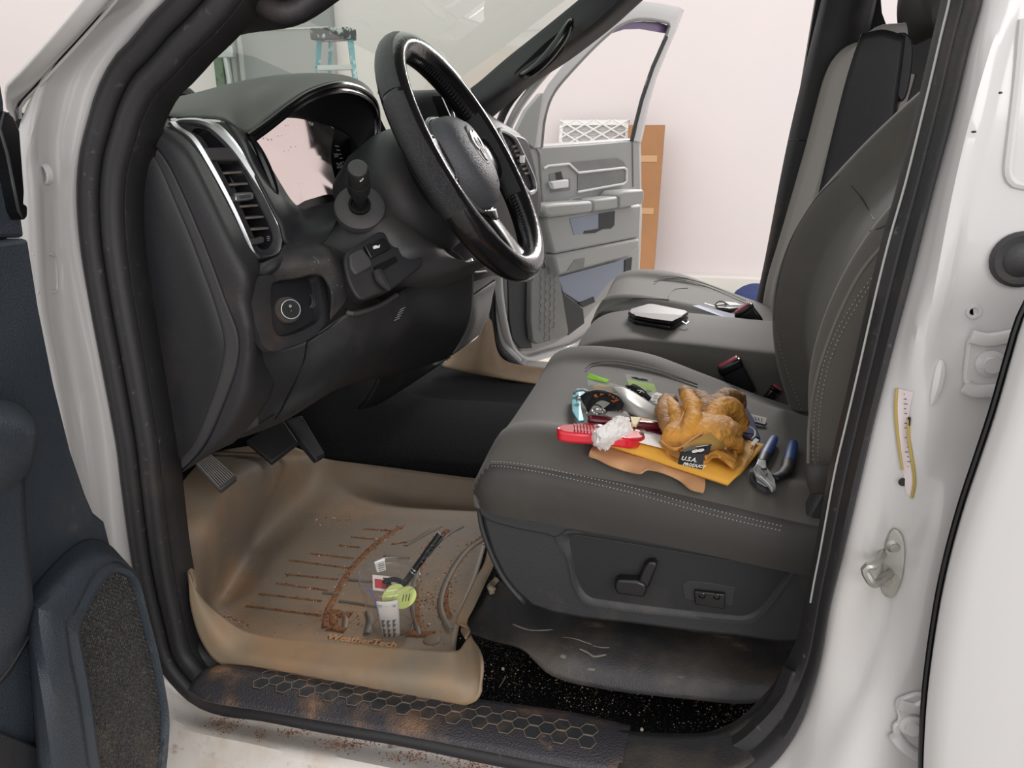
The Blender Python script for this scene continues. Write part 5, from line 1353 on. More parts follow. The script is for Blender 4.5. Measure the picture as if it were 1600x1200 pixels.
# backrests
def backrest(y0, y1, path, parent, name='backrest', thick=.13, dark='seat_fabric', wing=.045):
    """path: (x, z, half-narrowing) of the front face from bottom to top"""
    rows = []
    w = y1 - y0
    for i, (x, z, nr) in enumerate(path):
        a, b = y0 + nr, y1 - nr
        t = Vector(path[min(i + 1, len(path) - 1)][:2]) - Vector(path[max(i - 1, 0)][:2]); t.normalize()
        nx, nz = -t.y, t.x          # pointing forward (-x) and up
        def q(y, d): return Vector((x - nx * d * -1, y, z + nz * d)) if False else Vector((x + nx * d, y, z + nz * d))
        rows.append([q(a + .03, -thick), q(a + .004, -thick * .7), q(a, -.05), q(a + .014, -.006), q(a + .040, .012), q(a + .075, 0), q(a + w * .2, -wing * .75), q((a + b) / 2, -wing * .8), q(b - w * .2, -wing * .75), q(b - .075, 0), q(b - .040, .012), q(b - .014, -.006), q(b, -.05), q(b - .004, -thick * .7), q(b - .03, -thick)])
    mb = MB(dark, 'seat_front_lit'); mb.loft(rows, 50, 70, cv=False)
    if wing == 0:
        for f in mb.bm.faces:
            if f.calc_center_median().y > y0 + .02: f.material_index = 1  # paler copy of the fabric paints the light on the passenger backrest front
    mb2 = rows
    o = mb.build(name, parent)
    # closed back panel
    mb = MB('panel_plastic'); mb.loft([[r[0], r[0].lerp(r[-1], .5), r[-1]] for r in rows], 30, 8); mb.build('back_panel', parent, solid=.004)
    return o
dpath = [(.205, .255, .01), (.178, .33, 0), (.163, .40, 0), (.160, .46, 0), (.172, .53, 0), (.200, .60, .004), (.248, .67, .010), (.300, .735, .02), (.362, .80, .03), (.425, .865, .05), (.48, .92, .07), (.52, .94, .10)]
db = backrest(.105, .645, dpath, ds)
BK = Surf(db)
def onb(px, py, h=0):
    p = BK.t[0].ray_cast(CAM, ray(px, py).normalized())[0]
    if p is None: p = Y(px, py, .13)
    return p - ray(px, py).normalized() * (h + .0005)
stitches([(1383, 415), (1350, 460), (1320, 510), (1298, 560), (1286, 610), (1280, 660), (1278, 720)], ds, onb, 46)
stitches([(1378, 415), (1344, 458), (1313, 508), (1290, 560), (1279, 610), (1272, 660), (1270, 720)], ds, onb, 46)
stitches([(1213, 520), (1222, 555), (1235, 595), (1252, 640)], ds, onb, 20)
mb = MB('seat_side'); mb.tube(spline([onb(*p) for p in ((1210, 500), (1216, 440), (1236, 375), (1275, 310), (1310, 275))], 40), .0014, n=6); mb.build('panel_seam', ds); mb = MB('seat_side')
mb.tube(spline([onb(*p) for p in ((1330, 290), (1343, 305), (1357, 328), (1366, 344))], 20), .0009, n=6); mb.build('panel_seam', ds); mb = MB('seat_side'); mb.tube(spline([onb(*p) for p in ((1360, 361), (1374, 357), (1388, 350))], 10), .0010, n=6); mb.build('panel_seam', ds)
mb = MB('seat_side'); hr = Vector((.475, .375, 1.0))
mb.loft([[hr + Vector((x_ * c, y_ * 1.0, z_)) for (x_, z_) in [(.045 * math.cos(a), .085 * math.sin(a)) for a in [2 * math.pi * k / 14 for k in range(14)]]] for y_, c in ((-.13, .3), (-.125, .75), (-.10, 1), (0, 1.1), (.10, 1), (.125, .75), (.13, .3))], 20, 30, cv=True, cap=True); mb.build('headrest', ds)
mb = MB('chrome')
for s in (-1, 1): mb.tube([hr + Vector((0, s * .06, -.06)), hr + Vector((-.02, s * .06, -.14))], .006)
mb.build('headrest_post', ds)
mb = MB('seam_and_highlight'); mb.tube(spline([onb(*p) for p in ((1263, 724), (1265, 660), (1274, 600), (1290, 545), (1316, 480), (1346, 424), (1384, 378))], 40), .0022, n=8); mb.build('bolster_highlight', ds)  # pale tube painting the narrow highlight along the near bolster edge
# black cover flap at the base of the backrest
mb = MB('seat_side'); mb.loft([YY([(1262, 728, .115), (1285, 727, .11), (1312, 726, .13)]), YY([(1262, 745, .11), (1285, 745, .105), (1315, 745, .13)]), YY([(1266, 768, .115), (1290, 765, .115), (1320, 755, .14)])], 10, 10); mb.build('cover_flap', ds, solid=.006)
# plastic base
yb = .135
base = [(749, 776), (775, 792), (815, 802), (880, 813), (960, 824), (1060, 838), (1140, 848), (1222, 858), (1243, 850), (1262, 800), (1280, 768), (1306, 752), (1314, 800), (1300, 880), (1280, 960), (1258, 1005), (1215, 1006), (1150, 996), (1090, 990), (985, 976), (910, 968), (866, 960), (830, 948), (804, 925), (785, 900), (768, 865), (757, 830), (750, 800)]
mb = MB('seat_base'); mb.prism(YL(base, yb), (0, .03, 0)); mb.build('base_cover', ds, bevel=.006)
# front of the base wraps round to the far side
mb = MB('seat_base')
mb.loft([[Y(749, 778, yb), Y(752, 782, yb) + Vector((-.006, .06, 0)), Y(752, 782, yb) + Vector((-.008, .44, 0))], [Y(756, 830, yb), Y(756, 830, yb) + Vector((-.006, .06, 0)), Y(756, 830, yb) + Vector((-.008, .44, 0))],
         [Y(784, 898, yb), Y(784, 898, yb) + Vector((-.0, .06, 0)), Y(784, 898, yb) + Vector((0, .44, 0))], [Y(820, 944, yb), Y(820, 944, yb) + Vector((0, .06, 0)), Y(820, 944, yb) + Vector((0, .44, 0))]], 16, 12); mb.build('base_front', ds, solid=.005)
mb = MB('seat_base')   # raised ledge and recessed panel frame
mb.prism(spline(YL([(752, 782), (800, 803), (850, 814), (886, 812), (960, 824), (1060, 838), (1222, 860), (1237, 870), (1236, 879), (1200, 874), (1100, 856), (1000, 841), (890, 826), (872, 838), (855, 833), (800, 822), (756, 806)], yb - .001), 80, True), (0, -.006, 0)); mb.build('base_ledge', ds, bevel=.003)
fr_o = [(868, 838), (888, 824), (1000, 840), (1120, 860), (1236, 880), (1246, 884), (1200, 950), (1180, 968), (1160, 972), (1040, 960), (930, 946), (910, 938), (896, 912), (886, 870)]
fr_i = [(891, 838), (896, 835), (1000, 852), (1120, 872), (1226, 889), (1229, 893), (1190, 945), (1172, 958), (1155, 961), (1040, 949), (935, 935), (918, 929), (905, 908), (896, 872)]
O = spline(YL(fr_o, yb - .001), 90, True); I = align(O, spline(YL(fr_i, yb - .001), 90, True))
mb = MB('seat_base'); mb.grid([[p + Vector((0, .001, 0)) for p in O], [p + Vector((0, -.004, 0)) for p in O], [p + Vector((0, -.004, 0)) for p in [a.lerp(b, .5) for a, b in zip(O, I)]], [p + Vector((0, .0005, 0)) for p in I]], cv=True); mb.build('panel_frame', ds)
mb = MB('grey_plastic'); mb.tube([p + Vector((0, -.0006, 0)) for p in I], .0007, n=4, closed=True); mb.build('panel_gap', ds)
mb = MB('panel_plastic'); mb.prism([p + Vector((0, -.0012, 0)) for p in I], (0, .002, 0)); mb.build('switch_panel', ds, smooth=False)
def SB(l, d): return [Y(px, py, yb) + Vector((0, -d, 0)) for px, py in l]
mb = MB('switch_black'); mb.prism(SB([(963, 899), (968, 895), (998, 897), (1010, 902), (1012, 912), (1008, 923), (966, 917), (962, 908)], .018), (0, .017, 0)); mb.build('seat_slide_switch', ds, bevel=.003)
mb = MB('switch_black'); mb.prism(SB([(997, 900), (1008, 876), (1014, 870), (1026, 870), (1028, 876), (1014, 912), (1008, 908)], .014), (0, .013, 0)); mb.build('recline_switch', ds, bevel=.003)
mb = MB('black_plastic'); mb.prism(SB([(1066, 912), (1075, 906), (1110, 909), (1150, 916), (1147, 928), (1146, 946), (1070, 935), (1067, 925)], .003), (0, .002, 0)); mb.build('lumbar_recess', ds, bevel=.001)
mb = MB('switch_black'); mb.prism(SB([(1085, 918), (1133, 923), (1132, 946), (1086, 939)], .009), (0, .007, 0)); q = mb.build('lumbar_switch', ds, bevel=.0015)
mb = MB('gloss_black')
for px, py in ((1097, 930), (1120, 932)): mb.lathe([(.0045, 0), (.0045, .001), (.0035, .0016), (.003, .0006), (0, .0006)], Y(px, py, yb - .009), (0, -1, 0), n=18)
mb.build('rocker_dot', q)
# seat riser trim under the base
rt = MB('riser_trim')
r_ = [
 [(722, 985, .20), (735, 965, .22), (760, 925, .25), (778, 905, .28)],
 [(765, 1000, .17), (785, 975, .19), (800, 950, .22), (815, 930, .25)],
 [(815, 1012, .13), (840, 992, .16), (855, 972, .20), (866, 950, .24)],
 [(862, 1056, .10), (880, 1020, .12), (895, 985, .17), (910, 958, .22)],
 [(950, 1078, .10), (960, 1040, .12), (975, 995, .17), (985, 966, .22)],
 [(1080, 1093, .10), (1085, 1055, .12), (1090, 1012, .17), (1095, 980, .22)],
 [(1165, 1100, .10), (1170, 1065, .12), (1180, 1030, .17), (1190, 990, .22)],
 [(1225, 1085, .10), (1230, 1060, .12), (1240, 1035, .17), (1250, 995, .22)],
 [(1262, 1070, .10), (1262, 1050, .12), (1262, 1035, .17), (1262, 995, .22)],
]
rt.loft([YY(r) for r in r_], 50, 20); rz = rt.build('riser_trim', truck, solid=.004)
RZ = Surf(rz)
for pts, rr0 in (([(878, 996), (900, 999), (912, 1003), (926, 1008)], .0012), ([(926, 1009), (940, 1012), (953, 1012)], .0009), ([(905, 1014), (918, 1020), (928, 1026), (948, 1023)], .0016), ([(800, 975), (830, 985), (865, 984)], .0014), ([(876, 1024), (884, 1027)], .0025), ([(918, 1045), (930, 1046)], .0018)):
    mb = MB('scuff_dust')
    P_ = [RZ.t[0].ray_cast(CAM, ray(*p).normalized())[0] for p in pts]
    if all(p is not None for p in P_): mb.tube(spline(P_, 14), [rr0 * .3] + [rr0] * 12 + [rr0 * .3], n=6, flat=(1, .25), up=(0, -.6, 1)); mb.build('scuff_mark', rz)
# ---- passenger seat
ps = thing('front_seat', (.05, 1.28, .08), 'passenger seat in grey fabric with a tall upright backrest, farthest of the three', 'truck seat')
pc = cushion(1.02, 1.50, .035, .012, parent=ps)
PSF = Surf(pc)
mb = MB('seam_and_highlight')
for off in (0, 4): mb.tube(spline([PSF.hit(px, py + off, .0008) for px, py in ((1022, 440), (1030, 434), (1050, 431), (1085, 438), (1120, 450), (1165, 470))], 40), .0009, n=6)
mb.tube(spline([PSF.hit(px, py, .0006) for px, py in ((1045, 468), (1046, 460), (1055, 452), (1075, 450))], 20), .0010, n=6); mb.tube(spline([PSF.hit(px, py, .0006) for px, py in ((940, 470), (980, 465), (1045, 468))], 20), .0010, n=6); mb.build('seam', ps)
ppath = [(.225, .26, .01), (.232, .34, 0), (.250, .44, 0), (.268, .55, 0), (.288, .67, .002), (.304, .78, .004), (.316, .86, .008), (.332, .905, .016), (.360, .930, .03), (.41, .935, .04)]
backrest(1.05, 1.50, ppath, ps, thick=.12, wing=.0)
mb = MB('panel_plastic'); mb.loft([YL([(1257, 420), (1300, 420), (1345, 420)], 1.045), YL([(1266, 360), (1300, 360), (1360, 360)], 1.045), YL([(1289, 259), (1330, 259), (1390, 259)], 1.045), YL([(1316, 147), (1360, 147), (1404, 147)], 1.045), YL([(1333, 88), (1370, 85), (1412, 85)], 1.045), YL([(1346, 53), (1380, 46), (1415, 56)], 1.05)], 30, 10); mb.build('side_panel', ps, solid=.004)
mb = MB('panel_plastic')
mb.prism(spline(YL([(1392, 60), (1410, 50), (1422, 56), (1428, 75), (1424, 120), (1417, 150), (1408, 160), (1398, 140), (1402, 100)], 1.05), 30, True), (0, .02, 0)); mb.build('side_cover', ps, bevel=.004)
mb = MB('seat_side'); hr = Vector((.49, 1.28, 1.03))
mb.loft([[hr + Vector((x_ * c, y_ * 1.0, z_)) for (x_, z_) in [(.05 * math.cos(a), .10 * math.sin(a)) for a in [2 * math.pi * k / 14 for k in range(14)]]] for y_, c in ((-.13, .3), (-.125, .75), (-.10, 1), (0, 1.1), (.10, 1), (.125, .75), (.13, .3))], 20, 30, cv=True, cap=True); mb.build('headrest', ps)
mb = MB('seat_base'); mb.box((.05, 1.28, .10), (.5, .46, .24)); mb.build('base_cover', ps, bevel=.02)
# ---- centre seat
cs = thing('centre_seat', (.02, .82, .05), 'padded centre jump seat in grey fabric between the two front seats, wallet on top', 'truck seat')
rows = []
for x, zt in ((-.222, .262), (-.216, .292), (-.200, .312), (-.165, .328), (-.10, .338), (0, .336), (.1, .330), (.2, .325), (.3, .322)):
    rows.append([Vector((x + .01, .672, .17)), Vector((x, .664, zt - .045)), Vector((x, .668, zt - .012)), Vector((x, .690, zt)), Vector((x, .82, zt + .006)), Vector((x, .95, zt)), Vector((x, .985, zt - .012)), Vector((x, .99, zt - .06)), Vector((x, .985, .17))])
rows = [[Vector((p.x + .012, p.y, .17)) for p in rows[0]]] + rows
mb = MB('seat_fabric'); mb.loft(rows, 50, 50); cc_ = mb.build('seat_cushion', cs)
mb = MB('seat_side'); mb.box((.05, .83, .09), (.50, .29, .20)); mb.build('seat_box', cs, bevel=.01)
mb = MB('seat_side'); mb.loft([[Vector((x, y, z)) for y in (.70, .74, .92, .96)] for x, z in ((.262, .30), (.262, .36), (.275, .40), (.31, .42))], 20, 8); mb.build('backrest', cs, solid=.03, off=-1)
CSF = Surf(cc_)
ALLS = Surf(dc, pc, cc_)
# ---- buckles
def buckle(label, cpx, top, bot, y, wpx, tilt=0, red=True):
    """top/bot: pixel centres of the head and the foot"""
    a, b = Y(*bot, y), Y(*top, y); ax = (b - a).normalized(); wd = Vector((1, 0, 0)); wd = (wd - ax * wd.dot(ax)).normalized(); th = ax.cross(wd)
    t_ = thing('seat_belt_buckle', a, label, 'seat belt buckle', 'seat belt buckles between the seats')
    w_ = wpx; h_ = (b - a).length
    R_m = Matrix((wd, th, ax)).transposed()
    m_ = MB('switch_black'); m_.box(a.lerp(b, .42), (w_ * .92, .024, h_ * .84), R_m); m_.build('buckle_body', t_, bevel=.004)
    m_ = MB('gloss_black'); m_.box(a.lerp(b, .88), (w_, .028, h_ * .24), R_m); m_.build('buckle_head', t_, bevel=.004)
    m_ = MB('buckle_red'); m_.box(b + ax * .001, (w_ * .82, .016, .006), R_m); m_.build('release_button', t_, bevel=.002)
    return t_
buckle('large black seat belt buckle with a red release button standing beside the driver cushion', 0, (1138, 566), (1166, 617), .655, .046)
buckle('black seat belt buckle lying tilted on the passenger cushion beside the keys', 0, (1160, 482), (1180, 508), 1.01, .048)
buckle('small black seat belt buckle half hidden at the lower corner of the driver backrest', 0, (1214, 605), (1196, 628), .665, .022)
# ================================================================ floor mat
fm = thing('floor_mat', (-.5, .3, -.03), 'grey rubber floor mat covered in orange-brown dust, with raised edges and grooves full of crumbs', 'floor mat')
FZ = -.030
def F(px, py, h=0): return Z(px, py, FZ + h)
rows = [
 # lip edge -> lip -> crease -> floor -> far crease -> far wall top
 [Y(283, 880, .05), Y(284, 860, .06), Y(282, 830, .09), Y(280, 800, .13), Y(276, 770, .18), Y(300, 735, .28), Y(330, 708, .42), Y(400, 695, .58), Y(440, 690, .62)],
 [Y(294, 895, .035), Y(300, 893, .04), Y(308, 880, .07), Y(322, 840, .13), Y(350, 790, .22), Y(390, 750, .34), Y(430, 725, .46), Y(470, 712, .60), Y(500, 714, .655)],
 [Y(300, 950, .02), Y(312, 930, .03), F(338, 935), F(372, 880), F(400, 840), F(440, 800, .01), F(475, 770, .02), Y(500, 740, .62), Y(515, 718, .66)],
 [Y(316, 1003, .012), Y(328, 985, .018), F(355, 968), F(405, 915), F(440, 870), F(478, 830), F(505, 795, .004), Y(545, 760, .62), Y(560, 724, .665)],
 [Y(345, 1036, .008), Y(355, 1010, .014), F(385, 984), F(430, 935), F(490, 870), F(530, 820), F(560, 803), Y(590, 770, .63), Y(600, 729, .665)],
 [Y(420, 1056, .006), Y(430, 1025, .012), F(450, 995), F(500, 950), F(550, 880), F(600, 820), F(620, 803), Y(635, 780, .63), Y(645, 735, .665)],
 [Y(530, 1074, .004), Y(535, 1040, .010), F(545, 1004), F(580, 960), F(620, 890), F(660, 820), F(672, 803), Y(680, 785, .63), Y(690, 741, .665)],
 [Y(640, 1089, .002), Y(640, 1055, .008), F(640, 1012), F(660, 960), F(690, 890), F(712, 830), F(722, 803), Y(728, 790, .63), Y(738, 747, .665)],
 [Y(710, 1100, .002), Y(715, 1065, .008), F(712, 1014), F(722, 960), F(745, 900), F(762, 840), F(772, 803), Y(778, 793, .63), Y(785, 752, .665)],
]
for r in rows[3:]: r[0] = r[0] + Vector((0, .022, -.004)); r[1] = r[1] + Vector((0, .016, -.006))
mb = MB('mat_rubber'); mb.loft(rows, 90, 80); fmo = mb.build('mat_tray', fm, solid=.004)
FM = Surf(fmo)
def onm(px, py, h=0):
    p = FM.t[0].ray_cast(CAM, ray(px, py).normalized())[0]
    return (p if p is not None else F(px, py)) - ray(px, py).normalized() * h
# dusty outer lip and its corner flap
mb = MB('mat_lip')
lp = [
 [(294, 893, .034), (303, 915, .030), (318, 938, .035)],
 [(298, 950, .018), (316, 952, .022), (345, 962, .036)],
 [(316, 1005, .010), (338, 990, .016), (372, 981, .040)],
 [(348, 1040, .006), (365, 1018, .014), (400, 991, .042)],
 [(430, 1060, .003), (440, 1032, .012), (455, 999, .044)],
 [(535, 1077, .001), (540, 1045, .010), (545, 1006, .046)],
 [(640, 1092, .0), (642, 1056, .008), (645, 1013, .048)],
 [(700, 1101, -.001), (703, 1064, .008), (705, 1016, .048)],
 [(722, 1103, -.002), (722, 1066, .010), (718, 1015, .060)],
 [(742, 1096, .0), (745, 1060, .020), (728, 1000, .090)],
 [(750, 1080, .006), (751, 1030, .035), (735, 990, .115)],
]
mb.loft([YY(r) for r in lp], 80, 16); mb.build('mat_lip', fm, solid=.004)
# seat-side edge of the mat
mb = MB('mat_lip')
e_ = [
 [(728, 1000, .09), (735, 985, .115), (722, 975, .13)],
 [(722, 985, .13), (730, 970, .15), (712, 970, .14)],
 [(735, 955, .19), (742, 945, .20), (725, 940, .20)],
 [(752, 920, .25), (757, 912, .26), (742, 905, .26)],
 [(766, 890, .30), (771, 882, .31), (756, 880, .31)],
 [(772, 865, .35), (776, 858, .36), (762, 855, .36)],
]
mb.loft([YY(r) for r in e_], 40, 10); mb.build('mat_side_edge', fm, solid=.003)
mb = MB('mat_lip'); mb.tube(spline(YY([(776, 905, .27), (770, 912, .26), (765, 918, .24), (772, 922, .24), (764, 925, .235)]), 16), .005, n=8); mb.build('mat_tab', fm)
# grooves
G = MB('mat_groove')
bars = [((385, 946), (503, 961)), ((405, 927), (503, 939)), ((432, 911), (512, 922)), ((447, 897), (528, 905)), ((452, 875), (545, 887)), ((486, 865), (553, 872)), ((530, 852), (562, 855)), ((552, 839), (585, 842)), ((567, 826), (611, 829)), ((612, 850), (650, 845))]
for a, b in bars: G.tube([onm(a[0] + (b[0] - a[0]) * i / 10, a[1] + (b[1] - a[1]) * i / 10, .001) for i in range(11)], [.0022] * 11, n=6, flat=(1, .35), up=(0, 0, 1))
def flatcurve(mb, pts, r, h=.0012, n=30, fl=.3): mb.tube([onm(*proj(p), h) if False else p for p in spline([onm(px, py, h) for px, py in pts], n)], r, n=8, flat=(1, fl), up=(0, 0, 1))
flatcurve(G, [(628, 823), (605, 836), (584, 853), (565, 870), (548, 890), (532, 915), (522, 935), (512, 955), (508, 980)], .0055)
flatcurve(G, [(512, 955), (530, 958), (548, 962)], .008); flatcurve(G, [(512, 980), (525, 981), (540, 984)], .007); flatcurve(G, [(520, 960), (522, 972), (522, 982)], .007)
flatcurve(G, [(700, 828), (672, 852), (655, 890), (648, 930), (650, 960), (655, 990)], .006); flatcurve(G, [(755, 838), (722, 868), (700, 905), (695, 940), (702, 965)], .006)
flatcurve(G, [(610, 985), (650, 990), (680, 990)], .007)
gr = G.build('groove_dirt', fm)
Rb = MB('mat_rib')
for pts, r in (([(535, 955), (540, 965), (538, 982)], .004), ([(575, 955), (578, 970), (573, 990)], .005), ([(655, 885), (645, 920), (645, 950), (655, 993)], .0045),
               ([(764, 838), (735, 855), (712, 882), (695, 915), (688, 945), (695, 970), (704, 984)], .0055), ([(724, 822), (700, 835), (668, 865), (655, 890)], .003), ([(690, 822), (660, 838), (636, 852)], .002), ([(672, 826), (650, 840), (632, 852)], .002),
               ([(545, 905), (580, 908), (600, 910)], .003), ([(530, 938), (570, 944), (590, 948)], .003), ([(600, 868), (640, 872)], .003), ([(505, 925), (530, 928)], .003)):
    flatcurve(Rb, pts, r, .0018, 24, .5)
c = onm(675, 1000, .002); Rb.lathe([(.013, 0), (.013, .001), (.011, .0018), (0, .0018)], c, (0, 0, 1), n=28)
Rb.build('mat_rib', fm)
mb = MB('kraft')
text_mesh(mb, 'WeatherTech', onm(566, 1002, .003), onm(640, 1008) - onm(490, 990), Vector((-.1, 1, 0)), .020, 'kraft', depth=.002, bold=.0006)
mb.build('raised_lettering', fm, smooth=False)
# crumbs: nobody could count them
cr = MB('crumb_a', 'crumb_b', 'crumb_c')
random.seed(11)
arcs = [([(628, 823), (584, 853), (548, 890), (522, 935), (508, 980)], 3.5, 260), ([(700, 828), (672, 852), (655, 890), (648, 930), (655, 990)], 6, 120), ([(755, 838), (722, 868), (700, 905), (695, 940), (702, 975)], 8, 170), ([(505, 960), (560, 965)], 12, 110), ([(660, 930), (690, 950)], 16, 120), ([(345, 958), (388, 978)], 5, 60), ([(500, 812), (545, 812)], 6, 40), ([(615, 985), (690, 990)], 9, 80)]
for b in bars: arcs.append(([b[0], b[1]], 1.6, 26))
for pts, sp, n in arcs:
    P3 = [Vector((p[0], p[1], 0)) for p in pts]; P3 = spline(P3, 60)
    for _ in range(n):
        p = random.choice(P3); q = onm(p.x + random.gauss(0, sp), p.y + random.gauss(0, sp * .7), .0006)
        cr.ball(q, random.choice((.0007, .0010, .0012, .0018)), random.choice((0, 0, 1, 1, 2)), s=(1, random.uniform(.5, 1), .6), n=3)
for _ in range(160):
    q = onm(random.uniform(330, 760), random.uniform(830, 1080), .0005); cr.ball(q, random.choice((.0005, .0008)), random.choice((0, 1, 2)), n=3)
for _ in range(420):   # on the carpet by the seat and the sill
    px = random.uniform(745, 1200); lo = 1000 + max(0, px - 850) * .22; hi = min(1140, 1075 + (px - 745) * .2)
    q = Z(px, random.uniform(lo + 20, max(lo + 25, hi)), -.0685); cr.ball(q, random.choice((.0005, .0007, .0010)), random.choice((0, 2, 2)), n=3)
SLS = Surf(sill_o)
for px0, py0, sx_, sy_, n_ in ((350, 1130, 16, 8, 200), (460, 1144, 18, 3, 120), (545, 1163, 26, 6, 240), (640, 1182, 22, 6, 150), (735, 1196, 24, 5, 160), (408, 1150, 6, 4, 30)):
    for _ in range(n_):
        q = SLS.t[0].ray_cast(CAM, ray(random.gauss(px0, sx_), random.gauss(py0, sy_)).normalized())[0]
        if q is not None: cr.ball(q, random.choice((.0007, .0010, .0014)), random.choice((0, 0, 1)), s=(1, 1, .3), n=3)
for px, py in ((856, 1112), (1003, 1140), (786, 1045)): cr.ball(Z(px, py, -.066), .0026, 2, n=4)
cro = cr.build('crumbs', smooth=False); tag(cro, 'reddish brown and pale crumbs scattered over the floor mat grooves and the black carpet', 'crumbs', kind='stuff')
cp = MB('tan_trim'); cp.tube([Z(780, 1074, -.067), Z(790, 1058, -.065)], .0008, n=5); o = cp.build('twig'); tag(o, 'thin dry twig lying on the black carpet beside the floor mat corner', 'twig')

# ---- cup with its contents
base = onm(612, 990, .0); base = F(613, 981, .006)
rt_, rb_ = .0465, .031
top = Y(616, 897, base.y)
H = top.z - base.z
# height so that the rim lies at the photographed height
t = thing('plastic_cup', base, 'clear plastic cup standing on the floor mat, holding a pen and small labelled cards', 'cup')
scale = 1.0
cup_r = .040 
px_r = 48
d_ = (top - CAM).dot(_F); cup_r = px_r / FPX * d_; cup_b = 31 / FPX * (base - CAM).dot(_F)
mb = MB('cup_plastic')
pr_ = [(0, 0), (cup_b * .93, 0), (cup_b, .002), (cup_b + (cup_r - cup_b) * .5, H * .5), (cup_r * .965, H * .88), (cup_r * .985, H * .90), (cup_r * .97, H * .97), (cup_r, H * .985), (cup_r * 1.015, H), (cup_r * .99, H * 1.005)]
mb.lathe(pr_, base, (0, 0, 1), n=48); mb.build('cup_wall', t)
mb = MB('cup_plastic')
for f, r in ((1.0, cup_r), (.90, cup_r * .985), (.02, cup_b)):
    mb.tube([base + Vector((math.cos(a) * r, math.sin(a) * r, H * f)) for a in [2 * math.pi * i / 48 for i in range(48)]], .0011, n=6, closed=True)
mb.build('cup_rim', t)
view = (CAM - base); view.z = 0; view.normalize(); sidev = Vector((-view.y, view.x, 0))
if sidev.dot(_R) < 0: sidev = -sidev
def cpnt(u, v, r=1.0):
    """point inside the cup wall: u sideways -1..1, v height 0..1, r fraction of radius, front side"""
    R0 = (cup_b + (cup_r - cup_b) * v) * .95 * r
    a = u * 1.35
    return base + (view * math.cos(a) + sidev * math.sin(a)) * R0 + Vector((0, 0, H * v))
lab = MB('paper_white')
lab.loft([[cpnt(-.38, .04), cpnt(-.05, .03), cpnt(.27, .03)], [cpnt(-.40, .40), cpnt(-.08, .40), cpnt(.24, .40)], [cpnt(-.42, .76), cpnt(-.1, .77), cpnt(.20, .78)]], 10, 10)
for k in range(16):
    v = .06 + k * .021 + (.0 if k < 9 else .02)
    for u0 in (-.33, -.16, .02):
        lab.tube([cpnt(u0, v, 1.012), cpnt(u0 + .04 + .06 * ((k * 5) % 4) / 3, v, 1.012)], .0003, 'black_print', n=4)
for v in (.66, .69): lab.tube([cpnt(-.36, v, 1.012), cpnt(.12, v, 1.012)], .0005, 'dim_print', n=4)
o = lab.build('paper_label', solid=.0004); tag(o, 'narrow white label covered in small print, standing inside the clear cup', 'label')
mb = MB('tag_lime'); c = cpnt(.48, .72, .86)
o_ = []
for i in range(24):
    a = 2 * math.pi * i / 24; o_.append(c + sidev * (math.cos(a) * .0175 + math.sin(a) * .004) + Vector((0, 0, .017 * math.sin(a))) + view * (-.003 * math.sin(a)))
mb.prism(o_, -view * .002); [mb.tube([c + view * .0008 + sidev * (.0045 * k - .004) - Vector((0, 0, .006)), c + view * .0008 + sidev * (.0045 * k - .001) + Vector((0, 0, .006))], .0006, 'black_print', n=4) for k in range(3)]; mb.prism([p + sidev * -.016 + Vector((0, 0, .004)) - view * .003 for p in o_[::2]], -view * .002); o = mb.build('key_tag', smooth=False); tag(o, 'rounded yellow-green plastic tag in the clear cup', 'tag')
mb = MB('red_card', 'paper_white', 'black_print')
c = base + Vector((0, 0, H * .80)) - sidev * .008
U1 = (sidev + Vector((0, 0, -.25))).normalized(); U2 = (Vector((0, 0, .35)) - view).normalized()
def crd(u, v, w=0): return c + U1 * u + U2 * v + Vector((0, 0, w))
mb.prism([crd(-.018, -.012), crd(.018, -.012), crd(.018, .016), crd(-.018, .016)], (0, 0, .0015), 'paper_white')
mb.prism([crd(-.015, -.009, .0016), crd(.004, -.009, .0016), crd(.002, .008, .0016), crd(-.015, .008, .0016)], (0, 0, .0004), 'red_card')
mb.prism([crd(.004, -.009, .0018), crd(.014, -.009, .0018), crd(.008, .012, .0018), crd(-.002, .012, .0018)], (0, 0, .0004), 'black_print')
o = mb.build('gift_card', smooth=False); tag(o, 'red, white and black card lying in the top of the clear cup', 'card')
mb = MB('blue_plastic'); mb.tube(spline([cpnt(-.75, .95, .95), cpnt(-.62, .85, .9), cpnt(-.48, .72, .93), cpnt(-.45, .45, .93)], 14), .0016, n=6, flat=(1, .5)); o = mb.build('blue_strip'); tag(o, 'thin blue plastic strip sticking up at the left inside the clear cup', 'strip')
mb = MB('paper_white'); mb.prism([cpnt(.10, .86, -.8), cpnt(.42, .86, -.8), cpnt(.42, 1.02, -.9), cpnt(.10, 1.04, -.9)][0:4], view * .001)
for k in range(4): mb.tube([cpnt(.15, .88 + k * .035, -.78), cpnt(.36, .88 + k * .035, -.78)], .0005, 'black_print', n=4)
o = mb.build('price_label', smooth=False); tag(o, 'small white label with black print at the back of the clear cup', 'label')
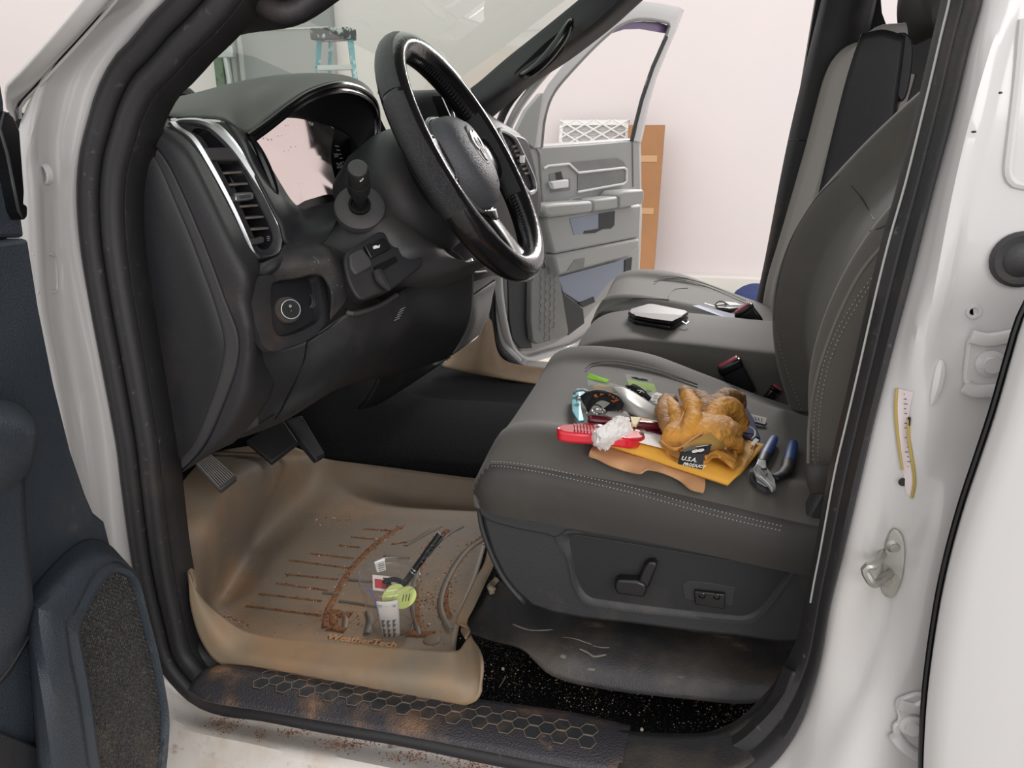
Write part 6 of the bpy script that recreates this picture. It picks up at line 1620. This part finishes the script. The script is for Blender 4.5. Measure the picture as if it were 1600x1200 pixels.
# pen leaning out of the cup
pb = base + Vector((0, 0, H * .30)) - sidev * .012; pt = Y(688, 834, base.y + .03)
t = thing('pen', pb, 'black speckled pen with silver clip leaning out of the clear cup', 'pen')
ax = (pt - pb).normalized(); Ln = (pt - pb).length
mb = MB('pen_black'); mb.lathe([(.002, 0), (.0048, Ln * .1), (.0052, Ln * .5), (.0050, Ln * .97), (.0045, Ln), (0, Ln)], pb, ax, n=16); mb.build('barrel', t)
mb = MB('chrome')
for f in (.52, .55): mb.lathe([(.0055, Ln * f), (.0057, Ln * f + .0008), (.0055, Ln * f + .0018)], pb, ax, n=16)
mb.build('pen_ring', t)
mb = MB('chrome'); s_ = sidev * .0055 + view * .002; mb.tube([pb + ax * Ln * .72 + s_ * 1.05, pb + ax * Ln * .9 + s_ * 1.4, pb + ax * Ln * .995 + s_ * 1.3, pb + ax * Ln * .995], .0012, n=6); mb.build('pen_clip', t)
mb = MB('dark_void'); q = base + Vector((0, 0, H * .8)) + sidev * .004 - view * .004
mb.tube(spline([q + sidev * -.016, q + Vector((0, 0, .006)), q + sidev * .014, q + sidev * .016 - Vector((0, 0, .012))], 12), .004, n=8); o = mb.build('black_clip'); tag(o, 'small black plastic clip beside the pen in the clear cup', 'clip')
# ================================================================ things on the driver seat
def lay(mb, rows, nu, nv, m=None): mb.loft([[ons(*p) for p in r] for r in rows], nu, nv, m)
# kraft strip
mb = MB('kraft')
lay(mb, [[(922, 712, .003), (950, 727, .006), (975, 736, .004), (1000, 741, .010), (1012, 735, .012), (1035, 740, .006), (1060, 751, .004), (1078, 765, .006), (1097, 771, .002)],
         [(922, 706, .006), (950, 716, .006), (985, 722, .008), (1010, 726, .010), (1030, 730, .008), (1050, 738, .006), (1070, 745, .006), (1085, 752, .006), (1100, 762, .003)],
         [(927, 699, .004), (950, 700, .004), (975, 705, .004), (1000, 710, .004), (1020, 714, .004), (1045, 722, .004), (1065, 730, .004), (1085, 738, .004), (1101, 745, .003)],
         [(940, 690, .003), (960, 690, .003), (985, 693, .003), (1010, 697, .003), (1030, 702, .003), (1050, 708, .003), (1070, 715, .003), (1090, 725, .003), (1104, 733, .003)]], 24, 50)
o = mb.build('cardboard_strip', solid=.0025, smooth=False); tag(o, 'torn light brown cardboard strip under the front edge of the yellow envelope', 'cardboard')
mb = MB('manila')
lay(mb, [[(948, 692, .010), (1000, 712, .010), (1070, 735, .010), (1138, 757, .010)], [(962, 680, .013), (1020, 697, .014), (1085, 715, .014), (1158, 737, .013)], [(980, 665, .013), (1035, 678, .014), (1110, 696, .014), (1180, 712, .013)], [(1000, 652, .009), (1050, 660, .010), (1115, 674, .011), (1197, 695, .010)]], 24, 40)
t = thing('envelope', ons(1070, 735), 'yellow padded envelope lying under the leather gloves on the driver seat', 'envelope')
mb.build('envelope_body', t, solid=.006, off=-1)
mb = MB('kraft'); mb.tube([ons(1158, 676, .015), ons(1182, 690, .015), ons(1163, 728, .0155)], .0008, n=5); mb.build('flap_crease', t)
mb = MB('paper_white'); mb.prism([ons(*p) for p in ((1172, 694, .0155), (1180, 685, .0155), (1186, 688, .0155), (1178, 697, .0155))], (0, 0, .0008)); o = mb.build('paper_slip', smooth=False); tag(o, 'tiny white slip lying on the right corner of the yellow envelope', 'paper')
# white printed sheets under the knife
mb = MB('paper_white'); mb.prism([ons(*p) for p in ((985, 688, .016), (1005, 672, .018), (1048, 684, .018), (1040, 702, .016))], (0, 0, .001)); o = mb.build('receipt', smooth=False); tag(o, 'flat white paper sheet between the red knife and the yellow envelope', 'paper')
# utility knife
def upz(p, h): return p + Vector((0, 0, h))
kn_o = [(870, 667), (876, 663), (900, 661), (925, 660), (955, 664), (985, 669), (1000, 671), (1006, 675), (1008, 680), (1004, 684), (990, 685), (970, 683), (940, 679), (910, 677), (885, 675), (872, 672)]
t = thing('utility_knife', ons(940, 680, .01), 'bright red plastic utility knife lying left of the gloves under crumpled white paper', 'knife')
kl = [ons(px, py, .028) for px, py in kn_o]
mb = MB('red_plastic'); mb.prism(spline(kl, 60, True), (0, 0, -.015)); mb.build('knife_body', t, bevel=.004, seg=4)
mb = MB('red_plastic')
for k in range(7): mb.tube(spline([ons(897 + k * 5, 662 + k * .4, .0285), ons(899 + k * 5, 669 + k * .5, .0288), ons(898 + k * 5, 676 + k * .5, .028), ons(897 + k * 5, 680 + k * .5, .022)], 8), .0009, n=5)
mb.build('grip_rib', t)
mb = MB('black_print'); mb.lathe([(.0045, 0), (.004, .0008), (.0025, .0004), (0, .0004)], ons(999, 677, .0282), (0, 0, 1), n=20, sx=1.3, ref=(1, 0, 0)); mb.build('hanging_hole', t)
mb = MB('satin_silver'); mb.lathe([(.006, 0), (.006, .002), (.004, .003), (0, .003)], ons(934, 667, .028), (0, 0, 1), n=20); mb.build('slider_button', t)
# crumpled paper
mb = MB('paper_white'); random.seed(8)
cr_o = [[(958, 654, .030), (970, 650, .034), (984, 655, .030), (988, 668, .026)], [(946, 664, .034), (960, 662, .046), (975, 665, .038), (986, 674, .030)], [(932, 672, .030), (945, 672, .046), (962, 678, .040), (972, 684, .026)], [(922, 676, .020), (934, 684, .040), (950, 687, .034), (966, 688, .022)], [(925, 688, .022), (936, 696, .028), (948, 700, .020), (956, 692, .018)], [(930, 696, .014), (940, 702, .016), (947, 703, .014), (953, 697, .012)]]
g = []
rr = [spline([ons(*p) for p in r], 14) for r in cr_o]; cols = [spline([r[j] for r in rr], 18) for j in range(14)]
g = [[cols[j][i] + Vector((random.uniform(-.0012, .0012), random.uniform(-.001, .001), random.uniform(-.0022, .0022))) for j in range(14)] for i in range(18)]
mb.grid(g); o = mb.build('crumpled_paper', smooth=False, solid=.0008); tag(o, 'crumpled white paper receipt draped over the red utility knife', 'paper')
# dark red pair of slim cases
for nm, a, b, r, h, lab in (('glasses_case', (918, 655), (1036, 667), .0075, .026, 'long glossy dark red case lying just behind the bright red utility knife'), ('pocket_knife', (1008, 674), (1038, 680), .005, .018, 'short dark maroon folded knife lying in front of the dark red case')):
    mb = MB('maroon'); A, B_ = ons(*a, h), ons(*b, h); mb.tube([A.lerp(B_, f) for f in (0, .02, .06, .5, .94, .98, 1)], [r * .5, r * .85, r, r, r, r * .85, r * .5], n=14, flat=(1.2, .8)); o = mb.build(nm); tag(o, lab, 'case' if 'case' in nm else 'knife')
mb = MB('paper_yellow'); mb.prism([ons(*p) for p in ((985, 655, .030), (1001, 656, .030), (994, 668, .030), (988, 666, .030))], (0, 0, .004)); o = mb.build('folded_note', smooth=False); tag(o, 'small cream folded note on top of the dark red case', 'paper')
mb = MB('paper_white'); mb.prism([ons(*p) for p in ((945, 648, .012), (960, 642, .012), (978, 645, .012), (984, 653, .012), (962, 655, .012))], (0, 0, .003)); o = mb.build('paper_tag', smooth=False); tag(o, 'white folded paper between the key strap and the dark red case', 'paper')
# teal opener
mb = MB('teal_metal')
mb.prism([ons(px, py, .012) for px, py in ((894, 622), (896, 613), (903, 609), (912, 611), (915, 616), (908, 622), (907, 634), (909, 646), (913, 660), (904, 661), (900, 655), (894, 645), (893, 632))], (0, 0, .003)); t = thing('bottle_opener', ons(903, 640, .01), 'light blue metal bottle opener at the left of the pile on the driver seat', 'bottle opener')
mb.build('opener_plate', t, bevel=.0008, smooth=False)
mb = MB('black_print'); mb.prism([upz(ons(px, py, .012), .0032) for px, py in ((899, 622), (904, 620), (905, 628), (902, 636), (900, 630))], (0, 0, .0006)); mb.build('opener_notch', t, smooth=False)
mb = MB('satin_silver'); mb.tube([ons(897, 616, .018), ons(900, 610, .022), ons(912, 609, .024), ons(919, 613, .024)], .0025, n=8); mb.ball(ons(905, 622, .022), .005, s=(1, .7, .7)); mb.build('opener_clip', t)
# key strap with orange letters
t = thing('key_strap', ons(935, 640, .01), 'black looped key strap with orange letters and a steel split ring', 'key strap')
mb = MB('strap_black')
arcT = [(908, 619, .040), (920, 612, .052), (935, 609, .060), (952, 612, .058), (966, 620, .046), (973, 630, .030)]
arcB = [(918, 644, .020), (926, 632, .030), (938, 624, .036), (950, 626, .036), (960, 633, .030), (966, 642, .018)]
mb.loft([[ons(*p) for p in arcT], [ons((a[0] + b[0]) / 2, (a[1] + b[1]) / 2, (a[2] + b[2]) / 2 + .003) for a, b in zip(arcT, arcB)], [ons(*p) for p in arcB]], 10, 40); mb.build('strap_loop', t, solid=.002)
mb = MB('strap_black'); mb.loft([[ons(943, 640, .018), ons(955, 630, .034), ons(970, 622, .040)], [ons(950, 643, .014), ons(962, 638, .026), ons(974, 632, .030)], [ons(962, 643, .010), ons(970, 640, .014), ons(977, 638, .014)]], 10, 16); mb.build('strap_tail', t, solid=.002)
mb = MB('orange_print')
def sp_at(f, v, h=0):
    a = spline([ons(*p) for p in arcT], 41)[int(f * 40)]; b = spline([ons(*p) for p in arcB], 41)[int(f * 40)]
    return a.lerp(b, v) + (CAM - a).normalized() * (.012 + h)
for ch, f in (('3', .30), ('2', .42), ('|', .50), ('G', .60), ('K', .72)):
    a = sp_at(f, .5); dx = sp_at(min(1, f + .05), .5) - sp_at(f - .05, .5); dy = sp_at(f, .9) - sp_at(f, .1)
    text_mesh(mb, ch, a, -dx, dy, .013, 'orange_print', depth=.0008, bold=.0002)
mb.build('strap_letters', t, smooth=False)
mb = MB('chrome')
for c_, r_, tl in ((ons(930, 645, .014), .0115, .3), (ons(936, 643, .018), .010, -.4)):
    mb.tube([c_ + Vector((math.cos(a) * r_, math.sin(a) * r_ * .8, math.sin(a) * r_ * (.5 + tl))) for a in [2 * math.pi * k / 30 for k in range(30)]], .0013, n=8, closed=True)
mb.build('split_ring', t)
# clear bag with green header and what is in it
t = thing('plastic_packet', ons(990, 630, .01), 'clear plastic packet with a bright green folded header strip, behind the key strap', 'packet')
mb = MB('bag_plastic'); lay(mb, [[(958, 604, .030), (975, 606, .034), (995, 616, .034), (1018, 632, .030), (1040, 648, .020)], [(966, 618, .030), (978, 624, .038), (998, 636, .036), (1018, 646, .030), (1038, 656, .022)], [(972, 640, .020), (984, 646, .024), (1000, 652, .026), (1018, 656, .024), (1034, 660, .020)]], 14, 24); mb.build('clear_sleeve', t, solid=.0006)
mb = MB('lime_card'); mb.prism([ons(*p) for p in ((917, 591, .030), (920, 584, .034), (952, 594, .034), (948, 598, .032))], (0, 0, .001)); mb.build('green_header', t, smooth=False)
mb = MB('card_grey'); mb.prism([ons(*p) for p in ((917, 592, .028), (948, 597, .030), (980, 606, .030), (968, 608, .026), (935, 600, .026), (919, 603, .020))], (0, 0, .001)); mb.build('grey_backing', t, smooth=False)
mb = MB('barcode', 'black_print'); mb.prism([ons(*p) for p in ((925, 604, .022), (936, 601, .026), (970, 607, .026), (967, 615, .022), (935, 612, .020), (926, 610, .018))], (0, 0, .002), 'barcode')
for k in range(16): mb.tube([ons(938 + k * 1.9, 604 + k * .32, .0295), ons(937 + k * 1.9, 610 + k * .3, .0275)], .0003, 'dim_print', n=4)
mb.build('barcode_card', t, smooth=False)
# hang tag
t = thing('hang_tag', ons(1000, 600, .01), 'grey and pale green slotted card tag standing at the back of the pile', 'tag')
q = [ons(*p) for p in ((977, 585, .030), (1019, 592, .030), (1026, 613, .014), (984, 606, .014))]
mb = MB('card_grey', 'pale_lime', 'black_print'); mb.prism(q, (0, .001, .001), 'card_grey')
mb.prism([v + Vector((0, -.0012, .0012)) for v in (q[0].lerp(q[3], .4), q[1].lerp(q[2], .42), q[2], q[3])], (0, .001, .0), 'pale_lime')
mb.prism([q[0].lerp(q[1], u).lerp(q[3].lerp(q[2], u), v) + Vector((0, -.0016, .0016)) for u, v in ((.2, .16), (.4, .14), (.5, .22), (.6, .16), (.78, .18), (.8, .26), (.5, .32), (.22, .24))], (0, .001, 0), 'black_print')
mb.build('card', t, smooth=False)
mb = MB('strap_black'); mb.tube(spline([ons(979, 604, .020), ons(992, 606, .024), ons(1004, 614, .022), ons(1016, 624, .016)], 16), [.003] * 4 + [.006] * 8 + [.004] * 4, n=8); o = mb.build('zipper_pouch'); tag(o, 'small black zip pouch in front of the grey and green hang tag', 'pouch')
mb = MB('paper_white', 'black_print'); mb.prism([ons(*p) for p in ((1008, 618, .012), (1020, 612, .014), (1046, 620, .014), (1044, 640, .010), (1026, 634, .010))], (0, 0, .0012), 'paper_white')
random.seed(3)
for k in range(14):
    px, py = 1014 + random.random() * 26, 618 + random.random() * 16; mb.tube([ons(px, py, .016), ons(px + random.uniform(3, 7), py + random.uniform(-2, 3), .016)], .0006, 'black_print', n=4)
for a in range(6): mb.tube([ons(1003, 610, .026), ons(1003 + 7 * math.cos(a * 1.05), 610 + 4 * math.sin(a * 1.05), .026)], .0008, 'paper_white', n=4)
o = mb.build('printed_leaflet', smooth=False); tag(o, 'white leaflet with black print behind the leather gloves', 'paper')
# ---- gloves
def capsule(mb, pts, rr_, flat=None): 
    P_ = spline(pts, 16); R0 = []
    for i in range(16):
        f = i / 15 * (len(rr_) - 1); k = min(int(f), len(rr_) - 2); R0.append(rr_[k] + (rr_[k + 1] - rr_[k]) * (f - k))
    mb.tube(P_, R0, n=14, flat=flat); mb.ball(P_[0], R0[0]); mb.ball(P_[-1], R0[-1])
GLV = {}
gl = thing('work_glove', ons(1090, 690, .01), 'golden tan leather work glove lying on top, palm down with curled dirty fingers', 'glove')
mb = MB('glove_leather')
capsule(mb, [ons(1052, 688, .040), ons(1085, 676, .052), ons(1122, 664, .050), ons(1140, 676, .040)], [.018, .027, .027, .018], (1.35, .62))
capsule(mb, [ons(1066, 700, .028), ons(1095, 686, .044), ons(1125, 684, .042), ons(1146, 694, .030)], [.012, .020, .020, .014], (1.3, .6))
capsule(mb, [ons(1050, 682, .040), ons(1062, 662, .046), ons(1052, 640, .044), ons(1042, 630, .034)], [.014, .014, .013, .011])
capsule(mb, [ons(1072, 680, .054), ons(1082, 655, .066), ons(1082, 635, .070), ons(1074, 618, .070)], [.010, .0115, .0115, .0095])
capsule(mb, [ons(1112, 665, .052), ons(1122, 642, .064), ons(1140, 636, .066), ons(1152, 648, .052), ons(1156, 664, .036)], [.016, .016, .016, .014, .011])
mb.build('glove_body', gl, remesh=.0018, disp=[(.030, .007), (.009, .0026)])
mb = MB('glove_trim')
cuff = [(1032, 690, 0.043), (1042, 698, 0.041), (1056, 702, 0.045), (1068, 698, 0.053), (1084, 686, 0.059), (1100, 676, 0.063), (1118, 672, 0.063), (1132, 676, 0.057), (1140, 684, 0.049), (1132, 694, 0.043), (1134, 702, 0.037)]
mb.tube(spline([ons(*p) for p in cuff], 50), .0022, n=8); mb.tube(spline([ons(1040, 690, 0.059), ons(1050, 676, 0.069), ons(1062, 660, 0.071), ons(1070, 640, 0.067)], 20), .0009, n=6); mb.build('cuff_binding', gl)
mb = MB('glove_lining'); mb.loft([[ons(1066, 700, 0.053), ons(1084, 688, 0.061), ons(1102, 679, 0.065), ons(1120, 675, 0.064), ons(1134, 680, 0.055)], [ons(1068, 704, 0.047), ons(1086, 698, 0.053), ons(1102, 694, 0.055), ons(1120, 692, 0.054), ons(1132, 692, 0.047)], [ons(1072, 708, 0.037), ons(1088, 706, 0.041), ons(1102, 704, 0.043), ons(1118, 702, 0.041), ons(1130, 700, 0.037)]], 12, 24); mb.build('fleece_lining', gl, solid=.002)
mb = MB('glove_finger')
g2 = thing('work_glove', ons(1100, 640, .01), 'brown leather work glove underneath, its dirty fingers pointing toward the backrest', 'glove')
capsule(mb, [ons(1060, 700, .022), ons(1095, 700, .026), ons(1130, 706, .024), ons(1142, 718, .018)], [.012, .017, .016, .010], (1.3, .6))
capsule(mb, [ons(1045, 672, .036), ons(1038, 650, .040), ons(1040, 630, .036), ons(1050, 626, .030)], [.010, .012, .012, .010])
capsule(mb, [ons(1082, 660, .046), ons(1078, 640, .056), ons(1076, 622, .060), ons(1070, 612, .056)], [.011, .011, .011, .0095])
capsule(mb, [ons(1098, 662, .040), ons(1100, 640, .048), ons(1096, 624, .046), ons(1090, 618, .040)], [.013, .013, .013, .010])
capsule(mb, [ons(1112, 655, .044), ons(1122, 630, .052), ons(1140, 620, .048), ons(1156, 622, .036), ons(1158, 632, .026)], [.015, .015, .015, .012, .009])
capsule(mb, [ons(1135, 665, .036), ons(1150, 650, .040), ons(1160, 660, .026)], [.014, .014, .010])
mb.build('glove_body', g2, remesh=.0018, disp=[(.030, .007), (.009, .0026)])
mb = MB('glove_trim'); mb.tube(spline([ons(*p) for p in ((1040, 704, 0.026), (1050, 716, 0.022), (1066, 722, 0.026), (1100, 722, 0.030), (1112, 714, 0.034), (1124, 714, 0.034), (1138, 724, 0.028), (1146, 731, 0.022), (1150, 720, 0.024), (1148, 706, 0.030))], 50), .0022, n=8); mb.build('cuff_binding', g2)
mb = MB('glove_leather'); mb.loft([[ons(1100, 712, 0.038), ons(1118, 704, 0.040), ons(1134, 710, 0.036), ons(1150, 718, 0.028)], [ons(1102, 720, 0.030), ons(1114, 713, 0.034), ons(1130, 718, 0.030), ons(1146, 731, 0.022)]], 8, 24); mb.build('cuff', g2, solid=.002); mb = MB('glove_leather'); mb.loft([[ons(1032, 692, 0.038), ons(1046, 700, 0.038), ons(1060, 704, 0.040)], [ons(1042, 706, 0.026), ons(1052, 714, 0.024), ons(1066, 720, 0.026)]], 8, 14); mb.build('cuff', g2, solid=.002)
mb = MB('strap_black', 'white_print')
q = [ons(*p) for p in ((1063, 706, 0.048), (1101, 712, 0.048), (1097, 734, 0.036), (1059, 725, 0.036))]
mb.prism(q, (0, .0008, .0008), 'strap_black'); tx = (q[1] - q[0]); ty = q[0] - q[3]; nrm = tx.cross(ty).normalized() * .0024
if nrm.dot(CAM - q[0]) < 0: nrm = -nrm
text_mesh(mb, 'U.S.A.', q[0].lerp(q[2], .38) + ty * .06 + nrm, tx, ty, .0085, 'white_print', bold=.0001); text_mesh(mb, 'PRODUCT', q[0].lerp(q[2], .62) - ty * .10 + nrm, tx, ty, .0062, 'white_print', bold=.0001); mb.build('woven_label', g2, smooth=False)
mb = MB('strap_black', 'white_print')
q = [ons(*p) for p in ((1072, 701, 0.058), (1112, 695, 0.058), (1108, 710, 0.050), (1068, 708, 0.050))]
mb.prism(q, (0, .0008, .0008), 'strap_black'); nv = Vector((0, -.5, .8)) * .0016
for s in (-1, 1):
    c_ = q[0].lerp(q[2], .5) + (q[1] - q[0]).normalized() * s * .006 + nv; e1 = (q[1] - q[0]).normalized(); e2 = (q[0] - q[3]).normalized()
    mb.tube([c_ + e1 * .0055 * math.cos(a) + e2 * .003 * math.sin(a) for a in [2 * math.pi * k / 20 for k in range(20)]], .0010, 'white_print', n=5, closed=True)
mb.tube([q[0].lerp(q[1], .4) + nv - (q[0] - q[3]) * .12, q[0].lerp(q[1], .85) + nv - (q[0] - q[3]) * .12], .0004, 'white_print', n=4)
mb.build('woven_label', gl, smooth=False)
# navy case with white cord
t = thing('navy_case', ons(1170, 670, .005), 'dark blue soft case with a looped white cord, right behind the gloves', 'case')
mb = MB('navy_cloth'); mb.prism([ons(*p) for p in ((1140, 650, .006), (1160, 640, .010), (1168, 645, .010), (1178, 662, .008), (1188, 692, .004), (1160, 690, .004), (1140, 680, .004))], (0, 0, .008)); mb.build('case_body', t, bevel=.003)
mb = MB('filter_frame'); mb.tube(spline([ons(*p) for p in ((1150, 668, .022), (1160, 665, .022), (1172, 667, .020), (1179, 673, .018), (1179, 681, .016), (1174, 686, .014))], 24), .0012, n=6); mb.build('white_cord', t)
# folded packet at the back
mb = MB('paper_white', 'black_print'); q = [ons(*p) for p in ((1170, 647, .014), (1198, 654, .012), (1195, 663, .006), (1177, 658, .007))]
mb.prism(q, (0, .002, .0005), 'paper_white'); 
for u in (.3, .5, .7): mb.tube([q[0].lerp(q[1], u).lerp(q[3].lerp(q[2], u), .3) + Vector((0, -.0012, .001)), q[0].lerp(q[1], u + .08).lerp(q[3].lerp(q[2], u), .7) + Vector((0, -.0012, .001))], .0006, 'black_print', n=4)
mb.prism([v + Vector((.001, -.001, -.003)) for v in (q[3], q[2], q[2] + Vector((.004, .012, 0)), q[3] + Vector((0, .012, 0)))], (0, 0, .002), 'black_print')
o = mb.build('small_packet', smooth=False); tag(o, 'small white packet with dark print, alone behind the gloves near the backrest', 'packet')
# pliers
t = thing('slip_joint_pliers', ons(1195, 740, .004), 'open tongue-and-groove pliers with blue grips beside the yellow envelope', 'pliers')
mb = MB('plier_blue')
A, B_ = ons(1210, 683, .010), ons(1194, 712, .012); mb.tube([A.lerp(B_, f) for f in (0, .08, .3, .7, 1)], [.0045, .0062, .0070, .0074, .0068], n=14, flat=(1.1, .75)); mb.build('grip', t)
mb = MB('plier_blue'); A, B_ = ons(1240, 690, .010), ons(1232, 722, .012); mb.tube([A.lerp(B_, f) for f in (0, .08, .3, .7, 1)], [.0045, .0062, .0070, .0074, .0070], n=14, flat=(1.1, .75)); mb.build('grip', t)
mb = MB('plier_dark')
mb.tube([ons(1232, 720, .012), ons(1230, 732, .012), ons(1222, 742, .010), ons(1210, 746, .009), ons(1198, 742, .008)], [.0078, .0080, .0072, .0055, .005], n=12, flat=(1.1, .7))
mb.tube([ons(1195, 710, .012), ons(1190, 722, .011)], [.0072, .0065], n=12, flat=(1.1, .75)); mb.build('lower_arm', t)
mb = MB('alu'); mb.prism([ons(px, py, .010) for px, py in ((1184, 722), (1196, 723), (1197, 734), (1203, 744), (1210, 755), (1212, 766), (1206, 771), (1200, 762), (1190, 752), (1180, 745), (1176, 738), (1181, 730))], (0, 0, .005)); hd = mb.build('upper_jaw', t, bevel=.001, smooth=False)
mb = MB('plier_dark'); mb.lathe([(.0042, 0), (.0042, .0012), (.003, .002), (0, .002)], upz(ons(1193, 738, .010), .0048), (0, 0, 1), n=18); mb.build('pivot', hd)
mb = MB('plier_dark', 'alu'); mb.prism([ons(px, py, .004) for px, py in ((1171, 744), (1178, 744), (1190, 753), (1199, 762), (1210, 768), (1206, 772), (1196, 771), (1182, 764), (1172, 755))], (0, 0, .006), 'plier_dark'); mb.prism([upz(ons(px, py, .004), .0062) for px, py in ((1178, 746), (1188, 752), (1198, 763), (1204, 769), (1196, 768), (1182, 760))], (0, 0, .0006), 'alu'); mb.build('lower_jaw', t, bevel=.0008, smooth=False)
# ---- things on the centre and passenger seats
def onc(px, py, h=0): return CSF.hit(px, py, h)
def onp(px, py, h=0): return PSF.hit(px, py, h)
t = thing('wallet', onc(1030, 505), 'worn black and brown leather wallet lying closed on the centre seat', 'wallet')
wo = [(981, 497), (984, 492), (1011, 485), (1020, 484), (1070, 494), (1075, 497), (1053, 512), (1046, 513), (992, 504)]
W0 = [onc(px, py, .006) for px, py in wo]
mb = MB('wallet'); mb.prism([v + Vector((0, 0, -.004)) for v in W0], (0, 0, .009)); mb.build('back_cover', t, bevel=.003)
mb = MB('wallet'); mb.prism([v + Vector((0, 0, .006)) for v in W0], (0, 0, .008)); mb.build('front_cover', t, bevel=.003)
mb = MB('wallet_top'); mb.prism([onc(px, py, .0205) for px, py in ((988, 487), (1012, 479), (1040, 481), (1069, 489), (1066, 495), (1050, 503), (1020, 499), (992, 494))], (0, 0, .0015)); mb.build('worn_patch', t, bevel=.002)
mb = MB('satin_silver'); mb.tube([onc(1066, 503, .010), onc(1072, 507, .008), onc(1076, 503, .010)], .0016, n=6); mb.build('card_edge', t)
mb = MB('lilac_paper'); mb.prism([onp(px, py, .003) for px, py in ((1082, 478), (1092, 477), (1150, 492), (1146, 501), (1120, 492))], (0, 0, .0006)); o = mb.build('folded_sheet', smooth=False); tag(o, 'pale lilac paper lying under the keys on the passenger seat', 'paper')
t = thing('car_keys', onp(1130, 482), 'bunch of silver keys with a dark fob on the passenger seat', 'keys')
mb = MB('satin_silver'); mb.tube([onp(1101, 474, .008), onp(1122, 480, .010)], .0022, n=6, flat=(1, .4)); mb.tube([onp(1118, 477, .014), onp(1148, 474, .016)], .005, n=6, flat=(1, .5)); mb.build('key_blade', t)
mb = MB('switch_black'); mb.tube([onp(1122, 482, .010), onp(1135, 484, .014), onp(1150, 483, .014)], [.007, .010, .008], n=10, flat=(1.2, .6)); mb.build('key_fob', t)
mb = MB('chrome'); c_ = onp(1126, 477, .020); mb.tube([c_ + Vector((math.cos(a) * .012, math.sin(a) * .006, math.sin(a) * .009)) for a in [2 * math.pi * k / 24 for k in range(24)]], .0016, n=6, closed=True); mb.build('key_ring', t)
mb = MB('paper_white'); mb.prism([onp(px, py, .018) for px, py in ((1132, 472), (1150, 474), (1160, 478), (1140, 478))], (0, 0, .002)); mb.build('key_tag', t, smooth=False)
